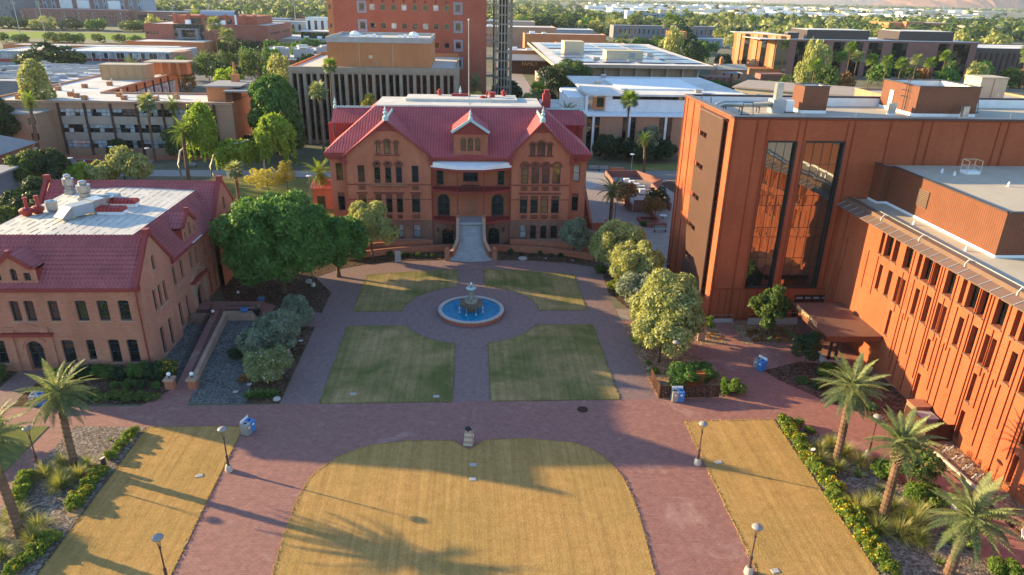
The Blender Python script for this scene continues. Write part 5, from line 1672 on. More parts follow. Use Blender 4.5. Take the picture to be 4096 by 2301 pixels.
# west face
w = Wall(DH, TX, 101.9, 'W', 101.9-TY); w.build('dur_brick', TZ, name='west_wall')
for y in (101.5, 100.1, 97.1, 94.1, 93.3):
 part('groove_strip', MB().box(TX-.1, TX-.002, y-.07, y+.07, 0, TZ), 'dur_dark', DH)
for k, y in enumerate((98.6, 95.6)):
 hb = MB()
 for zc in (22.6, 18.4, 14.2, 10.0, 6.0):
  for r_ in range(7):
   for c_ in range(4):
    hb.box(TX-.035, TX-.002, y-.9+c_*.45+(.2 if r_ % 2 else 0), y-.78+c_*.45+(.2 if r_ % 2 else 0), zc-1+r_*.3, zc-.93+r_*.3)
 o = part('vent_bricks', hb, 'dur_dark', DH)
# bronze screen: panels with notches
zsn = [2.3, 5.6, 6.25, 9.8, 10.45, 14.0, 14.65, 18.2, 18.85, 22.4, 23.05, 25.6]
for i in range(0, 11):
 z0, z1 = zsn[i], zsn[i+1]
 if i % 2 == 0:
  part('screen_panel', MB().box(TX-.55, TX-.45, 83.7, 92.7, z0, z1), 'bronze_s', DH)
 else:
  part('screen_panel', MB().box(TX-.55, TX-.45, 83.7, 89.0, z0+.002, z1-.002), 'bronze_s', DH)
  part('screen_bracket', MB().box(TX-.5, TX-.02, 91.6, 91.7, z0, z1).box(TX-.5, TX-.02, 90.4, 90.5, z0, z1), 'bronze_d', DH)
for i in range(26):
 z = 2.6+i*.92
 part('standoff', MB().box(TX-.5, TX-.01, 83.6, 83.68, z, z+.08), 'bronze_d', DH)
part('screen_edge', MB().box(TX-.58, TX-.42, 83.56, 83.68, 2.3, 25.7), 'bronze_d', DH)
part('screen_head', MB().box(TX-.75, TX+.1, 83.4, 93.2, 25.7, 25.85), 'bronze_p', DH)
# roof
part('roof', MB().box(TX+.5, 89, TY+.5, 101.4, 24.7, 25.0), 'tan_roof', DH)
pp = MB().box(TX+.003, 89, TY+.003, TY+.45, TZ, 26.2).box(TX+.003, TX+.45, TY+.45, 101.9, TZ, 26.2).box(TX+.45, 89, 101.4, 101.9, 20, 26.2)
part('parapet', pp, 'dur_dark', DH)
part('parapet_lining', MB().box(TX+.45, 89, TY+.45, TY+.52, 24.9, 26.15).box(TX+.45, TX+.52, TY+.5, 101.4, 24.9, 26.15).box(TX+.5, 89, 101.3, 101.38, 24.9, 26.15), 'white', DH)
part('coping', MB().box(TX-.12, 89, TY-.14, TY+.75, 26.2, 26.42), 'bronze_d', DH)
part('coping', MB().box(TX-.1, TX+.7, TY+.75, 102, 26.2, 26.4), 'bronze_p', DH)
part('coping', MB().box(TX+.7, 89, 101.35, 101.95, 26.2, 26.4), 'bronze_d', DH)
def mechbox(x0, x1, y0, y1, z1, lb):
 t = thing('roof_penthouse', ((x0+x1)/2, (y0+y1)/2, 25), lb, 'penthouse')
 mb = MB().poly([(x0, y0, 25.4), (x1, y0, 25.4), (x1, y0, z1), (x0, y0, z1)]).poly([(x1, y0, 25.4), (x1, y1, 25.4), (x1, y1, z1), (x1, y0, z1)]).poly([(x1, y1, 25.4), (x0, y1, 25.4), (x0, y1, z1), (x1, y1, z1)]).poly([(x0, y1, 25.4), (x0, y0, 25.4), (x0, y0, z1), (x0, y1, z1)])
 part('ribbed_cladding', mb, 'bronze', t)
 part('curb', MB().box(x0-.05, x1+.05, y0-.05, y1+.05, 25.0, 25.4), 'white', t)
 part('roof_surface', MB().box(x0+.35, x1-.35, y0+.35, y1-.35, z1-.9, z1-.7), 'tan_roof', t)
 part('parapet_lining', MB().box(x0+.02, x0+.3, y0+.02, y1-.02, z1-.9, z1-.02).box(x1-.3, x1-.02, y0+.02, y1-.02, z1-.9, z1-.02).box(x0+.3, x1-.3, y1-.3, y1-.02, z1-.9, z1-.02), 'white', t)
 for a in (MB().box(x0-.08, x1+.08, y0-.08, y0+.35, z1, z1+.12), MB().box(x0-.08, x1+.08, y1-.35, y1+.08, z1, z1+.12), MB().box(x0-.08, x0+.35, y0+.35, y1-.35, z1, z1+.12), MB().box(x1-.35, x1+.08, y0+.35, y1-.35, z1, z1+.12)):
  part('coping', a, 'bronze_d', t)
 return t
mechbox(44.75, 48.2, 94.0, 97.3, 28.5, 'small square brown ribbed penthouse on the orange hall roof')
t = mechbox(59.6, 68.1, 92.3, 101.0, 28.85, 'large brown ribbed penthouse with white door and caged ladder on the orange hall roof')
part('door', MB().box(59.5, 59.58, 97.9, 98.8, 25.4, 27.7), 'white', t)
ld = MB()
for y in (94.3, 94.8): ld.bar((59.3, y, 25.3), (59.3, y, 30.0), .06)
for i in range(14): ld.bar((59.3, 94.3, 25.6+i*.32), (59.3, 94.8, 25.6+i*.32), .04)
for z in (27.4, 28.2, 29.0, 29.8): ld.tube([(59.3, 94.1, z), (58.8, 94.1, z), (58.6, 94.55, z), (58.8, 95.0, z), (59.3, 95.0, z)], .03, 4)
part('caged_ladder', ld, 'bronze_d', t)
t = thing('spiral_duct', (36, 94, 25), 'shiny spiral steel duct lying across the orange hall roof to a grey unit', 'duct')
part('duct', MB().tube([(32.9, 93.4, 25.3), (33.0, 93.6, 26.0), (33.8, 93.8, 26.2), (40.6, 94.2, 26.1)], .42, 12), 'galv', t, smooth=True)
part('unit_box', MB().box(40.6, 42.2, 93.6, 95.4, 25.0, 26.8), 'metal_grey', t); part('stack', MB().box(41.0, 41.9, 94.1, 95.0, 26.8, 28.9), 'galv', t)
for x in (34.2, 36.4, 38.8): part('duct_stand', MB().box(x-.04, x+.04, 93.6, 93.7, 25, 25.8).box(x-.04, x+.04, 94.5, 94.6, 25, 25.8).box(x-.04, x+.04, 93.6, 94.6, 25.68, 25.74), 'dark', t)
t = thing('condenser_unit', (43.3, 95, 25), 'white louvred condenser beside the spiral duct unit', 'air conditioner')
part('cabinet', MB().box(42.8, 43.9, 94.5, 95.3, 25.1, 26.6), 'white', t); part('base_frame', MB().box(42.7, 44, 94.4, 95.4, 25.0, 25.1), 'dark', t)
for i, (x, y) in enumerate(((57.2, 93.6), (65.6, 90.9))):
 t = thing('electrical_cabinet', (x, y, 25), 'small pale %s' % ('steel cabinet standing left of the large brown penthouse' if i == 0 else 'grey cabinet with handrail in front of the large brown penthouse'), 'cabinet')
 part('cabinet', MB().box(x-.4, x+.4, y-.3, y+.3, 25.2, 26.6), 'galv', t); part('stand', MB().box(x-.45, x+.45, y-.35, y+.35, 25.0, 25.2), 'white', t)
for i, (x, y) in enumerate(((36.2, 91), (33.2, 99), (70.4, 96))):
 t = thing('roof_davit', (x, y, 25), 'black steel frame on the orange hall roof, %s' % ['by the spiral duct', 'in the far left corner', 'right of the large penthouse'][i], 'frame')
 mb = MB();
 for a, b in (((-.8, 0, 0), (-.6, .2, 1.7)), ((.8, 0, 0), (.6, .2, 1.7)), ((-.6, .2, 1.7), (.6, .2, 1.7)), ((-.8, 0, 0), (.8, 0, 0)), ((-.8, 0, 0), (-.6, .9, 0)), ((.8, 0, 0), (.6, .9, 0)), ((-.6, .9, 0), (.6, .9, 0))):
  mb.bar((x+a[0], y+a[1], 25+a[2]+.05), (x+b[0], y+b[1], 25+b[2]+.05), .08)
 part('frame', mb, 'dark', t)
rods = MB()
for k in range(9):
 x = 33+k*6.4
 rods.cyl(x, TY+.3, 26.42, 27.1, .025, seg=5); rods.cyl(x, 101.6, 26.4, 27.1, .025, seg=5)
part('lightning_rods', rods, 'galv', DH)
# low wing
WX = 46.4
W0 = 81.55
w = Wall(DH, WX, W0, 'W', W0-34.0)
def wy(a, b): return (W0-b, W0-a)
base = 59.39
for k in range(-4, 4):
 b = base+7*k
 spec = [((b, b+1.3), 12.75, 16.05, 'glass_green'), ((b-1.62, b-1.0), 12.75, 16.05, 'glass'), ((b-3.32, b-1.98), 12.75, 16.05, 'glass_green'), ((b-4.56, b-3.65), 12.75, 16.05, 'glass_green'),
   ((b+.87, b+1.47), 8.75, 11.7, 'glass'), ((b+.02, b+.6), 8.75, 11.7, 'glass'), ((b-2.55, b-1.85), 8.75, 11.7, 'glass'), ((b-4.5, b-3.7), 8.75, 11.7, 'glass'),
   ((b+.98, b+1.5), 4.72, 7.68, 'glass'), ((b+1.0, b+1.55), .75, 3.65, 'glass')]
 for (y0, y1), z0, z1, g in spec:
  if y1 > 73.2 or y0 < 34.6: continue
  if 66.5 < y0 < 79 and z0 < 4: continue
  u0, u1 = wy(y0, y1)
  w.win(u0, u1, z0, z1, rows=1, fw=.06, depth=.5, gl='glass_dk', frame='bronze_d', sill='bronze_p')
# brick joints: tall narrow slots cut in the wall
def slot(y, z0, z1, wd=.19):
 u0, u1 = wy(y-wd/2, y+wd/2)
 for o in w.open:
  if not (u1 < o[0]-.02 or u0 > o[1]+.02) and not (z1 < o[2]-.02 or z0 > o[3]+.02):
   return
 w.open.append((u0, u1, z0, z1, 0))
for k in range(-4, 4):
 b = base+7*k
 for dy, z0, z1 in ((1.75, .3, 16.05), (.73, 7.7, 12.4), (-.35, 2.6, 16.05), (-1.3, 7.7, 12.4), (-1.8, .3, 8.3), (-2.9, 4.4, 12.4), (-3.5, .3, 16.05), (-4.85, 2.6, 16.05), (.3, 4.5, 8.3), (-.9, 1.2, 8.3)):
  y = b+dy
  if 36 < y < 80.8 and not (66.5 < y < 79 and z0 < 5): slot(y, z0, z1)
w.build('dur_brick', 16.2, .52, name='west_wing_wall')
bk = MB()
for o in w.open:
 if o[1]-o[0] < .25: bk.poly([(o[0]-.01, .12, o[2]-.01), (o[1]+.01, .12, o[2]-.01), (o[1]+.01, .12, o[3]+.01), (o[0]-.01, .12, o[3]+.01)])
w.put('slot_backing', bk, 'dur_dark')  # same brick as the wall, recess shade put into the darker colour
vb = MB()
for k in range(-3, 4):
 b = base+7*k
 for dy, z0, z1 in ((-.7, 1.0, 6.5), (.4, 12.6, 16.0), (-3.2, .8, 4.2), (-.9, 9.0, 12.0)):
  for r_ in range(int((z1-z0)/.3)):
   for c_ in range(3 if z1-z0 > 4 else 2):
    y = b+dy+c_*.3+(.12 if r_ % 2 else 0)
    u = W0-y-.1
    if 37 < y < 66 and not any(o[0]-.12 < u < o[1]+.05 and o[2]-.1 < z0+r_*.3 < o[3]+.1 for o in w.open): vb.box(WX-.03, WX-.002, y, y+.1, z0+r_*.3, z0+r_*.3+.07)
o = part('header_bricks', vb, 'dur_dark', DH); o['kind'] = 'stuff'
part('wing_end_wall', MB().poly([(WX, 34, 0), (80, 34, 0), (80, 34, 16.2), (WX, 34, 16.2)]), 'dur_brick', DH)
part('wing_roof', MB().box(47.5, 80, 34, TY-.02, 16.3, 16.5), 'tan_roof', DH)
part('wing_parapet', MB().box(WX+.02, 47.5, 34, TY-.02, 16.2, 16.75), 'bronze_p', DH)
# bronze sun canopy along the wing, in sheets
yy = 81.3
while yy > 35:
 y0 = yy-1.42
 mb = MB().add([(45.35, y0, 15.85), (47.15, y0, 16.62), (47.15, yy-.06, 16.62), (45.35, yy-.06, 15.85), (45.35, y0, 15.75), (47.15, y0, 16.5), (47.15, yy-.06, 16.5), (45.35, yy-.06, 15.75)],
     [(0, 1, 2, 3), (4, 7, 6, 5), (0, 3, 7, 4), (0, 4, 5, 1), (3, 2, 6, 7)])
 part('canopy_panel', mb, 'bronze_p', DH)
 part('canopy_seam', MB().bar((45.35, yy-.03, 15.87), (47.15, yy-.03, 16.65), .07, .06), 'bronze_d' if False else 'metal_grey', DH)
 yy -= 1.45
part('gutter_pipe', MB().tube([(47.25, 81.2, 16.8), (47.25, 35, 16.8)], .07), 'galv', DH)
for i, y in enumerate((73.5, 66.3, 59.0, 52.2, 45)):
 part('cable_anchor', MB().tube([(47.2, y, 16.7), (46.7, y-.2, 16.95), (46.3, y-.35, 16.6), (46.3, y-.35, 16.3)], .04, 5), 'white', DH)
# metal clad upper storey
US = [(49.3, 81.55), (49.3, 79.6), (50.5, 79.55), (50.5, 60.5), (80, 60.5), (80, 81.55)]
mb = MB()
for a, b in zip(US[:-2], US[1:-1]):
 mb.poly([(a[0], a[1], 16.75), (b[0], b[1], 16.75), (b[0], b[1], 21.0), (a[0], a[1], 21.0)])
part('ribbed_cladding', mb, 'bronze', DH)
cb = MB()
for a, b in zip(US[:-2], US[1:-1]):
 cb.bar((a[0], a[1], 16.6), (b[0], b[1], 16.6), .12, .34)
part('white_base_flashing', cb, 'white', DH)
part('upper_roof', MB().prism([(p[0]+.3, p[1]+(0.3 if p[1] < 61 else 0)) for p in US], 20.6, 20.75), 'tan_roof', DH)
cb = MB()
for a, b in zip(US[:-2], US[1:-1]):
 cb.bar((a[0]+.1, a[1], 21.05), (b[0]+.1, b[1], 21.05), .34, .14)
part('coping', cb, 'bronze_d', DH)
part('wall_louvre', MB().box(50.38, 50.46, 72.0, 73.9, 18.0, 19.9), 'bronze_p', DH)
lv = MB()
for i in range(9): lv.box(50.34, 50.38, 72.1, 73.8, 18.1+i*.2, 18.18+i*.2)
part('louvre_blades', lv, 'bronze_d', DH)
t = thing('roof_hatch', (58.5, 77.5, 20.75), 'white roof hatch with pale yellow guardrail on the metal-clad upper roof', 'hatch')
part('lid', MB().box(57.7, 59.5, 77, 78.1, 20.75, 21.1), 'white', t)
mb = MB()
for x, y in ((57.8, 77), (59.4, 77), (57.8, 78.2), (59.4, 78.2)): mb.bar((x, y, 20.8), (x, y, 22.3), .06)
for z in (21.6, 22.3):
 mb.bar((57.8, 77, z), (57.8, 78.2, z), .06); mb.bar((59.4, 77, z), (59.4, 78.2, z), .06); mb.bar((57.8, 78.2, z), (59.4, 78.2, z), .06)
part('guardrail', mb, 'cream', t)
for i, (x, y) in enumerate(((55.3, 77.8), (55.9, 76.4), (58.8, 71.5), (48.8, 71), (49.0, 62.5))):
 z = 20.75 if i < 3 else 16.5
 t = thing('roof_drain_vent', (x, y, z), 'white vent cone on the %s, %s' % (('upper metal-clad roof', ['left of the hatch', 'nearer the parapet', 'in the sunlit part'][i]) if i < 3 else ('low wing roof strip', ['nearer the tower', 'farther from the tower'][i-3])), 'vent')
 part('cone', MB().cyl(x, y, z, z+.5, .16, .07), 'white', t)
# entrance canopy with letters
t = thing('entrance_canopy', (43.5, 72.8, 4), 'brown ribbed metal entrance canopy with standing gold letters against the orange wing', 'canopy')
CX0, CX1, CY0, CY1 = 39.9, 46.38, 67.9, 77.3
part('canopy_deck', MB().box(CX0+.1, CX1, CY0+.1, CY1-.1, 4.1, 4.3), 'bronze_y', t)
part('fascia', MB().box(CX0-.05, CX0+.1, CY0, CY1, 3.7, 4.32), 'bronze', t); part('fascia', MB().box(CX0+.1, CX1, CY0-.05, CY0+.1, 3.7, 4.32), 'bronze', t); part('fascia', MB().box(CX0+.1, CX1, CY1-.1, CY1+.05, 3.7, 4.32), 'bronze', t)
part('soffit', MB().box(CX0+.1, CX1, CY0+.1, CY1-.1, 3.75, 3.82), 'bronze_d', t)
for x, y in ((42.2, 70.6), (42.6, 69.9)):
 part('column', MB().box(x-.13, x+.13, y-.13, y+.13, 0, 3.75), 'bronze_d', t)
me = text_mesh('DURHAM HALL', .78, .05, 'lettering'); me.materials.append(M['letter'])
o = bpy.data.objects.new('lettering', me); link(o, t)
o.rotation_euler = (PI/2, 0, -PI/2); o.location = (CX0-.1-43.5, 72.9-72.8, 4.34-4)
part('planter_wall', MB().box(41.4, 43.4, 69.0, 69.3, 0, .6).box(41.0, 41.4, 69.0, 71.5, 0, .6), 'concrete', t)
# ramp and rails along the tower foot
t = thing('concrete_ramp', (38, 80.6, 0), 'low concrete ramp wall with thin steel handrails along the foot of the orange tower', 'ramp')
part('ramp_wall', MB().box(36.0, 42.5, 79.9, 80.15, 0, .9), 'concrete', t); part('ramp_wall', MB().box(31.4, 34.2, 80.7, 80.9, 0, .5), 'concrete', t)
railing('handrail', [(36, 80.4, .1), (42.5, 80.4, .3)], 0, 1.2, 'galv', 1.6, t); railing('handrail', [(31.2, 80.7, .1), (34.2, 80.7, .1)], 0, 1.0, 'galv', 1.5, t)
# service boxes by the wing wall
for i, (x, y, m, lb) in enumerate(((45.4, 58.3, 'om_trim', 'pinkish metal bin standing against the orange wing'), (45.2, 56.6, 'metal_grey', 'smaller grey box next to the pinkish bin at the orange wing'))):
 t = thing('service_box', (x, y, 0), lb, 'box')
 part('cabinet', MB().box(x-.8, x+.8, y-.7, y+.7, 0, 1.5-.3*i), m, t); part('lid', MB().box(x-.85, x+.85, y-.75, y+.75, 1.5-.3*i, 1.6-.3*i), m, t)
t = thing('rust_screen', (45, 54, 0), 'dark rusted steel screen fence enclosing boxes by the orange wing wall', 'fence')
part('screen_panel', MB().box(43.6, 46.3, 53.9, 54.0, 0, 1.9), 'rust', t); part('screen_panel', MB().box(43.5, 43.6, 53.9, 57.5, 0, 1.9), 'rust', t)
# ------------------------------------------------------------------ buildings further back
_fw = {}
def farwin(parent, x, y, z, wd, ht, face='S', mat='glass', frame='grey_wall', name='window'):
 """framed window standing 4 cm proud of a distant wall; shares its mesh"""
 k = (round(wd, 2), round(ht, 2), mat, frame)
 if k not in _fw:
  mb = MB().box(-wd/2, wd/2, -.05, .02, 0, ht)
  f = mb.mesh('window'); f.materials.append(M[frame])
  pb = MB()
  n = max(1, int(round(wd/1.6)))
  for i in range(n):
   a = -wd/2+.07+(wd-.14)*i/n; b = -wd/2+.07+(wd-.14)*(i+1)/n
   pb.box(a+.02, b-.02, -.075, -.051, .07, ht-.07)
  p = pb.mesh('pane'); p.materials.append(M[mat])
  _fw[k] = (f, p)
 f, p = _fw[k]
 o = bpy.data.objects.new(name, f); link(o, parent)
 o.location = Vector((x, y, z)) - wloc(parent); o.rotation_euler = (0, 0, ANG[face])
 q = bpy.data.objects.new('pane', p); link(q, o)
 return o
def block(name, label, x0, x1, y0, y1, h, wm, rm='white_roof', par=.7, cat='building', group=None, parmat=None, z0=0):
 t = thing(name, ((x0+x1)/2, y0, z0), label, cat, group)
 wb = MB()
 for a, b in (((x0, y0), (x1, y0)), ((x1, y0), (x1, y1)), ((x1, y1), (x0, y1)), ((x0, y1), (x0, y0))):
  wb.poly([(a[0], a[1], z0), (b[0], b[1], z0), (b[0], b[1], h), (a[0], a[1], h)])
 part('wall', wb, wm, t)
 part('roof', MB().poly([(x0+.2, y0+.2, h-par*.6), (x1-.2, y0+.2, h-par*.6), (x1-.2, y1-.2, h-par*.6), (x0+.2, y1-.2, h-par*.6)]), rm, t)
 pb = MB()
 pb.box(x0-.1, x1+.1, y0-.1, y0+.35, h-par*.5, h+.05).box(x0-.1, x1+.1, y1-.35, y1+.1, h-par*.5, h+.05).box(x0-.1, x0+.35, y0+.35, y1-.35, h-par*.5, h+.05).box(x1-.35, x1+.1, y0+.35, y1-.35, h-par*.5, h+.05)
 part('parapet', pb, parmat or wm, t)
 return t
def units(t, pts, z, mat='galv', s=1.0, nm='roof_unit'):
 for i, (x, y, a, b, c) in enumerate(pts):
  part(nm, MB().box(x-a/2, x+a/2, y-b/2, y+b/2, z, z+c), mat, t)
# tan classroom block with window grids (left middle)
TB = thing('classroom_block', (-90, 180, 0), 'long three-storey tan brick classroom block with dark columns and window grids, left behind the palms', 'building')
wx0, wx1 = -100.6, -63.4
part('wall', MB().poly([(-116, 180.2, 0), (-59, 180.2, 0), (-59, 180.2, 13.0), (-116, 180.2, 13.0)]).poly([(-59, 180.2, 0), (-59, 197, 0), (-59, 197, 13), (-59, 180.2, 13)]), 'tan_brick', TB)
for i in range(7):
 x = wx0+(wx1-wx0)*i/6
 part('column', MB().box(x-.22, x+.22, 179.55, 180.15, 0, 12.8), 'brown_col', TB)
gr = random.Random(11)
for i in range(6):
 xa, xb = wx0+(wx1-wx0)*i/6+.24, wx0+(wx1-wx0)*(i+1)/6-.24
 part('brick_panel', MB().box(xa, xb, 179.95, 180.15, 11.4, 12.9), 'tan_brick', TB)
 for z0, z1 in ((7.65, 9.6), (3.75, 5.65)):
  part('pebble_panel', MB().box(xa, xb, 179.8, 180.15, z0, z1), 'pebble', TB)
 part('brick_panel', MB().box(xa, xb, 179.9, 180.15, 0, 1.8), 'tan_brick', TB)
 for z0, z1 in ((9.62, 11.38), (5.68, 7.62), (1.83, 3.72)):
  f = part('window_band', MB().box(xa, xb, 180.05, 180.12, z0, z1), 'dark', TB)
  n = 5
  dark = gr.random() < .35
  for k in range(n):
   a, b = xa+(xb-xa)*k/n+.05, xa+(xb-xa)*(k+1)/n-.05
   up = gr.random() < (.25 if dark else .85)
   part('pane', MB().box(a, b, 179.98, 180.04, z0+(z1-z0)*.55, z1-.05), 'glass_pale' if up else 'glass', f)
   lo = gr.random() < (.1 if dark else .55)
   part('pane', MB().box(a, b, 179.98, 180.04, z0+.05, z0+(z1-z0)*.5), 'glass_pale' if lo else 'glass', f)
part('projecting_stair_block', MB().box(-118, -102.6, 173.4, 180.1, 0, 10.9), 'tan_brick', TB)
part('block_roof', MB().box(-118.2, -102.3, 173.1, 180.0, 10.9, 11.2), 'sidewalk', TB)
for z in (1.9, 5.6, 9.2):
 farwin(TB, -103.7, 173.38, z-.6, 1.7, 1.5, mat='glass', frame='dark')
roofp = [(-118, 180), (-59, 180), (-59, 197), (-98.2, 197), (-98.2, 236), (-99, 248.5), (-116, 248.5), (-118, 235)]
part('roof', MB().prism(roofp, 12.6, 12.8), 'white_roof', TB)
ed = MB()
for a, b in zip(roofp, roofp[1:]+roofp[:1]):
 ed.bar((a[0], a[1], 13.0), (b[0], b[1], 13.0), .6, .5)
part('parapet', ed, 'tan_brick', TB)
# rear wing's east wall with tall bays
part('rear_wing_wall', MB().poly([(-98.2, 197, 0), (-98.2, 248.5, 0), (-98.2, 248.5, 13), (-98.2, 197, 13)]).poly([(-98.2, 248.5, 0), (-116, 248.5, 0), (-116, 248.5, 13), (-98.2, 248.5, 13)]), 'orange_brick', TB)
for i in range(8):
 y = 200+i*5.8
 part('column', MB().box(-98.15, -97.8, y-.2, y+.2, 0, 12.8), 'brown_col', TB)
 f = part('window_band', MB().box(-98.15, -98.0, y+.5, y+5.3, 6.5, 11.2), 'dark', TB)
 for k in range(4):
  part('pane', MB().box(-98.0, -97.93, y+.6+k*1.17, y+1.6+k*1.17, 6.7, 11.0), 'glass_pale', f)
part('west_wing_wall', MB().poly([(-118, 248, 0), (-118, 180, 0), (-118, 180, 13), (-118, 248, 13)]), 'tan_brick', TB)
part('rear_wall', MB().poly([(-59, 197, 0), (-98.2, 197, 0), (-98.2, 197, 13), (-59, 197, 13)]), 'tan_brick', TB)
part('low_curved_wall', MB().box(-100, -60, 175.2, 175.5, 0, 1.0), 'om_trim', TB)
t = thing('roof_screen_box', (-104, 228, 12.8), 'long tan metal-clad mechanical enclosure on the roof of the classroom block', 'enclosure')
part('cladding', MB().box(-112.5, -98.9, 227.5, 233, 12.8, 17.2), 'tan_metal', t); part('coping', MB().box(-112.7, -98.7, 227.3, 233.2, 17.2, 17.4), 'tan_roof', t)
for k in range(6): part('panel_joint', MB().box(-112.4+k*2.5, -112.3+k*2.5, 227.4, 227.49, 12.9, 17.1), 'tan_brick', t)
t = thing('stair_penthouse', (-98, 244, 12.8), 'open orange stair shelter with flat tan roof at the back of the classroom block', 'penthouse')
part('roof', MB().box(-106, -92.5, 243, 250, 16.6, 17.0), 'tan_roof', t)
for k in range(4): part('column', MB().box(-95.8-k*2.6, -95.0-k*2.6, 243.2, 243.9, 12.8, 16.6), 'orange_brick', t)
part('wall', MB().box(-105, -93.5, 246, 249.5, 12.8, 16.6), 'orange_brick', t)
t = thing('lift_tower', (-62, 186, 0), 'orange brick lift tower with flat concrete roof at the right end of the classroom block', 'tower')
part('wall', MB().box(-66.2, -59.6, 184.5, 195, 12.8, 16.4), 'orange_brick', t); part('roof', MB().box(-66.8, -57.5, 184, 196, 16.4, 16.75), 'sidewalk', t)
part('roof', MB().box(-61, -54.5, 181, 190, 15.6, 15.95), 'sidewalk', t); part('wall', MB().box(-60.9, -59.1, 182, 189, 0, 15.6), 'brown_col', t)
part('chimney', MB().box(-62.6, -60.8, 193, 194.6, 16.7, 18.6), 'orange_brick', t); part('flue', MB().cyl(-61.7, 193.8, 18.6, 21.6, .25), 'orange_brick', t)
q = random.Random(4)
for i in range(13):
 x, y = -112+i*4.0+q.uniform(-1, 1), 184+q.uniform(0, 9)
 if i > 9: x, y = -112+(i-10)*4, 202+(i-10)*6
 t = thing('roof_vent', (x, y, 12.8), 'x', 'vent', 'orange vents across the classroom block roof')
 t['label'] = '%s orange and steel vent from the left on the classroom roof %s' % (ORD[i if i < 10 else i-10], 'front' if i < 10 else 'rear wing')
 part('hood', MB().box(x-.5, x+.5, y-.5, y+.5, 12.8, 13.9), 'orange_brick', t); part('pipe', MB().cyl(x+.9, y, 12.8, 13.5+q.random()*1.5, .22, seg=7), 'galv', t)
# flat white roofs with plant, left
t = block('steel_roof_hall', 'wide low building with flat white roof full of grey plant, at far left', -190, -128, 262, 325, 8.0, 'grey_wall', par=.5)
q = random.Random(9)
for i in range(60):
 x, y = q.uniform(-186, -131), q.uniform(266, 322)
 a, b, c = q.uniform(1, 6), q.uniform(.8, 3.5), q.uniform(.5, 2.6)
 part('plant_unit', MB().box(x-a/2, x+a/2, y-b/2, y+b/2, 7.7, 7.7+c), q.choice(['metal_grey', 'galv', 'white', 'blue_wall']), t)
for i in range(14):
 y = 268+i*3.8
 part('duct_run', MB().tube([(-188+q.uniform(0, 20), y, 8.6), (-135-q.uniform(0, 30), y, 8.6)], .3, 5), 'galv', t)
# blue-white two storey labs
t = block('blue_white_block', 'long two-storey pale blue block with flat white roof and red spandrels, far left', -204, -150, 378, 413, 9.4, 'blue_wall', par=.5, parmat='white')
part('spandrel_band', MB().box(-203.5, -150.5, 377.8, 377.95, 4.6, 5.8), 'red_paint', t)
for i in range(26):
 farwin(t, -202.4+i*2.0, 377.95, 6.0, 1.8, 2.6, mat=['glass_pale', 'glass', 'glass_pale'][i % 3 if i % 7 else 1], frame='blue_wall')
 if i % 2: part('mullion', MB().box(-203.4+i*2.0, -203.3+i*2.0, 377.6, 377.9, 4.4, 9), 'white', t)
part('brick_end', MB().box(-150.5, -145, 377.5, 392, 0, 9.5), 'tan_brick', t)
t = block('brick_lab_wing', 'blue and brick wing with flat roof left of the dark green tree', -232, -216.5, 372, 412, 9.4, 'blue_wall', parmat='white', par=.5)
part('brick_end', MB().box(-217.6, -212.5, 369, 397, 0, 9.6), 'tan_brick', t)
part('spandrel_band', MB().box(-231.8, -217.8, 371.8, 371.95, 4.2, 5.6), 'red_sat', t)
for i in range(7): farwin(t, -230.6+i*1.9, 371.9, 6.0, 1.7, 2.4, mat='glass_pale', frame='blue_wall')
block('low_flat_block', 'low flat-roofed orange block behind the blue and white wing', -260, -165, 425, 440, 8.5, 'orange_brick')
block('low_flat_block', 'pale-roofed orange-edged court beside the sports field', -205, -160, 452, 500, 9.5, 'orange_brick')
block('low_flat_block', 'small square orange tower block by the sports field edge', -205, -193, 505, 512, 12.5, 'orange_brick')
# brick union with vaulted skylight
MU = block('red_brick_union', 'large dusty red brick building with dark glass atrium and vaulted skylight', -205, -128, 480, 540, 18.4, 'mu_red', par=.6)
def mg(x0, x1, y0, y1, z0, z1, m, n='wall'): part(n, MB().box(x0, x1, y0, y1, z0, z1), m, MU)
mg(-187, -168.2, 479.7, 479.95, 0, 18.3, 'glass', 'atrium_glass')
for k in range(9): mg(-186.8+k*2.3, -186.7+k*2.3, 479.55, 479.69, 0, 18.3, 'grey_wall', 'mullion')
for z in (4.4, 8.9, 13.3): mg(-187, -168.2, 479.5, 479.68, z, z+.3, 'grey_wall', 'transom')
mg(-183.5, -181.4, 476.5, 479.4, 0, 15.2, 'grey_wall', 'portal_pier'); mg(-172.9, -170.8, 476.5, 479.4, 0, 15.2, 'grey_wall', 'portal_pier')
mg(-184.2, -170.2, 476.2, 479.4, 9.8, 10.8, 'grey_wall', 'portal_beam'); mg(-184.2, -170.2, 476.0, 479.4, 15.2, 16.0, 'grey_wall', 'portal_beam')
for z in (12.4, 6.7):
 for x in (-203.4, -201.4, -199.4, -197.4, -163.8, -161.6, -159.4, -157.2):
  farwin(MU, x, 479.98, z-.2, 1.4, 1.5, frame='dark', mat='glass')
 for k in range(24):
  if k in (12, 13): continue
  farwin(MU, -128, 484+k*2.2, z+.3, .9, 1.4, 'E', frame='dark')
for x in (-163.4, -161.2): farwin(MU, x, 479.98, 1.4, 1.4, 1.5, frame='dark')
mg(-190, -138, 492, 530, 18.2, 23.2, 'tower_red', 'upper_storey')
for x in (-190, -181, -172, -158, -146, -139): mg(x-1, x+1.2, 491.2, 492.4, 18.2, 24, 'tower_red', 'pier')
mg(-180, -154, 491.5, 491.9, 18.6, 21.6, 'glass_green', 'clerestory')
va = MB()
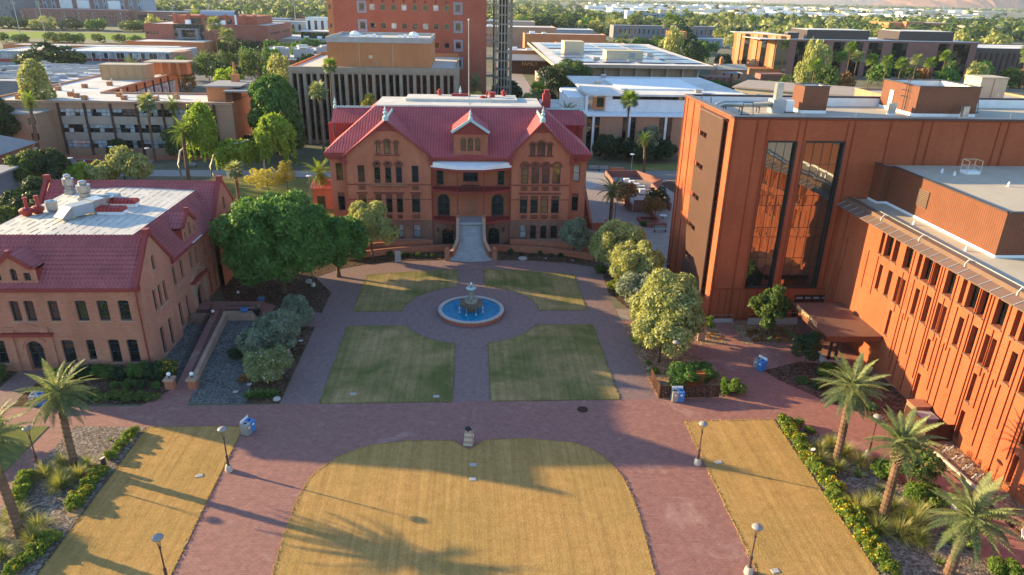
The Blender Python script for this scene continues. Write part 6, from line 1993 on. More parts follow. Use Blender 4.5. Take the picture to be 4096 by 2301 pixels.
for k in range(8):
 a, b = PI*k/8, PI*(k+1)/8
 va.poly([(-175, 500-5*math.cos(a), 23.2+3.2*math.sin(a)), (-153, 500-5*math.cos(a), 23.2+3.2*math.sin(a)), (-153, 500-5*math.cos(b), 23.2+3.2*math.sin(b)), (-175, 500-5*math.cos(b), 23.2+3.2*math.sin(b))])
part('vaulted_skylight', va, 'blue_wall', MU)
units(MU, [(-180, 487, 3, 2, 2.6), (-163, 486, 4, 2.5, 3), (-158, 486, 3, 2.5, 2.6), (-150, 487, 1, 1, 6)], 18.1, 'white')
# flat buildings right of the union
t = block('tan_flat_hall', 'tan flat-roofed hall with teal clerestory behind the red tower', -136, -80, 501, 560, 9.3, 'pebble', par=.5)
part('clerestory', MB().box(-116, -80, 515, 530, 9, 13.4), 'glass_green', t); part('roof', MB().box(-117, -79, 514, 531, 13.4, 13.9), 'white_roof', t)
units(t, [(-112, 513, 3, 2, 1.6), (-103, 513, 3, 2, 1.6), (-92, 513, 3, 2, 1.6)], 9.2, 'white')
t = block('brick_lab_block', 'orange brick block with white roof left of the fin-clad building', -116, -76, 404, 436, 9.2, 'tan_brick', parmat='orange_brick')
t = block('cooling_tower_yard', 'orange brick yard building with four grey cooling towers on top', -104.5, -62, 362, 402, 8.0, 'orange_brick', par=.4)
for i, (x, y) in enumerate(((-96, 376), (-84, 376), (-88, 392), (-76, 392))):
 part('cooling_tower', MB().box(x-4.2, x+4.2, y-3.6, y+3.6, 8, 12.2), 'metal_grey', t); part('fan_stack', MB().cyl(x, y, 12.2, 13.0, 3.0, seg=12), 'galv', t)
for i in range(9): part('pilaster', MB().box(-104.2+i*4.4, -103.6+i*4.4, 361.2, 361.98, 0, 7.9), 'tan_brick', t)
for i in range(8):
 for z in (1, 4.2): farwin(t, -101.7+i*4.4, 361.98, z, 2.6, 2.2, frame='cream', mat='glass')
t = block('white_slat_canopy', 'low white slatted roof canopy between the classroom block and the lift tower', -79, -63, 214, 240, 6.3, 'white', 'white_roof', par=.2)
for i in range(14): part('slat', MB().box(-78.5+i*1.15, -78.1+i*1.15, 208, 214, 5.9, 6.1), 'metal_grey', t)
# white/green apartments and halls on the left horizon
q = random.Random(21)
for i, (x0, x1, y, h, m) in enumerate(((-215, -150, 700, 13, 'blue_wall'), (-150, -118, 690, 17, 'white'), (-118, -60, 700, 13, 'blue_wall'), (-330, -262, 820, 12, 'mauve'), (-262, -200, 830, 11, 'blue_wall'), (-200, -120, 840, 10, 'mauve'))):
 t = block('apartment_block', ['long pale apartment block right of the vaulted skylight', 'tallest pale green and white apartment block in that row', 'pale apartment block nearest the red tower', 'mauve apartment block left in the far row', 'pale grey apartment block in the middle of the far row', 'mauve apartment block right in the far row'][i], x0, x1, y, y+25, h, m)
 for k in range(int((x1-x0)/6)):
  farwin(t, x0+3+k*6, y-.02, 2.5, 2.6, h-5, mat='glass_green' if k % 3 else 'glass', frame='white')
t = block('far_school', 'low brown school building with dark windows behind the trees right of the union', -140, -62, 610, 650, 8.5, 'mu_red')
for k in range(12): farwin(t, -136+k*6.2, 609.98, 2.2, 4.2, 2.6, mat='glass', frame='mu_red')
for i in range(11):
 x0 = -345+i*20+q.uniform(-4, 4); y0 = 850+q.uniform(0, 200)
 t = block('townhouse_row', '%s low townhouse from the left in the rows beyond the union' % ORD[i], x0, x0+15+q.uniform(0, 10), y0, y0+16, 8+q.uniform(0, 4), q.choice(['mauve', 'red_paint', 'grey_wall', 'blue_wall']), 'grey_wall')
# dormitory towers top left
t = block('grey_dormitory', 'tall grey striped dormitory tower in the upper left corner', -640, -520, 880, 930, 42, 'grey_wall')
for k in range(30):
 x = -636+k*4
 for z in range(2, 40, 4):
  if (k*7+z) % 3 == 0: farwin(t, x, 879.98, z, 1.3, 2.4, mat='glass', frame='blue_wall')
part('mauve_strip', MB().box(-560, -548, 879.5, 879.9, 0, 41), 'mauve', t); part('dark_strip', MB().box(-612, -600, 879.5, 879.9, 20, 41), 'brown_col', t)
t = block('striped_tower', 'pale tower with alternating vertical stripes and white panels, top left', -520, -395, 930, 970, 40, 'blue_wall')
for k in range(12):
 x = -515+k*10
 part('dark_strip', MB().box(x, x+4, 929.4, 929.9, 0, 39), 'grey_wall' if k % 2 else 'mauve', t)
 for z in (6, 14, 22, 30): farwin(t, x+6.6, 929.9, z, 1.6, 4.5, mat='glass', frame='blue_wall')
for x in (-490, -470, -434): part('white_panel', MB().box(x, x+14, 928, 929.3, 12, 24), 'white', t)
t = block('long_dormitory', 'long mauve and grey dormitory wing with rows of slit windows behind the sports field trees', -500, -383, 862, 900, 15.5, 'mauve', par=1)
for k in range(38):
 for z in (2.5, 6.3, 10.2):
  if (k+int(z)) % 4: farwin(t, -498+k*3.05, 861.98, z, 1.0, 2.3, mat='glass' if k % 5 else 'glass_pale', frame='grey_wall')
t = block('mauve_hall', 'windowless mauve hall with one dark louvred opening', -383, -300, 868, 920, 14.5, 'mauve')
part('dark_opening', MB().box(-375, -360, 867.6, 867.9, 2, 11), 'dark', t)
# red tower
RT = thing('red_brick_tower', (-20, 245, 0), 'tall red brick tower with grid of square windows and glass-block corners, top centre', 'tower')
w = Wall(RT, -44.2, 245, 'S', 49.6)
zr = [28.0, 22.9, 33.1, 38.2, 17.8]
zrow = [(28.2, 1.75), (33.85, 1.75), (22.4, 1.75), (39.2, 1.75), (44.8, 1.75), (16.8, 1.75), (50, 1.75)]
for z, hgt_ in zrow:
 for k in range(8):
  x = -32.55+k*3.43
  w.win(x+44.2, x+1.7+44.2, z, z+hgt_, rows=1, fw=.06, depth=.2, gl='glass' if (k+int(z)) % 3 else 'glass_pale', frame='galv')
 for x in (-36.5, -5.45):
  w.win(x+.65+44.2, x+2.35+44.2, z-.1, z+1.9, rows=1, fw=.08, depth=.15, gl='glass', frame='galv')
w.build('tower_red', 60, .3, name='south_wall')
gb = MB()
for z, h_ in zrow:
 for x in (-36.5, -5.45):
  for i in range(5):
   for j in range(6):
    cx_, cz = x+.05+i*.6, z-.95+j*.62
    if x+.4 < cx_+.28 < x+2.6 and z-.3 < cz+.28 < z+2.2: continue
    gb.box(cx_, cx_+.54, 244.93, 244.995, cz, cz+.56)
o = part('glass_blocks', gb, 'blue_wall', RT); o['kind'] = 'stuff'
part('east_wall', MB().poly([(5.4, 245, 0), (5.4, 290, 0), (5.4, 290, 60), (5.4, 245, 60)]), 'tower_red', RT)
part('west_wall', MB().poly([(-46.2, 262, 0), (-46.2, 245.6, 0), (-46.2, 245.6, 60), (-46.2, 262, 60)]), 'tower_red', RT)
part('west_return', MB().poly([(-46.2, 245.6, 0), (-44.2, 245.0, 0), (-44.2, 245.0, 60), (-46.2, 245.6, 60)]), 'orange_brick', RT)  # part of the red tower; its sunlit tone is put into the orange colour
for z, h_ in zrow: farwin(RT, -45.2, 245.25, z, .9, 1.3, frame='tower_red')
for k in range(8): part('scupper', MB().box(-31.9+k*3.43, -31.5+k*3.43, 244.9, 244.98, 36.2, 36.9), 'brown_col', RT)
# open round stair tower beside it
t = thing('open_stair_tower', (10.5, 246, 0), 'open grey concrete lattice stair tower attached to the right of the red tower', 'tower')
for k in range(20):
 z = 1.5+k*2.85
 pts = [(10.9+3.0*math.cos(a), 246.5+3.0*math.sin(a)) for a in [PI*j/8-PI for j in range(17)]]
 part('floor_ring', MB().prism(pts, z, z+.45), 'concrete_d', t)
for j in range(11):
 a = -PI*1.0+PI*j/9
 x, y = 10.9+3.0*math.cos(a), 246.5+3.0*math.sin(a)
 part('column', MB().box(x-.2, x+.2, y-.2, y+.2, 0, 58), 'concrete_d', t)
part('core', MB().cyl(10.9, 246.8, 0, 58, 1.5, seg=10), 'dark', t)
for k in range(11):
 z = 2.0+k*5.65
 part('bridge_floor', MB().box(5.4, 8.4, 245.5, 249, z, z+.5), 'concrete_d', t)
 part('bridge_rail', MB().box(5.4, 8.3, 245.4, 245.46, z+1.4, z+1.5).box(5.4, 8.3, 245.4, 245.46, z+.9, z+.96).box(6.8, 6.9, 245.4, 245.46, z+.5, z+1.5), 'metal_grey', t)
part('slab_column', MB().box(7.6, 8.2, 246, 247, 0, 58), 'dark', t)
# concrete fin building
CB = thing('concrete_fin_building', (-26, 196, 0), 'tan concrete building with tall vertical fins and an orange brick penthouse, centre', 'building')
x0, x1 = -48.4, -3.55
pit = (x1-x0-1.0)/12
part('wall', MB().box(x0+.3, x1-.3, 197.2, 239, 0, 20.0), 'concrete_d', CB)
for i in range(13):
 x = x0+.5+pit*i
 part('fin', MB().prism([(x-.42, 196), (x+.42, 196), (x+.28, 197.4), (x-.28, 197.4)], 0, 19.2), 'concrete_d', CB)
 if i < 12:
  xm = x+pit/2
  part('fin', MB().prism([(xm-.24, 196.15), (xm+.24, 196.15), (xm+.18, 197.4), (xm-.18, 197.4)], 0, 18.9), 'concrete_d', CB)
  for xa in (x+.42, xm+.24):
   xb = xa+pit/2-.7
   s_ = part('window', MB().box(xa+.1, xb-.08, 197.05, 197.18, 1, 18.6), 'dark', CB)
   for k in range(7):
    part('pane', MB().box(xa+.2, xb-.18, 196.98, 197.04, 1.3+k*2.45, 3.55+k*2.45), 'glass_dk', s_)
  part('arched_head', MB().prism([(x+.42, 196.05), (x+pit-.42, 196.05), (x+pit-.42, 197.4), (x+.42, 197.4)], 18.75, 19.22), 'concrete_d', CB)
part('cornice', MB().box(x0, x1, 195.9, 197.6, 19.22, 20.5), 'concrete_d', CB)
part('end_wall', MB().box(x1-.45, x1, 197.6, 240, 0, 20.5), 'concrete_d', CB); part('end_wall', MB().box(x0, x0+.45, 197.6, 240, 0, 20.5), 'orange_brick', CB)
part('parapet', MB().box(x0+.45, x1-.45, 239.4, 240, 19, 21.2), 'orange_brick', CB)
part('roof', MB().box(x0+.45, x1-.45, 197.6, 239.4, 20.0, 20.05), 'deck', CB)
t = thing('brick_penthouse', (-24.5, 200, 20.05), 'orange brick penthouse with pale parapet and domed vents on the fin-clad building', 'penthouse')
part('wall', MB().box(-38.3, -10.8, 199.2, 226, 20.05, 26.6), 'orange_brick', t)
part('parapet', MB().box(-38.5, -10.6, 199.0, 199.4, 26.6, 28.0).box(-38.5, -10.6, 225.8, 226.2, 26.6, 28.0).box(-38.5, -38.1, 199.4, 225.8, 26.6, 28.0).box(-11.0, -10.6, 199.4, 225.8, 26.6, 28.0), 'concrete', t)
part('roof', MB().box(-38.1, -11.0, 199.4, 225.8, 26.9, 27.2), 'white_roof', t)
part('louvre', MB().box(-27.3, -26.3, 199.05, 199.18, 22.6, 23.4), 'cream', t); part('louvre', MB().box(-25.6, -24.9, 199.05, 199.18, 20.2, 22), 'tan_brick', t)
for x in (-29.8, -20.9): part('control_joint', MB().box(x-.05, x+.05, 199.1, 199.19, 20.1, 26.5), 'cream', t)
for x in (-33.5, -16.5):
 part('domed_vent', MB().box(x-1.5, x+1.5, 217, 219, 27.2, 27.9).ball(x, 218, 27.9, 1.3, 10, 6, .8), 'white', t)
for i in range(8): part('roof_vent', MB().box(-31+i*1.6+(4 if i > 3 else 0), -30+i*1.6+(4 if i > 3 else 0), 212, 213, 27.2, 27.8+.2*(i % 3)), 'white', t)
# right: long white-roofed building north of the court
WB = thing('white_roof_lab', (50, 185, 0), 'low brick building with broad white upper storey and white roofs behind the right palms', 'building')
part('wall', MB().poly([(31, 185, 0), (75, 185, 0), (75, 185, 10.1), (31, 185, 10.1)]).poly([(31, 240, 0), (31, 185, 0), (31, 185, 10.1), (31, 240, 10.1)]), 'tan_brick', WB)
part('roof_slab', MB().box(30.6, 76, 184.4, 245, 10.1, 10.4), 'white', WB)
for i, x in enumerate((32.4, 42.0, 51.8, 61.5, 71)):
 part('white_pier', MB().box(x-.3, x+.3, 184.7, 184.98, 0, 10.1), 'white', WB)
 for xx in (x-1.7, x+.36):
  f = part('window', MB().box(xx, xx+1.34, 184.9, 184.98, .6, 10.0), 'brown_col', WB)
  for k in range(6): part('pane', MB().box(xx+.06, xx+1.28, 184.85, 184.89, .7+k*1.55, 2.1+k*1.55), 'glass', f)
part('upper_storey', MB().poly([(36.5, 192, 10.4), (75, 192, 10.4), (75, 192, 14.6), (36.5, 192, 14.6)]).poly([(36.5, 240, 10.4), (36.5, 192, 10.4), (36.5, 192, 14.6), (36.5, 240, 14.6)]), 'white', WB)
part('upper_roof', MB().box(31.5, 76, 190.5, 236, 14.6, 15.1), 'white_roof', WB)
part('raised_roof', MB().box(42, 66, 200, 226, 15.1, 15.5), 'white', WB)
f = part('clerestory', MB().box(38.5, 74, 191.9, 191.97, 13.6, 14.4), 'brown_col', WB)
for k in range(18): part('pane', MB().box(38.6+k*1.95, 40.3+k*1.95, 191.85, 191.89, 13.7, 14.3), 'glass', f)
part('recess', MB().box(33.0, 36.4, 191.5, 191.9, 10.9, 14.2), 'orange_brick', WB); part('recess_glass', MB().box(34.2, 36.0, 191.4, 191.49, 11.6, 14.0), 'glass', WB)
part('stair_box', MB().box(26.8, 31.4, 195, 215, 0, 13.6), 'white', WB); part('white_column', MB().box(31.0, 31.6, 190.6, 191.2, 10.4, 14.6), 'white', WB)
part('low_roof', MB().box(16.8, 30.5, 198, 225, 8.5, 9.0), 'white_roof', WB); part('low_wall', MB().box(17, 30.4, 198.2, 224.8, 0, 8.5), 'mu_red', WB)
for i, (x, y) in enumerate(((38, 214), (43, 232), (63, 196), (29, 205))): part('roof_unit', MB().box(x-.8, x+.8, y-.8, y+.8, 15.1 if i < 3 else 9, 16.0 if i < 3 else 10), 'galv', WB)
# library with screens and solar roof
LI = thing('screen_library', (75, 322, 0), 'square concrete library with pierced screens, deep roof and solar panels', 'building')
part('roof', MB().poly([(37.4, 323, 11.2), (110, 323, 11.2), (117, 478, 11.2), (39.6, 478, 11.2)]), 'white_roof', LI)
part('fascia', MB().box(37.2, 110.2, 322.4, 322.95, 9.9, 11.3).box(37.2, 37.6, 322.95, 478, 9.9, 11.3).box(109.8, 110.4, 322.95, 470, 9.9, 11.3), 'pebble', LI)
part('wall', MB().box(46, 104, 330, 470, 0, 9.9), 'grey_wall', LI)
for k in range(8):
 x = 47.5+k*7.2
 p = part('pierced_screen', MB().box(x, x+6.0, 329.3, 329.9, .4, 9.2), 'pebble', LI)
 part('column', MB().box(x+6.2, x+7.0, 327.6, 328.6, 0, 9.9), 'concrete', LI)
 sb = MB()
 for i in range(9):
  for j in range(12):
   sb.box(x+.2+i*.65, x+.55+i*.65, 329.22, 329.29, .7+j*.72, 1.1+j*.72)
 o = part('screen_cells', sb, 'concrete_d', LI); o['kind'] = 'stuff'
for k in range(24):
 y = 331+k*5.8
 part('column', MB().box(43.8, 44.5, y-.35, y+.35, 0, 9.9), 'cream', LI)
part('west_wall', MB().box(45.4, 45.9, 331, 470, 0, 9.8), 'cream', LI)
q = random.Random(2)
for i in range(4):
 for j in range(6):
  x0, y0 = 44+i*16.5, 332+j*22
  if (i, j) in ((0, 3), (1, 2), (1, 1)): continue
  p = part('solar_array', MB().box(x0, x0+13.5, y0, y0+18, 11.5, 11.75), 'solar', LI)
part('roof_box', MB().box(49.5, 60, 385, 398, 11.2, 17.3), 'cream', LI); part('roof_box', MB().box(66, 84, 352, 362, 11.2, 15.3), 'cream', LI)
part('louvre', MB().box(77, 80, 351.9, 351.98, 12.2, 14.4), 'metal_grey', LI)
units(LI, [(60, 345, 3, 2, 1.5), (76, 340, 4, 2, 1), (95, 335, 8, 1.2, .6), (92, 372, 3, 3, 2)], 11.2, 'galv')
# brick blocks behind the library
for i, (x0, x1, y0, y1, h, m, lb) in enumerate(((20, 42, 430, 452, 9.3, 'orange_brick', 'orange brick block left of the library, nearest the north street'), (40, 100, 540, 560, 13.5, 'orange_brick', 'long low orange brick hall just behind the library roof'),
  (10, 70, 600, 640, 15.5, 'tan_brick', 'orange brick hall with white roof left behind the library'), (60, 108, 500, 520, 9.5, 'orange_brick', 'small orange pavilion block behind the solar panels'),
  (14, 60, 690, 720, 17, 'pebble', 'pale panelled hall with white roof far behind the library'), (60, 110, 655, 690, 12, 'blue_wall', 'low blue-roofed block in front of the far trees'))):
 t = block('campus_block', lb, x0, x1, y0, y1, h, m)
 if i in (0, 2):
  for k in range(6): farwin(t, x0+3+k*3.2, y0-.02, h*.55, 1.6, 1.2, frame=m)
 if i == 4:
  for k in range(12): farwin(t, x0+2+k*3.6, y0-.02, 3, 1.1, 10, frame=m)
 units(t, [(x0+6, y0+8, 4, 3, 1.8), (x0+15, y0+10, 3, 2, 1.2)], h-.4, 'white')
t = thing('low_cafe_block', (32, 385, 0), 'low flat grey block with open front and gold lettering over the north street', 'building')
part('wall', MB().box(22, 44, 392, 425, 0, 7), 'brown_col', t); part('roof', MB().box(20, 45, 386, 426, 7, 7.5), 'grey_wall', t)
me = text_mesh('FAMILY', 2.6, .05, 'lettering'); me.materials.append(M['letter'])
o = bpy.data.objects.new('lettering', me); link(o, t); o.rotation_euler = (PI/2, 0, 0); o.location = (32-32, 391.8-385, 4.3)
t = block('street_annex', 'low tan annex with flat brown roof beside the library colonnade', 31.5, 42.5, 300, 352, 5.5, 'pebble', 'tan_roof')
units(t, [(36, 345, 4, 3, 1)], 5.2, 'concrete')
# hotel and distant named blocks
t = block('hotel_tower', 'wide pale blue hotel block with rows of balconies in the far trees', 245, 322, 1110, 1130, 18.5, 'blue_wall')
part('stair_tower', MB().box(234, 244.8, 1107, 1125, 0, 22), 'white', t); part('roof_box', MB().box(285, 295, 1112, 1120, 18.5, 24), 'cream', t)
for k in range(20):
 for z in (2, 5, 8, 11, 14.2): farwin(t, 247.5+k*3.8, 1109.98, z, 2.8, 2.0, mat='glass' if (k*3+int(z)) % 4 else 'glass_pale', frame='blue_wall')
for i, (x0, x1, y0, h, m, lb) in enumerate(((255, 330, 910, 15, 'mu_red', 'red brick apartment building with white bands below the hotel'), (150, 215, 770, 12.5, 'grey_wall', 'long grey building with arched doors below the hotel'), (218, 262, 775, 12.5, 'grey_wall', 'shorter grey building right of the long grey one'),
  (177, 190, 640, 12.5, 'orange_brick', 'small orange tower block in front of the grey building'), (195, 300, 650, 6.5, 'blue_wall', 'long low blue-roofed building among palms'), (165, 240, 1000, 9, 'mu_red', 'low dark red building left of the hotel foot'), (250, 300, 640, 6, 'grey_wall', 'flat-roofed grey service building behind the tall conifer'))):
 t = block('mid_distance_block', lb, x0, x1, y0, y0+22, h, m)
 for k in range(int((x1-x0)/5)): farwin(t, x0+2.5+k*5, y0-.02, h*.35, 1.5, h*.4, frame='white' if i == 0 else m)
 if i == 0:
  for z in (4.8, 9.8): part('white_band', MB().box(x0, x1, y0-.3, y0-.05, z, z+.7), 'white', t)
# business school block
BZ = thing('business_school', (230, 400, 0), 'long reddish-brown building with tall dark glass strips and black rooftop boxes, upper right', 'building')
w = Wall(BZ, 177, 400, 'S', 109)
strips = [(181.3, 187.8), (192.3, 198.4), (202.5, 209.0), (212.4, 219.6), (222.7, 230.7), (236.5, 245.3), (263.4, 269.9), (271.9, 281.9)]
for a, b in strips:
 w.open.append((a-177, b-177, .5, 18.6, 0))
 f = part('glass_strip', MB().box(a, b, 400.3, 400.4, .5, 18.6), 'dark', BZ)
 for i in range(3):
  for j in range(5):
   part('pane', MB().box(a+.1+(b-a-.1)*i/3, a+(b-a)*(i+1)/3-.05, 400.22, 400.29, .6+3.6*j, 4.1+3.6*j), 'glass_dk' if (i+j) % 3 else 'glass', f)
w.build('mauve', 19.6, .4)
part('roof', MB().box(160, 286, 400.5, 440, 19.2, 19.5), 'white_roof', BZ); part('roof_edge', MB().box(176, 286, 399.8, 400.4, 19.6, 19.9), 'white', BZ)
part('east_wall', MB().poly([(286, 400, 0), (286, 440, 0), (286, 440, 19.6), (286, 400, 19.6)]), 'mauve', BZ)
part('pavilion_wall', MB().poly([(157, 432, 3.5), (177, 400, 3.5), (177, 400, 21.5), (157, 432, 21.5)]), 'orange_brick', BZ)
dx, dy = 20/37.7, -32/37.7
for k in range(6):
 s0 = 2+k*6
 a = (157+dx*s0, 432+dy*s0); b = (157+dx*(s0+3), 432+dy*(s0+3))
 part('window_strip', MB().add([(a[0]-.3, a[1]-.2, 4), (b[0]-.3, b[1]-.2, 4), (b[0]-.3, b[1]-.2, 21), (a[0]-.3, a[1]-.2, 21)], [(0, 1, 2, 3)]), 'glass' if k % 2 else 'tan_metal', BZ)
part('pavilion_base', MB().box(158, 176.5, 404, 436, 0, 3.5), 'orange_brick', BZ); part('pavilion_roof', MB().prism([(157, 432), (177, 400), (177, 440), (157, 440)], 21.3, 21.6), 'white_roof', BZ)
part('corner_glass', MB().box(170, 176.9, 399.7, 400.2, 3.6, 19.4), 'glass_dur', BZ)
for i, (a, b, c, lb) in enumerate(((187.5, 223.4, 24.6, 'left of the two long black rooftop boxes'), (240.8, 272.8, 24.7, 'right of the two long black rooftop boxes'), (176.5, 183, 23.0, 'small square black box at the left roof end'))):
 t = thing('rooftop_box', ((a+b)/2, 404, 19.5), lb+' on the reddish-brown building', 'penthouse')
 part('cladding', MB().box(a, b, 403, 425 if i < 2 else 408, 19.5, c), 'bronze_d' if i < 3 else 'dark', t); part('roof', MB().box(a+.3, b-.3, 403.3, 424.7 if i < 2 else 407.7, c, c+.1), 'white_roof', t)
t = block('dark_panel_hall', 'dark panelled hall with pale edge at the right frame edge', 288, 380, 402, 450, 16.5, 'bronze_d')
part('pale_return', MB().poly([(287.8, 440, 0), (287.8, 402, 0), (287.8, 402, 16), (287.8, 440, 16)]), 'cream', t)
for k in range(24): part('panel_rib', MB().box(290+k*3.4, 291.2+k*3.4, 401.6, 401.98, 1+((k*5) % 4), 14), 'brown_col', t)
# orange museum and parking
t = thing('orange_arts_hall', (590, 960, 0), 'angular bright orange hall in the far upper right', 'building')
part('wall', MB().box(556, 640, 960, 1010, 0, 15.5), 'orange_brick', t); part('wall', MB().box(536, 556, 958, 1000, 0, 6.5), 'orange_brick', t); part('wall', MB().box(575, 600, 952, 960, 0, 17), 'orange_brick', t)
part('roof', MB().box(600, 641, 959, 1011, 15.5, 16), 'tan_roof', t)
t = thing('parking_structure', (760, 1010, 0), 'long beige parking structure near the right frame edge', 'parking garage')
for z in (0, 4, 8): part('deck_band', MB().box(700, 860, 1010, 1060, z+1.2, z+3), 'cream', t)
part('dark_interior', MB().box(702, 858, 1012, 1058, 0, 10.5), 'dark', t)
# chapel and bougainvillea terrace
t = thing('small_chapel', (134, 372, 0), 'small tan brick chapel with gabled brown roof among trees right of the library', 'chapel')
part('wall', MB().box(128, 143, 368, 380, 0, 6.0), 'tan_brick', t)
part('roof', MB().add([(127.5, 367.4, 5.9), (143.5, 367.4, 5.9), (143.5, 374, 8.2), (127.5, 374, 8.2), (127.5, 380.6, 5.9), (143.5, 380.6, 5.9)], [(0, 1, 2, 3), (3, 2, 5, 4), (0, 3, 4), (1, 5, 2)]), 'tan_roof', t)
part('bell_turret', MB().box(130, 131.6, 373, 374.6, 7.8, 11).cyl(130.8, 373.8, 11, 12, .9, .1), 'orange_brick', t)
for x in (131, 135, 139): farwin(t, x, 367.98, 1.5, .9, 2.6, frame='brown_col')
t = thing('terrace_theatre', (125, 345, 0), 'mauve stone terrace building with pergola and flowering vines right of the library', 'building')
part('wall', MB().box(112, 126, 342, 352, 0, 4.6), 'mauve', t); part('wall', MB().prism([(137, 335), (150, 337), (150, 345), (137, 342)], 0, 7.0), 'mauve', t)
for k in range(7): part('pergola_beam', MB().box(126+k*1.3, 126.3+k*1.3, 350, 357, 5.6, 5.9), 'blue_wall', t)
for k in range(6): part('step', MB().box(127, 137, 338+k*1.2, 339.2+k*1.2, 0, .5+k*.5), 'mauve', t)
for i in range(5): part('pier', MB().box(112+i*3.4, 113+i*3.4, 340.6, 341.8, 0, 4.8), 'om_trim', t)
# cream building behind the tower
t = thing('cream_hall', (82, 200, 0), 'cream stucco two-storey building with white windows behind the orange hall roof', 'building')
part('wall', MB().prism([(98, 262), (132, 240), (150, 262), (112, 285)], 0, 9.0), 'cream', t); part('roof', MB().prism([(97, 262), (132, 239), (151, 262), (112, 286)], 9.0, 9.5), 'pebble', t)
for k in range(7):
 s = (k+.5)/7
 x, y = 98+34*s, 262-22*s
 for z in (2, 5.6):
  o = farwin(t, x-.1, y-.15, z, 1.6, 2.0, mat='glass_pale', frame='white'); o.rotation_euler = (0, 0, -math.atan2(22, 34))
t = thing('tan_stair_tower', (83, 111, 0), 'plain tan stair tower rising behind the orange hall at right', 'tower')
part('wall', MB().box(80.8, 85.2, 110, 114, 0, 28.3), 'cream', t); part('roof', MB().box(80.7, 85.3, 109.9, 114.1, 28.3, 28.5), 'tan_roof', t); part('panel_joint', MB().box(82.9, 83.0, 109.93, 109.98, 0, 28.2), 'tan_brick', t)
t = block('flat_annex', 'low flat-roofed annex with white fans right of the tan stair tower', 88, 120, 125, 160, 21, 'tan_brick', 'tan_roof')
for i in range(4): part('roof_fan', MB().cyl(92+i*3, 130, 20.6, 22.4, .9, seg=10), 'white', t)
# grey house at the far left edge
t = thing('grey_roof_house', (-104, 152, 0), 'old brick house with pale metal roofs at the left frame edge', 'house')
part('wall', MB().box(-118, -100, 150, 165, 0, 6), 'om_brick', t)
part('roof', MB().add([(-119, 149, 5.9), (-99, 149, 5.9), (-103, 157, 9.5), (-114, 157, 9.5), (-119, 166, 5.9), (-99, 166, 5.9)], [(0, 1, 2, 3), (1, 5, 2), (3, 2, 5, 4), (0, 3, 4)]), 'sidewalk', t)
for x in (-112, -108, -103.5): farwin(t, x, 149.98, 2.5, 1, 2, frame='brown_col')
t = thing('grey_cottage', (-95, 138, 0), 'dark grey cottage with flat pale roof at the left frame edge', 'house')
part('wall', MB().box(-110, -93, 134, 146, 0, 4.6), 'grey_wall', t); part('roof', MB().box(-111, -92, 133, 147, 4.6, 5.0), 'sidewalk', t)
farwin(t, -99, 133.98, 1.2, 2.2, 1.8, frame='white')
# ------------------------------------------------------------------ far city
q = random.Random(77)
proto = None; used = []
wh = MB().box(-.5, .5, -.5, .5, 0, 1).mesh('wall'); wh.materials.append(M['white'])
wt = MB().box(-.5, .5, -.5, .5, 0, 1).mesh('wall'); wt.materials.append(M['cream'])
for i in range(190):
 far = q.random()
 y = 1500+3300*far**.8
 u = q.uniform(.17, .72)
 x = y*u
 o = bpy.data.objects.new('warehouse', wh if q.random() < .7 else wt)
 link(o); o.location = (x, y, 0); o.scale = (q.uniform(50, 170), q.uniform(30, 70), q.uniform(7, 12))
 tag(o, 'low pale warehouse in the white band of sheds near the right horizon', 'warehouse', 'far warehouses')
for i in range(150):
 y = 900+5200*q.random()**1.3
 u = q.uniform(-.45, .75)
 x = y*u
 o = bpy.data.objects.new('far_house', wt)
 link(o); o.location = (x, y, 0); o.scale = (q.uniform(14, 40), q.uniform(10, 22), q.uniform(5, 9)); o.rotation_euler = (0, 0, q.uniform(0, 1.5))
 tag(o, 'tiny pale house roof showing among the far trees', 'house', 'far houses')
for i in range(26):
 y = 1100+2600*q.random(); x = y*q.uniform(.1, .7)
 mb = MB().bar((-1.2, 0, 0), (-.2, 0, 42), .35).bar((1.2, 0, 0), (.2, 0, 42), .35).bar((-4, 0, 32), (4, 0, 32), .3).bar((-3, 0, 38), (3, 0, 38), .3)
 if i == 0: pm = mb.mesh('transmission_tower'); pm.materials.append(M['galv'])
 o = bpy.data.objects.new('transmission_tower', pm); link(o); o.location = (x, y, 0)
 tag(o, 'thin pale pylon standing over the far suburbs', 'pylon', 'far pylons')
# hills on the right horizon
def ridge(name, pts, y0, depth, seed):
 rr = random.Random(seed)
 mb = MB(); nx, ny = 60, 10
 xs0, xs1 = pts[0][0], pts[-1][0]
 def hgt(x):
  for (a, ha), (b, hb) in zip(pts[:-1], pts[1:]):
   if a <= x <= b: return ha+(hb-ha)*(x-a)/(b-a)
  return 0
 vs = []
 for j in range(ny+1):
  for i in range(nx+1):
   x = xs0+(xs1-xs0)*i/nx
   t = j/ny
   prof = math.sin(PI*t)**.8
   z = hgt(x)*prof*(1+rr.uniform(-.14, .14)) if 0 < i < nx and 0 < j < ny else -5
   vs.append((x+rr.uniform(-30, 30), y0+depth*t, z))
 fs = [(j*(nx+1)+i, j*(nx+1)+i+1, (j+1)*(nx+1)+i+1, (j+1)*(nx+1)+i) for j in range(ny) for i in range(nx)]
 mb.add(vs, fs)
 return structure(name, mb, 'hill')
ridge('hills', [(5150, 0), (5350, 90), (5600, 210), (5900, 280), (6150, 230), (6400, 260), (7200, 330), (8200, 250), (9500, 0)], 7600, 2400, 3)
ridge('far_hills', [(6300, 0), (7200, 220), (8200, 420), (9800, 500), (12000, 300), (14000, 0)], 14000, 4000, 5)
ridge('low_ridge', [(2000, 0), (2600, 40), (3100, 60), (3600, 30), (4200, 70), (4700, 0)], 16000, 2000, 6)
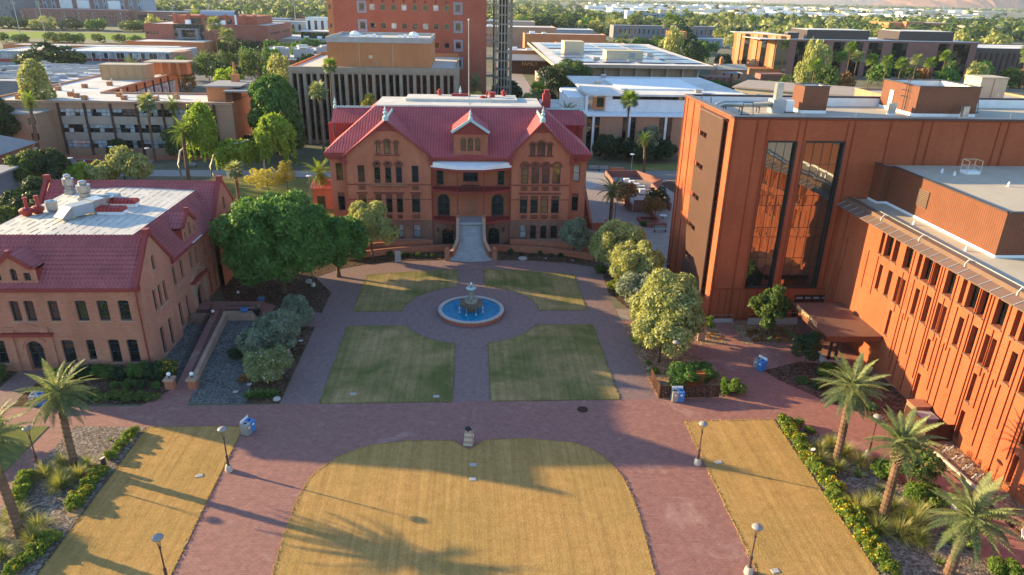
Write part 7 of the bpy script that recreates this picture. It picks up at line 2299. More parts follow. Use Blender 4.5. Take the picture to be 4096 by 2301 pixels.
# ------------------------------------------------------------------ fountain
FT = thing('fountain', (0, 84.16, 0), 'round tiered stone fountain in a brick-sided blue pool at the plaza centre', 'fountain')
def ring(name, r0, r1, z0, z1, mat, parent, seg=48, cx=0, cy=84.16):
 mb = MB(); vs = []
 for r, z in ((r0, z0), (r1, z0), (r1, z1), (r0, z1)):
  vs += [(cx+r*math.cos(2*PI*i/seg), cy+r*math.sin(2*PI*i/seg), z) for i in range(seg)]
 fs = []
 for k in range(4):
  k2 = (k+1) % 4
  fs += [(k*seg+i, k*seg+(i+1) % seg, k2*seg+(i+1) % seg, k2*seg+i) for i in range(seg)]
 mb.add(vs, fs)
 return part(name, mb, mat, parent)
ring('pool_wall', 3.95, 4.18, 0, .5, 'tower_red', FT);
cop = []
for i in range(24):
 a0, a1 = 2*PI*i/24+.006, 2*PI*(i+1)/24-.006
 pts = [(3.86*math.cos(a), 84.16+3.86*math.sin(a)) for a in (a0, (a0+a1)/2, a1)] + [(4.34*math.cos(a), 84.16+4.34*math.sin(a)) for a in (a1, (a0+a1)/2, a0)]
 part('coping_stone', MB().prism(pts, .5, .64), 'concrete', FT)
part('water', MB().cyl(0, 84.16, .1, .42, 3.94, seg=48), 'water', FT)
def octo(r, z, rot=PI/8): return [(r*math.cos(rot+PI/4*i), 84.16+r*math.sin(rot+PI/4*i)) for i in range(8)]
st = 'concrete_d'
M['fountain_stone'] = plain('wet brown stone', (0.16, 0.115, 0.07), var=.35, fine=8, rough=.55)
M['fountain_pale'] = plain('mossy pale stone', (0.3, 0.29, 0.23), var=.3, fine=8, rough=.6)
part('pedestal', MB().prism(octo(.72, 0), .3, 1.15), 'fountain_stone', FT)
part('octagonal_basin', MB().prism(octo(1.2, 0), 1.12, 1.35).prism(octo(1.62, 0), 1.3, 1.62), 'fountain_stone', FT)
part('upper_tier', MB().prism(octo(.85, 0), 1.6, 1.95), 'fountain_pale', FT)
for i in range(8):
 a = PI/8+PI/4*i
 part('corner_block', MB().box(.72*math.cos(a)-.17, .72*math.cos(a)+.17, 84.16+.72*math.sin(a)-.17, 84.16+.72*math.sin(a)+.17, 1.9, 2.18), 'fountain_pale', FT)
part('column', MB().lathe(0, 84.16, [(1.9, .45), (2.1, .3), (2.3, .27), (3.1, .24), (3.25, .38), (3.35, .3)], 12), 'fountain_pale', FT)
part('bowl', MB().lathe(0, 84.16, [(3.3, .25), (3.45, .55), (3.6, .66), (3.66, .6), (3.7, .2)], 16), 'crest', FT)
part('small_bowl', MB().lathe(0, 84.16, [(3.65, .14), (3.95, .12), (4.0, .36), (4.08, .4), (4.12, .2)], 14), 'fountain_pale', FT)
part('water_jet', MB().lathe(0, 84.16, [(4.08, .12), (4.3, .14), (4.42, .05)], 8), 'globe', FT)
for i in range(8):
 a = PI/8+PI/4*i
 x, y = math.cos(a), math.sin(a)
 part('water_spout', MB().tube([(1.5*x, 84.16+1.5*y, 1.4), (1.62*x, 84.16+1.62*y, 1.2), (1.68*x, 84.16+1.68*y, .42)], .015, 4), 'globe', FT)
 part('splash', MB().lathe(1.68*x, 84.16+1.68*y, [(.42, .12), (.46, .1), (.5, .02)], 8), 'globe', FT)
# ------------------------------------------------------------------ sundial pillar, bins, lamps, bollards
t = thing('sundial_pillar', (-.3, 54.95, 0), 'short tapered banded stone pillar with dark tilted plate at the notch of the oval lawn', 'monument', rz=.62)
for i in range(6):
 r0, r1 = .62-.035*i, .62-.035*(i+1)
 part('stone_course', MB().cyl(0, 0, .26*i, .26*i+.245, r0, r1, 4), 'base_c' if i % 2 == 0 else 'pb_trim', t, False)
part('plate', MB().add([(-.25, -.25, 1.58), (.25, -.25, 1.58), (.25, .25, 1.72), (-.25, .25, 1.72), (-.25, -.25, 1.52), (.25, -.25, 1.52), (.25, .25, 1.52), (-.25, .25, 1.52)], [(0, 1, 2, 3), (0, 4, 5, 1), (1, 5, 6, 2), (2, 6, 7, 3), (3, 7, 4, 0)]), 'dark', t, False)
part('notice', MB().box(.28, .6, -.02, .4, .5, .8), 'white', t, False)
bp = thing('recycling_bin', (0, 0, 0), 'x', 'recycling bin', 'twin grey and blue bins around the plaza')
def prismz(x0, x1, y0, y1): return MB().prism([(x0, y0), (x1, y0), (x1, y1), (x0, y1)], .05, lambda x, y: 1.15+(y-y0)*.18)
part('trash_body', prismz(-.62, -.01, -.4, .4), 'steel', bp, False); part('recycling_body', prismz(.01, .62, -.4, .4), 'blue', bp, False)
part('base', MB().box(-.6, .6, -.37, .37, 0, .05), 'dark', bp, False)
for x, m in ((-.31, 'steel'), (.31, 'blue')):
 part('opening', MB().add([(x-.16, -.12, 1.22), (x+.16, -.12, 1.22), (x+.16, .08, 1.255), (x-.16, .08, 1.255)], [(0, 1, 2, 3)]), 'dark', bp, False)
 part('sign_plate', MB().box(x-.28, x+.28, .3, .34, 1.28, 1.55), 'white', bp, False)
 part('sticker', MB().box(x-.14, x+.1, -.42, -.401, .75, .95), 'white', bp, False)
used = []
for x, y, rz, lb in ((-21.28, 57.3, -1.9+PI, 'grey and blue twin bin at the corner of the left dry lawn'), (-43.6, 62.8, 0.05, 'grey and blue twin bin half behind the left date palm'), (21.6, 61.95, 0.0, 'grey and blue twin bin in front of the pierced rust screen'), (33.0, 68.4, -1.1, 'grey and blue twin bin at the path corner near the entrance canopy')):
 place(bp, used, (x, y, 0), rz, 1.0, lb)
lp = thing('path_lamp', (0, 0, 0), 'x', 'lamp post', 'brown path lamps')
part('stone_base', MB().lathe(0, 0, [(0, .33), (.2, .33), (.22, .3), (.42, .3), (.44, .26), (.62, .24)], 12), 'base_c', lp, False)
part('pole', MB().lathe(0, 0, [(.6, .2), (.68, .12), (1.5, .1), (1.52, .06), (3.45, .055)], 10), 'pole', lp, False)
part('collar', MB().cyl(0, 0, 1.42, 1.55, .12).cyl(0, 0, 3.35, 3.5, .085), 'bronze_d', lp, False)
for i in range(4):
 a = PI/4+PI/2*i
 part('arm', MB().tube([(.04*math.cos(a), .04*math.sin(a), 3.4), (.1*math.cos(a), .1*math.sin(a), 3.8), (.22*math.cos(a), .22*math.sin(a), 4.25)], .018, 5), 'pole', lp, False)
part('lamp_shade', MB().lathe(0, 0, [(4.2, .12), (4.24, .36), (4.32, .4), (4.42, .33), (4.5, .16), (4.53, .04)], 16), 'lamp_head', lp, False, smooth=True)
used = []
for x, y, lb in ((-21.3, 51.5, 'brown path lamp on the right edge of the left dry lawn, farther one'), (-21.5, 38.6, 'brown path lamp on the left dry lawn edge nearest the frame bottom'), (20.5, 51.2, 'brown path lamp at the left edge of the right dry lawn, farther one'),
  (20.35, 38.2, 'brown path lamp at the left edge of the right dry lawn, nearest the frame bottom'), (36.9, 51.9, 'brown path lamp on the diagonal path beside the right date palms'), (-37.7, 52.1, 'brown path lamp beside the left gravel garden with its head in fronds'),
  (22.4, 66.9, 'brown path lamp under the olive trees behind the rust screen'), (-21.4, 73.2, 'brown path lamp among the grey olive shrubs left of the lawns'), (-22.6, 93.6, 'brown path lamp beneath the large dark green tree'), (26.5, 122.1, 'brown path lamp beside the palm right of the brick hall'), (-44.2, 38, 'brown path lamp at the far left bottom edge')):
 place(lp, used, (x, y, 0), rnd.random(), 1.0, lb)
sp = thing('street_light', (0, 0, 0), 'x', 'street light', 'slim pale street lights')
part('pole', MB().cyl(0, 0, 0, 4.6, .08, .06, 8), 'metal_grey', sp, False); part('lamp_head', MB().lathe(0, 0, [(4.6, .1), (4.65, .55), (4.75, .55), (4.82, .2)], 14), 'white', sp, False)
used = []
for x, y, lb in ((-83.9, 167.4, 'pale street light in front of the middle of the classroom block'), (-86.6, 155, 'pale street light beyond the left tiled roof'), (-99.5, 165, 'pale street light at the left foot of the classroom block'), (38.5, 163.3, 'pale street light by the right street planter'), (-32.6, 140.2, 'pale street light on the lit lawn beside the palm left of the hall'), (-75, 166, 'pale street light right of the bushy trees by the classroom block')):
 place(sp, used, (x, y, 0), 0, 1.0, lb)
for x, y, lb in ((-32.15, 52.1, 'dark tilted-top bollard in the left yellow flower strip'), (31.25, 51.5, 'dark tilted-top bollard in the right yellow flower strip')):
 t = thing('bollard', (x, y, 0), lb, 'bollard')
 part('post', MB().prism([(x+.2*math.cos(2*PI*i/12), y+.2*math.sin(2*PI*i/12)) for i in range(12)], 0, lambda a, b: 1.15+(a-x)*.4), 'bronze_d', t)
 part('cap', MB().poly([(x+.21*math.cos(2*PI*i/12), y+.21*math.sin(2*PI*i/12), 1.16+.084*math.cos(2*PI*i/12)) for i in range(12)]), 'metal_grey', t)
# pierced rust screen fence and boxes
t = thing('pierced_screen_fence', (23, 62.35, 0), 'dark rusted steel fence pierced with a leaf pattern behind the twin bins', 'fence')
q = random.Random(8)
def screen_panel(x0, x1, y0, y1):
 L = math.hypot(x1-x0, y1-y0); ux, uy = (x1-x0)/L, (y1-y0)/L
 w = Wall(t, x0, y0, math.atan2(uy, ux), L)
 nx, nz = int(L/.16), 8
 for i in range(nx):
  for j in range(nz):
   if q.random() < .62:
    u = .05+i*.16+q.uniform(-.02, .02); z = .15+j*.16+q.uniform(-.02, .02)
    a = q.uniform(.05, .1)
    u1, z1 = min(L-.02, u+a), z+q.uniform(.05, .11)
    if not any(not (u1 < o[0] or u > o[1]) and not (z1 < o[2] or z > o[3]) for o in w.open):
     w.open.append((u, u1, z, z1, 0))
 w.z0 = .06
 w.build('rust', 1.5, .03, name='screen_panel')
for k in range(5):
 screen_panel(19.85+k*1.27, 62.38, 19.85+k*1.27+1.2, 62.38) if False else screen_panel(19.85+k*1.27, 19.85+k*1.27+1.2, 62.38, 62.38)
for k in range(3):
 screen_panel(19.8, 19.8, 66.4-k*1.3, 65.2-k*1.3)
for x, y in [(19.82+k*1.27, 62.4) for k in range(6)] + [(19.82, 63.6), (19.82, 64.95), (19.82, 66.3)]:
 part('post', MB().box(x-.04, x+.04, y-.04, y+.04, 0, 1.6), 'rust', t)
for i, (x, y, h) in enumerate(((24.0, 65.0, 1.15), (25.0, 65.4, 1.35))):
 o = thing('rust_box', (x, y, 0), '%s of two orange rusted utility boxes behind the pierced fence' % ('left' if i == 0 else 'right'), 'utility box')
 part('cabinet', MB().box(x-.42, x+.42, y-.4, y+.4, 0, h), 'rust_o', o); part('lid', MB().box(x-.46, x+.46, y-.44, y+.44, h, h+.06), 'rust_o', o)
# signs
for x, y, lb, m, mm in ((-11.45, 103.3, 'pale upright information panel in the bed left of the grand stair', 'sidewalk', 'metal_grey'), (28.4, 75.6, 'pinkish upright sign slab in the small bed by the orange tower', 'pb_trim', 'dark')):
 t = thing('sign_slab', (x, y, 0), lb, 'sign')
 part('panel', MB().box(x-.45, x+.45, y-.08, y+.08, 0, 1.9), m, t)
 part('lettering', MB().box(x-.3, x+.05, y-.095, y-.081, 1.45, 1.6).box(x-.3, x+.2, y-.095, y-.081, 1.25, 1.33), mm, t)
# benches on the right plaza
bn = thing('bench', (0, 0, 0), 'x', 'bench', 'benches on the right plaza')
for k in range(4): part('slat', MB().box(-.95, .95, -.25+k*.13, -.15+k*.13, .44, .48), 'metal_grey', bn, False)
for k in range(3): part('slat', MB().box(-.95, .95, .27, .3, .55+k*.13, .65+k*.13), 'metal_grey', bn, False)
for x in (-.85, .85): part('leg', MB().box(x-.03, x+.03, -.22, .28, 0, .44).box(x-.03, x+.03, .24, .28, .44, .95), 'dark', bn, False)
used = []
for x, y, rz, s, lb in ((30.0, 166.2, 0, 1.35, 'left of two pale benches at the street planter'), (32.4, 165.7, 0, 1.35, 'right of two pale benches at the street planter'), (29.9, 100.9, 0, 1.2, 'dark bench by the concrete slab at the orange tower'), (34.2, 118.6, 0, 1.2, 'pinkish bench below the low brick planters'), (-66, 167.2, 0, 1.2, 'white bench on the far lawn beyond the palms')):
 place(bn, used, (x, y, 0), rz, s, lb)
t = thing('concrete_bench_block', (29.8, 97, 0), 'long low concrete slab seat beside the orange tower wall', 'bench')
part('block', MB().prism([(28.65, 93.9), (30.6, 93.9), (30.0, 99.8), (28.9, 99.8)], 0, .75), 'concrete', t)
# brick planters and enclosure right plaza
t = thing('brick_planter', (34.5, 122, 0), 'stepped low red brick planter walls around a small tree on the plaza', 'planter')
part('wall', MB().box(32.4, 36.1, 121.2, 121.7, 0, .8).box(31.6, 35.0, 123.6, 124.0, 0, .55).box(34.9, 35.3, 124, 134, 0, .9).box(31.6, 32.0, 124, 126.4, 0, .55).box(31.9, 34.9, 126, 126.4, 0, .55), 'mu_red', t)
t = thing('service_enclosure', (36, 145, 0), 'roofless red brick enclosure holding white catering equipment', 'enclosure')
part('wall', MB().box(31.5, 31.8, 131, 160, 0, 1.6).box(31.5, 39.0, 159.7, 160, 0, 1.6).box(32.0, 36.0, 131, 131.3, 0, 2.4).box(39.6, 39.9, 132, 148, 0, 1.6).box(36, 39.6, 134, 134.3, 0, 2.0), 'mauve', t)
part('wall', MB().bar((39, 159.8, .8), (43, 152, .8), .3, 1.6).bar((43, 152, .8), (39.8, 148, .8), .3, 1.6), 'mauve', t)
q = random.Random(12)
for i in range(12):
 x, y = 33.5+q.uniform(0, 5.0), 136+q.uniform(0, 18)
 o = thing('catering_cart', (x, y, 0), '%s white or steel catering item from the front inside the brick enclosure' % ORD[i], 'cart', 'catering equipment in the enclosure')
 part('cabinet', MB().box(x-.6, x+.6, y-.4, y+.4, .15, .9+q.random()*.5), q.choice(['white', 'galv', 'dark', 'white']), o); part('wheels', MB().box(x-.5, x+.5, y-.3, y+.3, 0, .15), 'dark', o)
t = thing('cafe_table', (36.8, 126.5, 0), 'round white cafe table on the plaza next to brick planters', 'table')
part('tabletop', MB().cyl(36.8, 126.5, .72, .76, .75, seg=16), 'white', t); part('leg', MB().cyl(36.8, 126.5, 0, .72, .06), 'dark', t)
t = thing('cafe_chair', (38.6, 126.0, 0), 'thin dark metal chair beside the round white plaza table', 'chair')
part('seat', MB().box(38.35, 38.8, 125.8, 126.2, .45, .48), 'dark', t); part('backrest', MB().box(38.78, 38.82, 125.8, 126.2, .48, .95), 'dark', t)
for a in (38.38, 38.77):
 for b in (125.83, 126.17): part('leg', MB().bar((a, b, 0), (a, b, .45), .04), 'dark', t)
t = thing('dark_pavilion', (35.5, 133, 0), 'small dark kiosk post on a concrete pad in front of the brick enclosure', 'kiosk')
part('pad', MB().box(33.8, 37.4, 130.4, 133.6, 0, .15), 'concrete', t); part('cabinet', MB().box(35.0, 36.6, 131.4, 132.6, .15, 2.0), 'dark', t)
t = thing('street_planter', (35, 165, 0), 'long low reddish planter box beside two pale benches', 'planter')
part('box', MB().box(33.8, 37.2, 164.6, 166.2, 0, 1.0), 'om_trim', t)
t = thing('bicycle_gate', (-88.9, 166.4, 0), 'dark red gate panel with white notice before the classroom block', 'gate')
for k in range(4): part('gate_panel', MB().box(-91.6+k*1.4, -90.3+k*1.4, 166.3, 166.4, .1, 1.7), 'red_paint', t)
part('notice', MB().box(-90.1, -89.7, 166.2, 166.29, 1.3, 1.7), 'white', t)
# patio furniture lower right
t = thing('patio_table', (41.4, 43.9, 0), 'oval white slatted table on the patio under the right date palm', 'table')
for k in range(6): part('slat', MB().box(40.75+k*.22, 40.94+k*.22, 43.9-.55*math.sqrt(max(.1, 1-((k-2.5)/3.2)**2)), 43.9+.55*math.sqrt(max(.1, 1-((k-2.5)/3.2)**2)), .72, .75), 'white', t)
part('leg', MB().cyl(41.4, 43.9, 0, .72, .05), 'white', t); part('foot', MB().cyl(41.4, 43.9, 0, .04, .3), 'white', t)
cp_ = thing('patio_chair', (0, 0, 0), 'x', 'chair', 'white patio chairs')
part('seat', MB().box(-.24, .24, -.24, .24, .43, .47), 'white', cp_, False); part('backrest', MB().add([(-.24, .22, .47), (.24, .22, .47), (.24, .34, .98), (-.24, .34, .98), (-.24, .25, .46), (.24, .25, .46), (.24, .37, .98), (-.24, .37, .98)], [(0, 1, 2, 3), (7, 6, 5, 4), (0, 3, 7, 4), (1, 5, 6, 2), (3, 2, 6, 7)]), 'white', cp_, False)
for a in (-.2, .2):
 for b in (-.2, .22): part('leg', MB().bar((a, b, 0), (a, b, .44), .035), 'white', cp_, False)
used = []
for x, y, rz, lb in ((40.1, 44.0, 1.7, 'white chair on the gravel side of the oval patio table'), (40.2, 42.3, 2.4, 'white chair nearest the frame bottom by the oval table'), (43.6, 40.6, .4, 'white chair half hidden by fronds at the lower right'), (44.2, 40.3, -.8, 'second white chair next to the frond-hidden one'), (38.4, 49.9, 1.2, 'single white chair by a small bench on the diagonal path')):
 place(cp_, used, (x, y, 0), rz, 1.1, lb)
for x, y, lb in ((41.1, 45.6, 'low wooden bench table behind the oval white patio table'), (39.3, 49.7, 'small wooden bench beside the single chair on the diagonal path')):
 t = thing('patio_bench', (x, y, 0), lb, 'bench')
 for k in range(5): part('slat', MB().box(x-.8, x+.8, y-.4+k*.17, y-.26+k*.17, .46, .5), 'mauve', t)
 for a in (-.7, .7): part('leg', MB().box(x+a-.04, x+a+.04, y-.35, y+.4, 0, .46), 'white', t)
# bike rack with bicycles and wall hoops
t = thing('bike_rack', (44.6, 49, 0), 'pale concrete kerb with a row of bicycle hoops beside the orange wing', 'bike rack')
part('kerb', MB().bar((43.55, 52.2, .12), (44.1, 44.6, .12), .22, .24), 'base_c', t)
for k in range(9):
 y = 52.3-k*.85
 part('hoop', MB().tube([(44.4, y, 0), (44.4, y, .7), (44.65, y, .85), (44.9, y, .7), (44.9, y, 0)], .03, 5), 'galv', t)
bk = thing('bicycle', (0, 0, 0), 'x', 'bicycle', 'bicycles parked in the rack')
for x in (-.5, .5):
 wv = []
 for i in range(17): wv.append((x+.33*math.cos(2*PI*i/16), 0, .34+.33*math.sin(2*PI*i/16)))
 part('wheel', MB().tube(wv, .025, 4), 'dark', bk, False)
part('frame', MB().tube([(-.5, 0, .34), (-.1, 0, .34), (.35, 0, .8), (-.2, 0, .8), (-.5, 0, .34)], .025, 4).tube([(-.1, 0, .34), (-.22, 0, .9)], .025, 4).tube([(.5, 0, .34), (.36, 0, .95)], .02, 4), 'white', bk, False)
part('handlebar', MB().tube([(.3, -.25, .98), (.38, 0, .95), (.3, .25, .98)], .02, 4), 'dark', bk, False); part('saddle', MB().box(-.34, -.1, -.07, .07, .9, .95), 'dark', bk, False)
used = []
for k in range(5):
 place(bk, used, (44.7, 52.0-k*1.35, 0), .1*(-1)**k, 1.0, '%s bicycle from the far end of the rack by the orange wing' % ORD[k])
for k in range(6):
 t = thing('wall_hoop', (46.3, 51.3-k*1.15, 0), '%s thin rusty bike hoop from the far end along the orange wall foot' % ORD[k], 'bike hoop', 'rusty hoops along the wall')
 y = 51.3-k*1.15
 part('hoop', MB().tube([(46.1, y-.1, 0), (46.1, y-.12, .7), (46.1, y, .85), (46.1, y+.12, .7), (46.1, y+.1, 0)], .03, 5), 'rust_o', t)
# vehicles and goal far left
t = thing('white_pickup', (-112, 352, 0), 'white work pickup with topper parked beyond the rust-coloured tree', 'pickup truck')
part('body', MB().box(-115, -109.2, 351, 353, .5, 1.2).box(-115, -112.6, 351.05, 352.95, 1.2, 1.75), 'white', t); part('cab', MB().prism([(-112.5, 351.1), (-110.6, 351.1), (-110.6, 352.9), (-112.5, 352.9)], 1.2, 1.95), 'white', t)
part('window', MB().box(-112.4, -110.7, 351.05, 351.09, 1.3, 1.8), 'glass', t)
for x in (-114, -110.2): part('wheel', MB().tube([(x, 350.95, .4), (x, 351.2, .4)], .4, 12), 'dark', t)
t = thing('white_car', (-104, 335, 0), 'white car roof showing behind the low slatted canopy', 'car')
part('body', MB().box(-108, -103.5, 334, 335.8, .4, .95), 'white', t); part('cabin', MB().prism([(-107, 334.1), (-104.6, 334.1), (-104.6, 335.7), (-107, 335.7)], .95, 1.5), 'glass', t)
for x in (-107.2, -104.3): part('wheel', MB().tube([(x, 333.95, .35), (x, 334.2, .35)], .35, 10), 'dark', t)
t = thing('goal_frame', (-330, 640, 0), 'white football goal on the far sports field', 'goal')
part('frame', MB().bar((-335, 640, 0), (-335, 640, 2.6), .2).bar((-326, 640, 0), (-326, 640, 2.6), .2).bar((-335, 640, 2.6), (-326, 640, 2.6), .2), 'white', t)
for i, (x, y, lb) in enumerate(((-232, 600, 'nearest tall floodlight mast at the right end of the sports field'), (-375, 640, 'leftmost tall floodlight mast over the sports field'), (-355, 640, 'second tall floodlight mast from the left over the sports field'), (-245, 720, 'tall floodlight mast behind the sports field trees'), (-175, 760, 'far floodlight mast left of the brick union'), (-110, 590, 'floodlight mast left among the trees right of the union'), (-92, 600, 'middle floodlight mast among the trees right of the union'), (-78, 596, 'floodlight mast nearest the red tower'))):
 t = thing('floodlight_mast', (x, y, 0), lb, 'floodlight')
 part('pole', MB().cyl(x, y, 0, 27 if i < 5 else 22, .45, .2, 6), 'galv', t)
 part('lamp_bar', MB().box(x-2, x+2, y-.2, y+.2, 25 if i < 5 else 20.5, 25.4 if i < 5 else 20.9).box(x-1.6, x+1.6, y-.2, y+.2, 26.6 if i < 5 else 22, 27 if i < 5 else 22.4), 'galv', t)
# white dog-like sculpture cloth and stones
for i, (x, y, s, lb) in enumerate(((-20.05, 63.0, .4, 'pale rounded boulder at the bottom corner of the left mulch bed'), (-23.4, 94.8, .6, 'pale rounded boulder under the big green tree by the path'), (-23.7, 66.1, .3, 'flat pale stepping stone beside the flowering shrub'), (-24.7, 64.6, .3, 'nearest flat pale stepping stone in the gravel court'), (-23.0, 68.3, .3, 'flat pale stepping stone behind the flowering shrub'), (-20.5, 76.2, .3, 'small pale stone near the path edge in the mulch bed'), (16.2, 103.7, .22, 'small pale stone in the dark bed right of the stair'), (12, 104.6, .22, 'second small pale stone in the dark bed right of the stair'), (20.2, 68.6, .25, 'small flat pale stone under the olives'))):
 mb = MB().ball(x, y, .06+s*.3, s, 9, 5, s*(.55 if i < 2 else .25))
 rr = random.Random(i); mb.v = [(a+rr.uniform(-.05, .05)*s, b+rr.uniform(-.08, .08)*s, c+rr.uniform(-.05, .05)*s) for a, b, c in mb.v]
 tag(part('stone', mb, 'concrete', None), lb, 'stone')
# ------------------------------------------------------------------ near plants
# date palms of the lower plaza
palm_thing((-34.93, 52.54), 7.1, 'leaning date palm in the left gravel garden, whole crown in view', 'date', 44, .86, lean=(.25, 0), seed=1, down=-30)
palm_thing((-34.6, 43.94), 8.6, 'date palm at the left frame edge with a studded trunk', 'date', 42, .86, lean=(-.3, 0), seed=2, down=-25)
palm_thing((33.51, 51.2), 7.6, 'farthest date palm of the right gravel row', 'date', 42, .84, lean=(-.2, 0), seed=3, down=-30)
palm_thing((33.28, 43.15), 7.4, 'middle date palm of the right gravel row with a thick boot', 'date', 32, .84, lean=(-.1, 0), seed=4, down=0, bootlen=1.5)
palm_thing((35.3, 37.56), 4.9, 'nearest date palm at the lower right corner', 'date', 40, .92, lean=(.35, 0), seed=5, down=-22, bootlen=1.5)
palm_thing((-37.8, 30.5), 9.0, 'date palm just below the left frame corner', 'date', 26, .7, seed=6, down=-25, as_parts=False)
palm_thing((25.04, 118.84), 7.4, 'date palm in shade right of the brick hall', 'date', 36, .82, seed=7, down=-35)
palm_thing((-28.6, 133.7), 6.5, 'bright green date palm left of the brick hall', 'datebright', 38, 1.1, lean=(-.4, 0), seed=8, r0=.34, r1=.3, bootlen=1.4, down=-40)
palm_thing((-99.45, 166.1), 14.9, 'tall leaning date palm at the left end of the classroom block', 'datebright', 40, .82, lean=(.6, 0), seed=9, r0=.42, r1=.32, down=-40)
palm_thing((-62.2, 154.9), 10.4, 'date palm in front of the white-trunked tree, left centre', 'datebright', 40, 1.15, lean=(.4, 0), seed=10, r0=.42, r1=.34, down=-40)
palm_thing((-72.9, 179), 12.6, 'date palm against the right of the classroom block windows', 'datebright', 32, .88, lean=(0, 0), seed=11, r0=.35, r1=.3, boots=False, down=-40)
palm_thing((-76.4, 172.3), 13.6, 'fan palm standing before the classroom block windows', 'fan', 34, 1.2, lean=(.5, 0), seed=12, r0=.35, r1=.25, boots=False, skirt=14)
palm_thing((-46.7, 139.1), 5.6, 'grey fan palm with hanging seed stalks left of the yellow tree', 'fan', 30, .95, seed=13, boots=False, skirt=14, r0=.3, r1=.24)
palm_thing((41.17, 161.6), 8.4, 'bright date palm on the street lawn beside the orange tower', 'datebright', 34, .66, lean=(-.5, 0), seed=14, down=-30)
palm_thing((40.0, 178), 14.8, 'fan palm rising before the white lab roof', 'fangreen', 34, 1.25, seed=15, boots=False, skirt=10, r0=.3, r1=.22)
palm_thing((18.0, 190), 15.5, 'fan palm behind the hall roof chimney', 'fangreen', 34, 1.3, seed=16, boots=False, r0=.35, r1=.25, skirt=8)
palm_thing((-36.5, 175.5), 16.3, 'tall fan palm with shaggy crown left of the hall roof', 'fan', 36, 1.2, seed=17, boots=False, skirt=20, r0=.3, r1=.2)
palm_thing((-35.4, 184), 21.5, 'tallest slender fan palm before the concrete fins', 'fangreen', 30, 1.0, seed=18, boots=False, r0=.25, r1=.16, lean=(.4, 0))
palm_thing((-49.5, 172), 4.2, 'low dark date palm under the weeping trees', 'datefar', 26, 1.0, seed=19, boots=False, down=-10)
palm_thing((1.5, 215), 14.5, 'shaded fan palm beside the open stair tower', 'datefar', 34, 1.1, seed=20, boots=False)
palm_thing((24.0, 250), 11, 'grey palm at the library corner', 'datefar', 26, .9, seed=21, boots=False)
palm_thing((25, 183), 11.5, 'short palm behind the red corner chimney', 'datefar', 26, .9, seed=22, boots=False)
# large trees
tree_thing('shade_tree', (-26.2, 91.2), 14.0, 7.4, 'leaf_deep', 'huge dense dark green shade tree beside the left hall', n=75000, size=.27, k=46, lump=.27, seed=3, ch=12.5, th=4, tr=.5, flat=.95)
tree_thing('shade_tree', (-19.6, 97.2), 9.6, 4.6, 'leaf_deep', 'smaller dense green tree joined to the right of the huge shade tree', n=28000, size=.27, k=24, lump=.3, seed=4, ch=8.2, th=2.6, tr=.3)
tree_thing('olive_tree', (-15.6, 104.6), 8.9, 4.3, 'leaf_olive', 'feathery olive tree in front of the left hall wing', n=20000, size=.2, k=18, lump=.3, seed=5, ch=7.3, aspect=2.6)
tree_thing('olive_tree', (16.6, 105.6), 6.2, 2.5, 'leaf_grey', 'small grey olive tree before the right hall wing', n=10000, size=.18, k=12, seed=6, ch=4.8, aspect=2.6)
tree_thing('olive_tree', (22.3, 97.6), 8.6, 4.4, 'leaf_olive', 'farthest sunlit olive tree of the right row', n=22000, size=.2, k=30, lump=.28, seed=7, ch=7.5, aspect=2.6)
tree_thing('olive_tree', (23.4, 91.0), 7.6, 3.9, 'leaf_olive', 'second sunlit olive tree of the right row', n=15000, size=.2, k=24, lump=.3, seed=8, ch=6.4, aspect=2.6)
tree_thing('olive_tree', (22.6, 84.5), 5.2, 3.3, 'leaf_grey', 'low silvery olive between the sunlit olives', n=11000, size=.18, k=14, seed=9, ch=4.2, aspect=2.6)
tree_thing('olive_tree', (23.4, 74.2), 9.0, 5.0, 'leaf_olive', 'nearest and broadest olive tree above the pierced fence', n=30000, size=.19, k=38, lump=.27, seed=10, ch=7.9, aspect=2.6, tr=.28)
tree_thing('olive_tree', (21.8, 70.3), 5.8, 2.9, 'leaf_olive', 'drooping lower olive limb tree behind the pierced fence', n=9000, size=.18, k=12, seed=11, ch=4.4, aspect=2.6)
tree_thing('young_tree', (37.4, 77.2), 6.8, 2.3, 'leaf_mid', 'leafy two-stemmed young tree before the glass strips', n=6500, size=.26, k=16, lump=.3, seed=12, ch=5.9, tr=.07, jitter=1.2)
tree_thing('young_tree', (38.3, 68.5), 4.6, 1.6, 'leaf_dark', 'small dark tree in front of the entrance canopy', n=5200, size=.15, k=12, seed=13, ch=3.7, tr=.07)
tree_thing('young_tree', (29.6, 77.4), 2.4, .9, 'leaf_palmg', 'little bright green tree beside the pinkish sign slab', n=900, size=.2, k=7, seed=14, ch=1.7, tr=.04)
tree_thing('flowering_tree', (38.2, 47.4), 4.2, 1.7, 'leaf_mid', 'blue green shrub tree with orange flower heads between the right palms', n=6000, size=.16, k=12, seed=15, ch=3.2, extra=('leaf_rust', .06))
tree_thing('small_tree', (34.2, 125.0), 4.6, 2.2, 'leaf_rust', 'thin brown-leaved tree in the brick planter', n=2600, size=.2, k=10, seed=16, ch=3.2, tr=.08)
tree_thing('small_tree', (35.8, 128.6), 5.2, 2.0, 'leaf_dark', 'dark thin tree before the brick enclosure', n=2600, size=.22, k=10, seed=17, ch=3.4, tr=.08)
tree_thing('small_tree', (31.2, 135), 4.8, 2.6, 'leaf_rust', 'pinkish thin tree beside the brick enclosure', n=2800, size=.22, k=10, seed=18, ch=3.6, tr=.08)
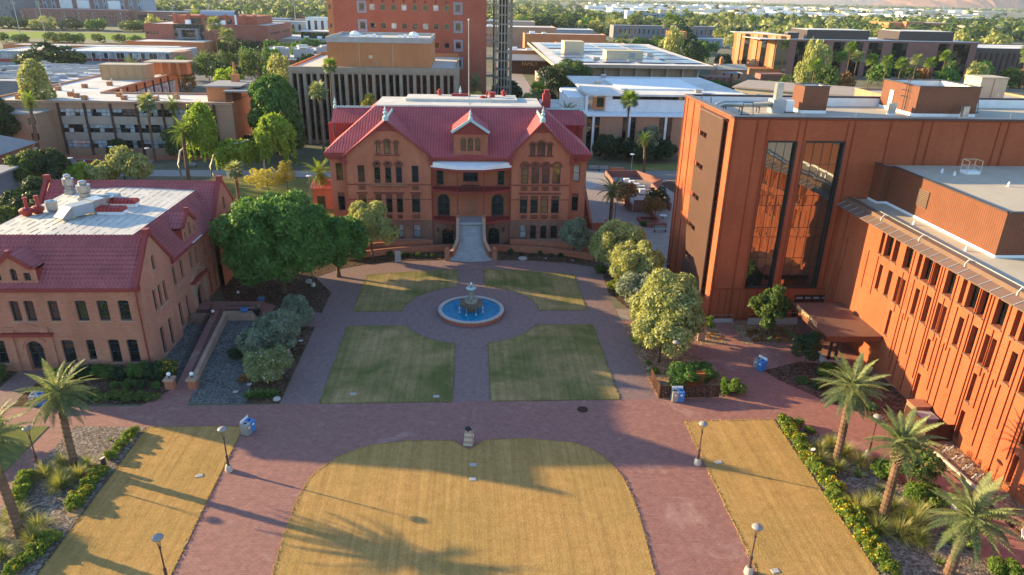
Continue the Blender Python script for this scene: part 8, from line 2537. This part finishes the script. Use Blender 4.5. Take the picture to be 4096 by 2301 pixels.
# shrubs left beds
tree_thing('olive_shrub', (-21.9, 80.6), 3.9, 1.8, 'leaf_grey', 'grey olive shrub nearest the tiled hall side path', n=7000, size=.15, k=11, seed=19, ch=3.4, aspect=2.4, tr=.07)
tree_thing('olive_shrub', (-22.4, 73.9), 4.6, 2.5, 'leaf_grey', 'broad grey green olive shrub in the left mulch bed', n=12000, size=.15, k=16, seed=20, ch=4.3, aspect=2.4, tr=.08)
tree_thing('olive_shrub', (-24.8, 72.0), 3.6, 1.8, 'leaf_grey', 'smaller grey green shrub left of the broad one', n=6000, size=.15, k=11, seed=21, ch=3.3, aspect=2.4, tr=.07)
tree_thing('flowering_shrub', (-21.6, 66.6), 4.2, 2.1, 'leaf_palm', 'light green shrub dotted with pale flowers by the left path', cat='shrub', n=9000, size=.14, k=14, seed=22, ch=3.8, extra=('flower_w', .05), tr=.07)
shrub_thing('low_shrub', (-26.3, 73.3), 2.0, .8, 'leaf_dark', 'flat spreading dark shrub in the grey gravel court', n=3500, size=.16, ry=1.5)
shrub_thing('low_shrub', (-25.6, 77.6), 1.5, .7, 'leaf_dark', 'smaller flat dark shrub near the ramp curb', n=2200, size=.16)
for i in range(5):
 t = thing('leafy_clump', (-22.9+i*.62, 63.7+.2*(i % 2), 0), '%s broad-leaved green clump from the left at the mulch bed corner' % ORD[i], 'plant', 'leafy clumps at the mulch bed corner')
 o = bpy.data.objects.new('leaves', tuft_mesh(46, 1.0, .35, .06, ['leaf_deep', 'leaf_mid'], 'leaves', .9, .5)); link(o, t)
shrub_thing('twiggy_shrub', (-24.6, 67.2), .8, .5, 'leaf_rust', 'small dry brown shrub in the grey gravel court', n=500, size=.12)
# hedge in front of the tiled hall
hm = [crown_mesh('foliage', crown_blobs(1.0, 1.5, .75, 8, .42, 31+k), 2600, .13, ['leaf_deep', 'leaf_mid', 'leaf_dark'][k]) for k in range(3)]
q = random.Random(14)
def massed(name, pts, meshes, label, cat, group, smin, smax, zs=1.0, order='from the left'):
 for i, p in enumerate(pts):
  t = thing(name, (p[0], p[1], 0), label % (ORD[i] if i < len(ORD) else str(i+1)), cat, group)
  o = bpy.data.objects.new('foliage', meshes[i % len(meshes)]); link(o, t)
  s = q.uniform(smin, smax)
  o.scale = (s, s, s*zs*q.uniform(.85, 1.15)); o.rotation_euler = (0, 0, q.uniform(0, 6))
massed('hedge_shrub', [(-44.2+i*1.25, 68.2+q.uniform(-.4, .3)) for i in range(9)], hm, '%s green shrub from the left along the tiled hall front', 'shrub', 'hedge shrubs under the tiled hall windows', .8, 1.05)
massed('hedge_shrub', [(-52+i*1.4, 68.0) for i in range(2)], hm, '%s green shrub left of the arched teal door', 'shrub', 'hedge shrubs left of the arched door', .9, 1.1)
shrub_thing('yellow_shrub', (-33.4, 68.6), 1.2, 1.6, 'leaf_mid', 'shrub with yellow flowers at the tiled hall corner', n=2600, size=.13, extra=('flower', .2))
gc = [crown_mesh('foliage', crown_blobs(1.0, .7, .3, 9, .4, 41+k, .6), 2200, .1, 'leaf_mid', extra=('flower', .05)) for k in range(2)]
massed('groundcover_mound', [(-43.6+i*1.2, 64.0+q.uniform(-.4, .4)) for i in range(10)], gc, '%s low green mound from the left along the plaza edge before the tiled hall', 'shrub', 'groundcover mounds before the tiled hall', .8, 1.0)
massed('groundcover_mound', [(-37.5+i*1.4, 65.9+q.uniform(-.3, .3)) for i in range(4)], hm, '%s grey green mound from the left behind the groundcover', 'shrub', 'mounds behind the groundcover', .5, .75)
shrub_thing('roadside_shrub', (-45.2, 55.6), 2.4, 2.6, 'leaf_mid', 'rounded green shrub at the far left lawn edge', n=5200, size=.16, k=12)
# yellow flower strips
fm = [crown_mesh('foliage', crown_blobs(.62, .75, .36, 8, .42, 51+k), 1500, .085, 'leaf_palmg', extra=('flower', f)) for k, f in enumerate((.16, .09, .24))]
gm = [crown_mesh('foliage', crown_blobs(.62, .75, .36, 8, .42, 61+k), 1500, .085, 'leaf_palmg', extra=('flower', .04)) for k in range(2)]
massed('flower_mound', [(30.9-.02*i+q.uniform(-.15, .25)+(.35 if i % 2 else 0), 57.2-i*.92) for i in range(22)], [gm[0], fm[1], fm[0], fm[2]], '%s yellow-flowered mound from the far end of the right lawn strip', 'flower', 'yellow-flowered mounds beside the right lawn', 1.15, 1.6)
massed('flower_mound', [(32.5, 57.0), (33.1, 55.8), (31.9, 56.3)], [gm[0], gm[1]], '%s small green mound at the pointed far end of the right garden', 'shrub', 'green mounds at the garden point', .7, .9)
massed('flower_mound', [(-31.9-.32*i*.35, 57.4-i*.95) for i in range(5)], [gm[0], fm[1]], '%s yellow green mound from the far end of the left garden strip', 'flower', 'far mounds of the left garden strip', .85, 1.1)
massed('flower_mound', [(-32.3+.12*(i % 2), 51.2-i*.8) for i in range(6)], [fm[0], fm[2], gm[1]], '%s yellow-flowered mound from the bollard in the left garden strip', 'flower', 'near mounds of the left garden strip', .95, 1.25)
massed('flower_mound', [(-38.0+i*.35, 50.8-i*1.0) for i in range(5)], [gm[1], gm[0]], '%s green mound along the path side of the left gravel garden', 'shrub', 'path side mounds of the left garden', 1.0, 1.3)
massed('flower_mound', [(-32.0-.3*i, 43.2-i*1.0) for i in range(5)], [gm[0], fm[1]], '%s low green mound near the bottom of the left garden', 'shrub', 'bottom mounds of the left garden', 1.0, 1.3)
# bunch grasses
gt = [tuft_mesh(320, 1.5, .22, .013, ['grassb', 'grassg'], 'blades', .15, .35), tuft_mesh(300, 1.35, .2, .013, ['grassg', 'grassb'], 'blades', .2, .4)]
def grasses(pts, label, group, s0=1.05, s1=1.4):
 for i, p in enumerate(pts):
  t = thing('bunch_grass', (p[0], p[1], 0), label % ORD[i], 'grass', group)
  o = bpy.data.objects.new('blades', gt[i % 2]); link(o, t); s = q.uniform(s0, s1); o.scale = (s, s, s); o.rotation_euler = (0, 0, q.uniform(0, 6))
grasses([(-36.6, 51.2), (-35.0, 50.6), (-33.7, 50.9), (-33.8, 52.3), (-36.0, 52.6), (-34.6, 49.6)], '%s arching bunch grass around the foot of the left garden palm', 'bunch grasses at the left palm')
grasses([(-36.2, 43.4), (-34.6, 41.6), (-33.2, 43.2), (-36.9, 41.6), (-33.6, 44.6), (-35.9, 45.6)], '%s arching bunch grass around the studded palm at the left edge', 'bunch grasses at the left edge palm')
grasses([(32.6, 52.6), (34.6, 52.0), (35.4, 50.6), (33.0, 49.9), (31.9, 51.0), (34.0, 53.4)], '%s golden bunch grass around the farthest right palm', 'bunch grasses at the farthest right palm')
grasses([(31.8, 44.2), (33.3, 44.9), (34.9, 44.4), (35.6, 42.6), (33.9, 41.6), (32.2, 42.0), (36.6, 43.6), (34.9, 40.9)], '%s golden bunch grass around the middle right palm', 'bunch grasses at the middle right palm', 1.2, 1.6)
ag = tuft_mesh(38, .85, .08, .03, ['leaf_palmg', 'leaf_mid'], 'leaves', .95, .4)
for i, (x, y, s, lb) in enumerate(((-33.6, 56.3, .7, 'spiky green tuft alone in the far left gravel'), (-34.9, 48.9, .8, 'spiky green tuft below the bunch grasses of the left palm'), (-36.0, 47.0, .7, 'spiky green tuft in the middle of the left gravel'), (-37.1, 45.6, .6, 'small spiky tuft near the studded palm'),
  (34.3, 48.9, 1.2, 'spiky strap-leaf plant nearest the farthest right palm'), (35.3, 47.0, 1.0, 'spiky strap-leaf plant in the middle of the right gravel'), (35.0, 40.6, 1.5, 'largest spiky strap-leaf plant near the middle right palm'), (35.2, 38.6, 1.0, 'spiky strap-leaf plant near the nearest palm'))):
 t = thing('strap_leaf_plant', (x, y, 0), lb, 'plant', None)
 o = bpy.data.objects.new('leaves', ag); link(o, t); o.scale = (s, s, s); o.rotation_euler = (0, 0, i)
for i, (x, y, r, h, m, lb) in enumerate(((36.9, 49.3, 1.2, 1.1, 'leaf_palmg', 'bright green shrub by the lamp in the right garden'), (38.6, 45.5, 1.7, 1.2, 'leaf_palmg', 'wide bright green shrub before the patio'), (38.3, 40.8, 1.2, 1.0, 'leaf_palmg', 'round green shrub at the patio edge'), (39.5, 37.3, 1.2, 1.1, 'leaf_palmg', 'green shrub at the bottom frame edge'),
  (23.3, 65.9, 1.9, 1.7, 'leaf_deep', 'left dark green mound behind the pierced fence'), (25.8, 66.6, 1.5, 1.5, 'leaf_deep', 'right dark green mound behind the rusted boxes'), (27.8, 63.6, 1.35, 1.4, 'leaf_palmg', 'bright green bush alone right of the pierced fence'),
  (20.6, 67.9, .5, .5, 'leaf_palmg', 'small round bright bush beside the right path'), (20.5, 69.9, .3, .3, 'leaf_palmg', 'tiny round bright bush beside the right path'), (20.6, 74.9, 1.2, 1.5, 'leaf_palmg', 'bright bush under the left side of the broad olive'),
  (20.9, 92.3, 1.1, 1.1, 'leaf_palmg', 'bright bush with yellow flowers under the far olives'), (19.9, 99.0, 1.0, 1.0, 'leaf_mid', 'green bush at the corner of the hall bed'), (41.2, 68.0, .9, .8, 'leaf_palmg', 'bright bush at the canopy columns'), (40.0, 67.0, 1.0, .7, 'leaf_palmg', 'bright bush beneath the farthest right palm crown'),
  (38.0, 64.2, .8, .6, 'leaf_mid', 'small green bush in the wing bed'), (36.8, 65.4, .7, .5, 'leaf_mid', 'second small green bush in the wing bed'), (39.6, 60.9, .8, .8, 'leaf_palmg', 'green bush along the diagonal path bed'), (32.3, 122.3, .9, .8, 'leaf_deep', 'dark bush at the low brick planters'), (33.6, 121.9, .8, .7, 'leaf_dark', 'second dark bush at the low brick planters'))):
 shrub_thing('rounded_shrub', (x, y), r, h, m, lb, n=int(900+1500*r*r), size=.13, k=9, seed=70+i, extra=('flower', .1) if i == 10 else None)
tw = [crown_mesh('foliage', crown_blobs(.32, .4, .2, 5, .45, 91+k), 260, .08, m) for k, m in enumerate(('leaf_rust', 'leaf_palm'))]
massed('dry_tuft', [(35.2+(i % 6)*1.0+q.uniform(-.2, .2), 75.2+(i//6)*1.25+q.uniform(-.2, .2)) for i in range(18)], [tw[0], tw[0], tw[1]], '%s small dry tuft counted from the lower left in the tower bed', 'plant', 'dry tufts in the tower bed', .9, 1.3)
massed('dry_tuft', [(29.6, 76.4), (30.4, 77.2), (28.6, 77.6), (31.0, 76.0)], [tw[0]], '%s small dry tuft in the sign bed', 'plant', 'dry tufts in the sign bed', .8, 1.1)
massed('bed_plant', [(-13+i*1.15, 105.9+q.uniform(-.6, .5)) for i in range(8)], [hm[1], gm[0]], '%s small plant from the left in the bed left of the stair', 'shrub', 'plants in the bed left of the stair', .35, .6)
massed('bed_plant', [(6.5+i*1.6, 106.3+q.uniform(-.5, .5)-i*.12) for i in range(8)], [hm[2]], '%s small dark plant from the left in the bed right of the stair', 'shrub', 'plants in the bed right of the stair', .35, .6)
massed('wing_bed_plant', [(40.6+q.uniform(0, 2), 65.5-i*1.2) for i in range(6)], [hm[1], hm[0]], '%s green plant from the canopy in the wing foundation bed', 'shrub', 'plants in the wing foundation bed', .3, .6)
# willow-like eucalypts beyond
def weeping(loc, h, R, H, label, trunk_pts, seed, n=9000, mat='leaf_lime', off=(0, 0)):
 t = thing('weeping_tree', (loc[0], loc[1], 0), label, 'tree')
 c = bpy.data.objects.new('crown', willow_crown(R, H, h-H/2, n, mat, seed, 90)); link(c, t); c.location = (off[0], off[1], 0)
 part('trunk', MB().tube(trunk_pts, [.3-.2*i/(len(trunk_pts)-1) for i in range(len(trunk_pts))], 7), 'bark_w', t, False, smooth=True)
weeping((-64.4, 156.8), 16.6, 3.1, 12.5, 'tall lime green weeping tree with a white curved trunk', [(0, 0, -.1), (-.3, 0, 3), (.6, 0, 6), (3.0, 0, 8), (3.4, 0, 10), (5.4, 0, 12)], 1, 11000, off=(5.2, 1))
weeping((-57.7, 157), 8.6, 4.2, 5.8, 'low wide weeping tree with an arching white trunk', [(0, 0, -.1), (-.2, 0, 2.5), (1.0, 0, 5.2), (3.0, 0, 7.2), (6, 0, 7.8), (9, 0, 8.6)], 2, 9000, 'leaf_lime', off=(5.6, 1))
weeping((-46.3, 158.2), 14.0, 3.9, 10, 'tall weeping tree in front of the concrete fins', [(0, 0, -.1), (-.2, 0, 3), (.3, 0, 6), (1.5, 0, 9), (2.6, 0, 12)], 3, 14000, 'leaf_lime', off=(2.6, 1))
tree_thing('yellow_tree', (-41.6, 142.4), 6.0, 4.1, 'leaf_yel', 'thin yellow-leaved tree on the lit lawn left of the hall', n=5200, size=.16, k=34, lump=.2, seed=31, ch=4.9, tr=.08, jitter=1.3)
tree_thing('yellow_tree', (-38.1, 144), 7.4, 2.2, 'leaf_yel', 'taller yellow green tree joined to the thin yellow one', n=3600, size=.16, k=26, lump=.22, seed=32, ch=6.2, tr=.09, jitter=1.3)
tree_thing('ficus_tree', (-49.6, 183), 19.5, 6.6, 'leaf_deep', 'massive bright green tree between the classroom block and the fins', n=42000, size=.45, k=34, lump=.34, seed=33, ch=18, tr=.5)
tree_thing('ficus_tree', (-45.8, 176), 12, 5.0, 'leaf_mid', 'darker green tree under the massive bright one', n=15000, size=.4, k=18, seed=34, ch=10.5)
for i, (x, y, h, r, m, lb) in enumerate(((-74.8, 152.7, 7.6, 3.0, 'leaf_olive', 'tall bushy olive-coloured tree in front of the classroom block'), (-70.9, 150.5, 6.3, 2.8, 'leaf_olive', 'rounded olive-coloured tree right of the tall bushy one'), (-78.5, 151.5, 4.6, 3.2, 'leaf_olive', 'low yellow green tree left of the tall bushy one'), (-83, 150.5, 4.4, 2.6, 'leaf_lime', 'small bright tree peeping over the tiled roof'),
  (-92, 148.5, 6.8, 3.6, 'leaf_mid', 'green tree at the left beyond the tiled roof'), (-88, 150, 7.4, 3.2, 'leaf_dark', 'dark tree beside the lit green one beyond the tiled roof'), (-72, 118, 7.0, 4.2, 'leaf_dark', 'dark tree between the cottage and the tiled roof'), (-76.5, 113, 5.2, 3.4, 'leaf_mid', 'green shrubby tree at the left frame edge'), (-76, 122, 7.6, 4, 'leaf_dark', 'second dark tree next to the grey cottage'),
  (-71.5, 176.6, 7.6, 3.6, 'leaf_mid', 'shaded green tree against the classroom block ground floor'), (-65.5, 176.8, 5.0, 3.4, 'leaf_dark', 'dark low tree at the right of the classroom ground floor'), (-87, 177, 4.2, 2.4, 'leaf_dark', 'small dark tree by the classroom wall'), (-57, 186, 3.5, 3, 'leaf_dark', 'low dark shrubs by the lift tower'),
  (-112, 172, 15, 5.6, 'leaf_dark', 'big dark tree at the left frame edge before the classroom block'), (-121, 178, 13, 5.5, 'leaf_mid', 'mid green tree behind the big dark one at the left edge'))):
 tree_thing('broadleaf_tree', (x, y), h, r, m, lb, n=int(2600*r*r/6+2500), size=.32, k=14, seed=100+i, ch=h*.84)
tree_thing('cypress_tree', (-108.5, 186), 22.5, 3.1, 'leaf_olive', 'tall ragged golden cypress at the left edge', n=15000, size=.42, k=30, lump=.55, seed=131, ch=19, flat=1.6)
# around the street to the right
for i, (x, y, h, r, m, lb) in enumerate(((21.5, 176, 13, 2.6, 'leaf_yel', 'narrow yellow green tree behind the right hall chimney'), (22.6, 170, 9, 2.4, 'leaf_mid', 'green tree right behind the hall side'), (35, 179, 6.0, 3.4, 'leaf_dark', 'dark shrub tree before the brick lab wall'), (40, 179.5, 5.2, 3.2, 'leaf_dark', 'second dark shrub tree before the brick lab wall'), (46.2, 178.6, 9, 2.8, 'leaf_grey', 'grey green tree right of the bright street palm'), (44, 176, 4.2, 3.0, 'leaf_dark', 'low dark hedge tree by the street lawn'), (50, 178, 5, 3, 'leaf_dark', 'dark hedge tree at the orange tower edge'),
  (13.5, 193, 13.5, 2.6, 'leaf_yel', 'bright yellow green tree top above the hall roof deck right part'), (1.2, 190, 16.5, 3.2, 'leaf_yel', 'bright round tree top behind the flagpole'), (4.8, 194, 14.5, 1.9, 'leaf_yel', 'small bright tree top right of the flagpole'), (-27, 188, 15, 3.0, 'leaf_yel', 'bright tree top left behind the roof deck'), (13.5, 265, 9, 5, 'leaf_dark', 'dark tree by the foot of the open stair tower'), (20, 235, 9.5, 3.0, 'leaf_olive', 'tree with lit side along the north street'), (17.5, 245, 6.5, 2.6, 'leaf_olive', 'smaller tree at the north street edge'), (36, 292, 13.5, 8.5, 'leaf_dark', 'wide dark tree against the library corner'), (27, 250, 8, 4, 'leaf_dark', 'dark tree beside the library colonnade'), (45, 318, 12.5, 8, 'leaf_mid', 'wide green tree in front of the library screens'))):
 tree_thing('broadleaf_tree', (x, y), h, r, m, lb, n=int(min(9000, 1900*r*r/6+1800)), size=.36 if y < 230 else .5, k=14, seed=160+i, ch=h*.84)
# ------------------------------------------------------------------ middle distance trees (shared crown meshes)
def proto_crown(R, H, n, size, mat, k, seed, flat=1.0):
 return crown_mesh('crown', crown_blobs(R, H, H*.55, k, .42, seed, flat), n, size, mat)
pc = {}
for key, mat in (('deep', 'leaf_deep'), ('mid', 'leaf_mid'), ('dark', 'leaf_dark'), ('olive', 'leaf_olive'), ('lime', 'leaf_lime'), ('rust', 'leaf_rust')):
 pc[key] = [proto_crown(1.0, 1.5, 1500, .13, mat, 12, 200+len(pc)*5+k) for k in range(2)]
tm = MB().tube([(0, 0, 0), (.02, 0, .25), (0, 0, .5)], [.05, .04, .03], 5).mesh('trunk'); tm.materials.append(M['bark'])
q = random.Random(31)
def mtree(x, y, h, r, key, label, group=None, name='distant_tree'):
 t = thing(name, (x, y, 0), label, 'tree', group)
 c = bpy.data.objects.new('crown', q.choice(pc[key])); link(c, t)
 c.scale = (r, r*q.uniform(.9, 1.1), h/1.55); c.rotation_euler = (0, 0, q.uniform(0, 6.2))
 b = bpy.data.objects.new('trunk', tm); link(b, t); b.scale = (r*.8, r*.8, h)
 return t
# group A: grove between the classroom roof and the union
A_ = [(-128+q.uniform(-3, 3)+i*5.2, 352+q.uniform(-20, 45)) for i in range(12)]
for i, (x, y) in enumerate(A_):
 mtree(x, y, q.uniform(9, 13), q.uniform(4, 6), q.choice(['deep', 'mid', 'dark', 'mid']), '%s tree from the left in the grove before the red brick union' % ORD[i], 'grove before the union')
mtree(-118, 300, 11, 5.4, 'rust', 'rust-coloured tree beside the orange classroom wing')
mtree(-98, 300, 9.5, 5.2, 'lime', 'bright green tree left of the parked white pickup')
mtree(-102, 310, 10.5, 6.0, 'dark', 'dark tree in front of the parked white pickup'); mtree(-85, 330, 12, 5, 'olive', 'pale green tree right of the parked pickup'); mtree(-80, 316, 7.5, 4, 'olive', 'small olive tree by the brick yard building')
for i in range(12): mtree(-150+i*6.5+q.uniform(-2, 2), 462+q.uniform(-8, 8), q.uniform(8, 12), q.uniform(5, 7), q.choice(['dark', 'deep']), '%s dark tree from the left along the union foot' % ORD[i], 'trees at the union foot')
for i in range(10): mtree(-82+i*2.3+q.uniform(-2, 2), 236+q.uniform(-4, 10), q.uniform(4, 6), q.uniform(2.4, 3.4), q.choice(['dark', 'deep']), '%s dark courtyard tree from the left behind the classroom block' % ORD[i], 'courtyard trees behind the classroom block')
mtree(-196, 352, 13.5, 12, 'dark', 'wide very dark tree in front of the blue and white block')
for i in range(16): mtree(-345+i*9.5+q.uniform(-3, 3), 570+q.uniform(-14, 18), q.uniform(4, 7), q.uniform(4, 6), q.choice(['olive', 'mid', 'mid', 'deep']), '%s bush-like tree from the left on the near side of the sports field' % ORD[i], 'trees near side of the sports field')
mtree(-232, 560, 19, 6, 'olive', 'tall pointed olive-coloured tree before the sports field')
for i in range(22): mtree(-470+i*13+q.uniform(-4, 4), 745+q.uniform(-16, 20), q.uniform(7, 11), q.uniform(9, 13), q.choice(['mid', 'dark', 'deep', 'olive']), '%s tree from the left in the belt behind the sports field' % ORD[i], 'tree belt behind the sports field')
for i in range(12): mtree(-140+i*7+q.uniform(-3, 3), 592+q.uniform(-10, 12), q.uniform(8, 11), q.uniform(5, 8), q.choice(['mid', 'deep', 'olive']), '%s tree from the left between the union and the red tower' % ORD[i], 'trees between union and tower')
# right of the tower: belts
for i in range(24): mtree(28+i*11.5+q.uniform(-4, 4), 800+q.uniform(-40, 60)+i*6, q.uniform(13, 19), q.uniform(10, 14), q.choice(['mid', 'deep', 'dark', 'olive']), '%s large tree from the left in the belt above the library roof' % ORD[i], 'tree belt above the library')
for i in range(14): mtree(98+i*6.5+q.uniform(-3, 3), 560+q.uniform(-20, 40), q.uniform(8, 11), q.uniform(5, 7.5), q.choice(['mid', 'deep', 'olive']), '%s tree from the left just behind the library solar roof' % ORD[i], 'trees behind the solar roof')
for i, (x, y, h, r, k) in enumerate(((127, 455, 21, 6, 'olive'), (140, 452, 16, 7, 'dark'), (133, 430, 14, 7, 'dark'), (150, 470, 13, 6, 'deep'), (150, 425, 9, 5, 'dark'))):
 mtree(x, y, h, r, k, ['tall golden green conifer right of the library roof', 'dark tree right of the tall golden conifer', 'dark tree at the foot of the tall golden conifer', 'bright green tree beside the business building corner', 'low dark tree behind the chapel'][i])
for i, (x, y, h, r, k) in enumerate(((158, 330, 21, 4.5, 'olive'), (164, 334, 20, 5.5, 'olive'), (152, 322, 14, 4, 'olive'), (160, 316, 12, 5, 'mid'), (142, 318, 8, 3.2, 'mid'), (170, 318, 9, 4, 'rust'))):
 mtree(x, y, h, r, k, '%s tree from the left in the tall green clump before the business building' % ['second', 'third', 'first', 'fourth', 'small outlying', 'brownish last'][i], None)
for i in range(10): mtree(212+i*9+q.uniform(-3, 3), 358+q.uniform(-8, 8), q.uniform(8, 12), q.uniform(4, 6), ['deep', 'mid', 'rust', 'deep', 'mid', 'olive'][i % 6], '%s bushy tree from the left along the foot of the business building' % ORD[i], 'trees at the business building foot')
for i in range(9): mtree(96+i*5+q.uniform(-1, 1), 225+q.uniform(-8, 8)+i*3, q.uniform(6, 9), q.uniform(3, 4.4), q.choice(['deep', 'dark', 'lime']), '%s green tree from the left behind the orange hall parapet' % ORD[i], 'trees behind the orange hall parapet')
for i in range(16): mtree(200+i*22+q.uniform(-8, 8), 640+q.uniform(-60, 80)+i*6, q.uniform(10, 16), q.uniform(7, 10), q.choice(['mid', 'deep', 'dark', 'olive']), '%s tree from the left behind the business building roof' % ORD[i], 'trees behind the business building')
for i in range(10): mtree(315+i*12+q.uniform(-4, 4), 480+q.uniform(-20, 30), q.uniform(12, 20), q.uniform(7, 10), q.choice(['mid', 'olive', 'deep']), '%s tree from the left above the dark panelled hall' % ORD[i], 'trees above the dark hall')
for i in range(10): mtree(112+i*5.2, 330+q.uniform(-6, 4), q.uniform(3, 5), q.uniform(2.5, 3.5), q.choice(['deep', 'dark']), '%s low shrub tree from the left by the terrace' % ORD[i], 'shrub trees by the terrace')
bv = [crown_mesh('foliage', crown_blobs(1.0, .8, .4, 8, .42, 301), 900, .16, 'magenta')]
massed('bougainvillea', [(115, 352), (119, 351), (123, 352)], bv, '%s magenta flowering vine mound from the left above the terrace', 'vine', 'magenta vines on the terrace', 3.0, 4.2)
massed('bougainvillea', [(139, 352), (142, 353)], bv, '%s bright magenta vine mound right of the pergola', 'vine', 'magenta vines right of the pergola', 2.6, 3.4)
# rows of fan palms
fp_m = []
for kd in ('fangreen', 'fan'):
 mb = MB(); fr = fronds_for(kd); qq = random.Random(5)
 for i in range(26):
  a = 2.39996*i; el = math.radians(75-110*(i/25)**.85)
  mt = Matrix.Translation((0, 0, 0)) @ Matrix.Rotation(a, 4, 'Z') @ Matrix.Rotation(-el, 4, 'Y')
  me = fr[i % 2]; mb.add([tuple(mt @ v.co) for v in me.vertices], [tuple(p.vertices) for p in me.polygons])
 m_ = mb.mesh('crown'); m_.materials.append(M['leaf_palmg' if kd == 'fangreen' else 'leaf_palm']); fp_m.append(m_)
ptm = palm_trunk_mb(1.0, .3, .2, 8, seg=6).mesh('trunk'); ptm.materials.append(M['palm_bark'])
def fpalm(x, y, h, s, label, group):
 t = thing('fan_palm', (x, y, 0), label, 'palm tree', group)
 c = bpy.data.objects.new('crown', q.choice(fp_m)); link(c, t); c.location = (0, 0, h); c.scale = (s, s, s); c.rotation_euler = (0, 0, q.uniform(0, 6))
 b = bpy.data.objects.new('trunk', ptm); link(b, t); b.scale = (1, 1, h)
for i, (x, y, h) in enumerate([(148, 305, 13.5)] + [(172+i*9.5, 330+i*3.5, 13+q.uniform(-1.5, 2.5)) for i in range(8)]):
 fpalm(x, y, h, 1.7, '%s fan palm from the left in the row before the business building' % ORD[i], 'fan palm row before the business building')
fpalm(181, 340, 19, 1.7, 'tallest fan palm in front of the business building glass', None)
for i, (x, y, h) in enumerate(((285, 360, 19), (290, 362, 24), (296, 360, 20), (300, 364, 23), (306, 358, 13), (312, 352, 11), (280, 352, 15))):
 fpalm(x, y, h, 2.0, '%s palm in the tall clump at the right frame edge' % ORD[i], 'palm clump at the right edge')
for i in range(14): fpalm(125+i*14+q.uniform(-5, 5), 600+q.uniform(-30, 60)+i*14, q.uniform(16, 24), 2.3, '%s slender far palm from the left below the hotel' % ORD[i], 'slender palms below the hotel')
for i in range(8): fpalm(-350+i*9+q.uniform(-6, 6), 545+q.uniform(-20, 20) if i > 2 else 520, q.uniform(15, 22), 3.0, '%s palm from the left before the sports field' % ORD[i], 'palms before the sports field') if i in (0, 1, 2) else None
fpalm(-206, 575, 19, 3.0, 'single palm at the right end of the sports field', None); fpalm(-148, 440, 20, 2.6, 'slender palm in front of the union side', None); fpalm(-135, 420, 15, 2.6, 'palm at the right end of the grove', None)
dm = MB(); fr = fronds_for('datefar')
for i in range(34):
 a = 2.39996*i; el = math.radians(80-115*(i/33)**.85)
 mt = Matrix.Rotation(a, 4, 'Z') @ Matrix.Rotation(-el, 4, 'Y'); me = fr[i % 2]
 dm.add([tuple(mt @ v.co) for v in me.vertices], [tuple(p.vertices) for p in me.polygons])
dmm = dm.mesh('crown'); dmm.materials.append(M['leaf_palmd'])
for i, (x, y, h, s, lb) in enumerate([(-131+i*5.5, 362+q.uniform(-12, 14), 9, 1.25, '%s date palm from the left in the grove before the union' % ORD[i]) for i in range(7)] + [(-119, 262, 13.2, 1.5, 'broad date palm left of the long tan rooftop enclosure'), (118, 560, 11, 1.8, 'dark palm behind the solar roof')]):
 t = thing('date_palm', (x, y, 0), lb, 'palm tree', 'date palms in the union grove' if i < 7 else None)
 c = bpy.data.objects.new('crown', dmm); link(c, t); c.location = (0, 0, h); c.scale = (s, s, s); c.rotation_euler = (0, 0, q.uniform(0, 6))
 b = bpy.data.objects.new('trunk', ptm); link(b, t); b.scale = (1.4, 1.4, h)
# ------------------------------------------------------------------ far urban forest: tree masses nobody could count
def forest(name, pts, mat, n_leaf=34):
 P, D, S = [], [], []
 for (x, y, h, r) in pts:
  d = rs.normal(size=(n_leaf, 3)); d /= np.linalg.norm(d, axis=1, keepdims=True)
  d[:, 2] = np.abs(d[:, 2])
  p = d*np.array([r, r, h*.75])*(0.75+.3*rs.rand(n_leaf, 1)) + np.array([x, y, h*.22])
  P.append(p); D.append(d); S.append(np.full((n_leaf, 1), r*.55))
 p = np.concatenate(P); d = np.concatenate(D); s = np.concatenate(S)
 me = quads_mesh(name, p, leaf_normals(p, d, .6), s, [mat], None, 1.2)
 o = bpy.data.objects.new(name, me); link(o); o['kind'] = 'stuff'
 tag(o, {'leaf_mid': 'mid green mass of far trees spread over the suburbs to the horizon', 'leaf_dark': 'dark green mass of far trees spread over the suburbs', 'leaf_olive': 'olive green mass of far trees spread over the suburbs'}[mat], 'trees')
q = random.Random(99)
F3 = {'leaf_mid': [], 'leaf_dark': [], 'leaf_olive': []}
for i in range(7800):
 y = 820*math.exp(q.random()*2.35)
 u = q.uniform(-.66, .9)
 x = y*u
 if y < 1000 and u < -.2: continue
 # leave clearings for the white sheds
 if u > .12 and 1600 < y < 4700 and q.random() < .9: continue
 s = 1+y/3500
 F3[q.choice(['leaf_mid', 'leaf_mid', 'leaf_dark', 'leaf_olive'])].append((x, y, q.uniform(7, 14)*min(1.3, s), q.uniform(4.5, 8.5)*s))
for k, v in F3.items(): forest('urban_forest', v, k)
# ------------------------------------------------------------------ air
hz = MB().box(-15000, 15000, -250, 23000, -1.0, 560)
ho = part('haze', hz, None, None)
ho['kind'] = 'stuff'
ho['label'] = 'thin warm morning haze filling the air to the horizon'
hm_ = bpy.data.materials.new('haze'); hm_.use_nodes = True
hm_.node_tree.nodes.clear()
o_ = hm_.node_tree.nodes.new('ShaderNodeOutputMaterial'); v_ = hm_.node_tree.nodes.new('ShaderNodeVolumePrincipled')
v_.inputs['Color'].default_value = (0.8, 0.88, 1.0, 1)
v_.inputs['Density'].default_value = 0.000042
v_.inputs['Anisotropy'].default_value = 0.2
hm_.node_tree.links.new(v_.outputs[0], o_.inputs['Volume'])
ho.data.materials.append(hm_)
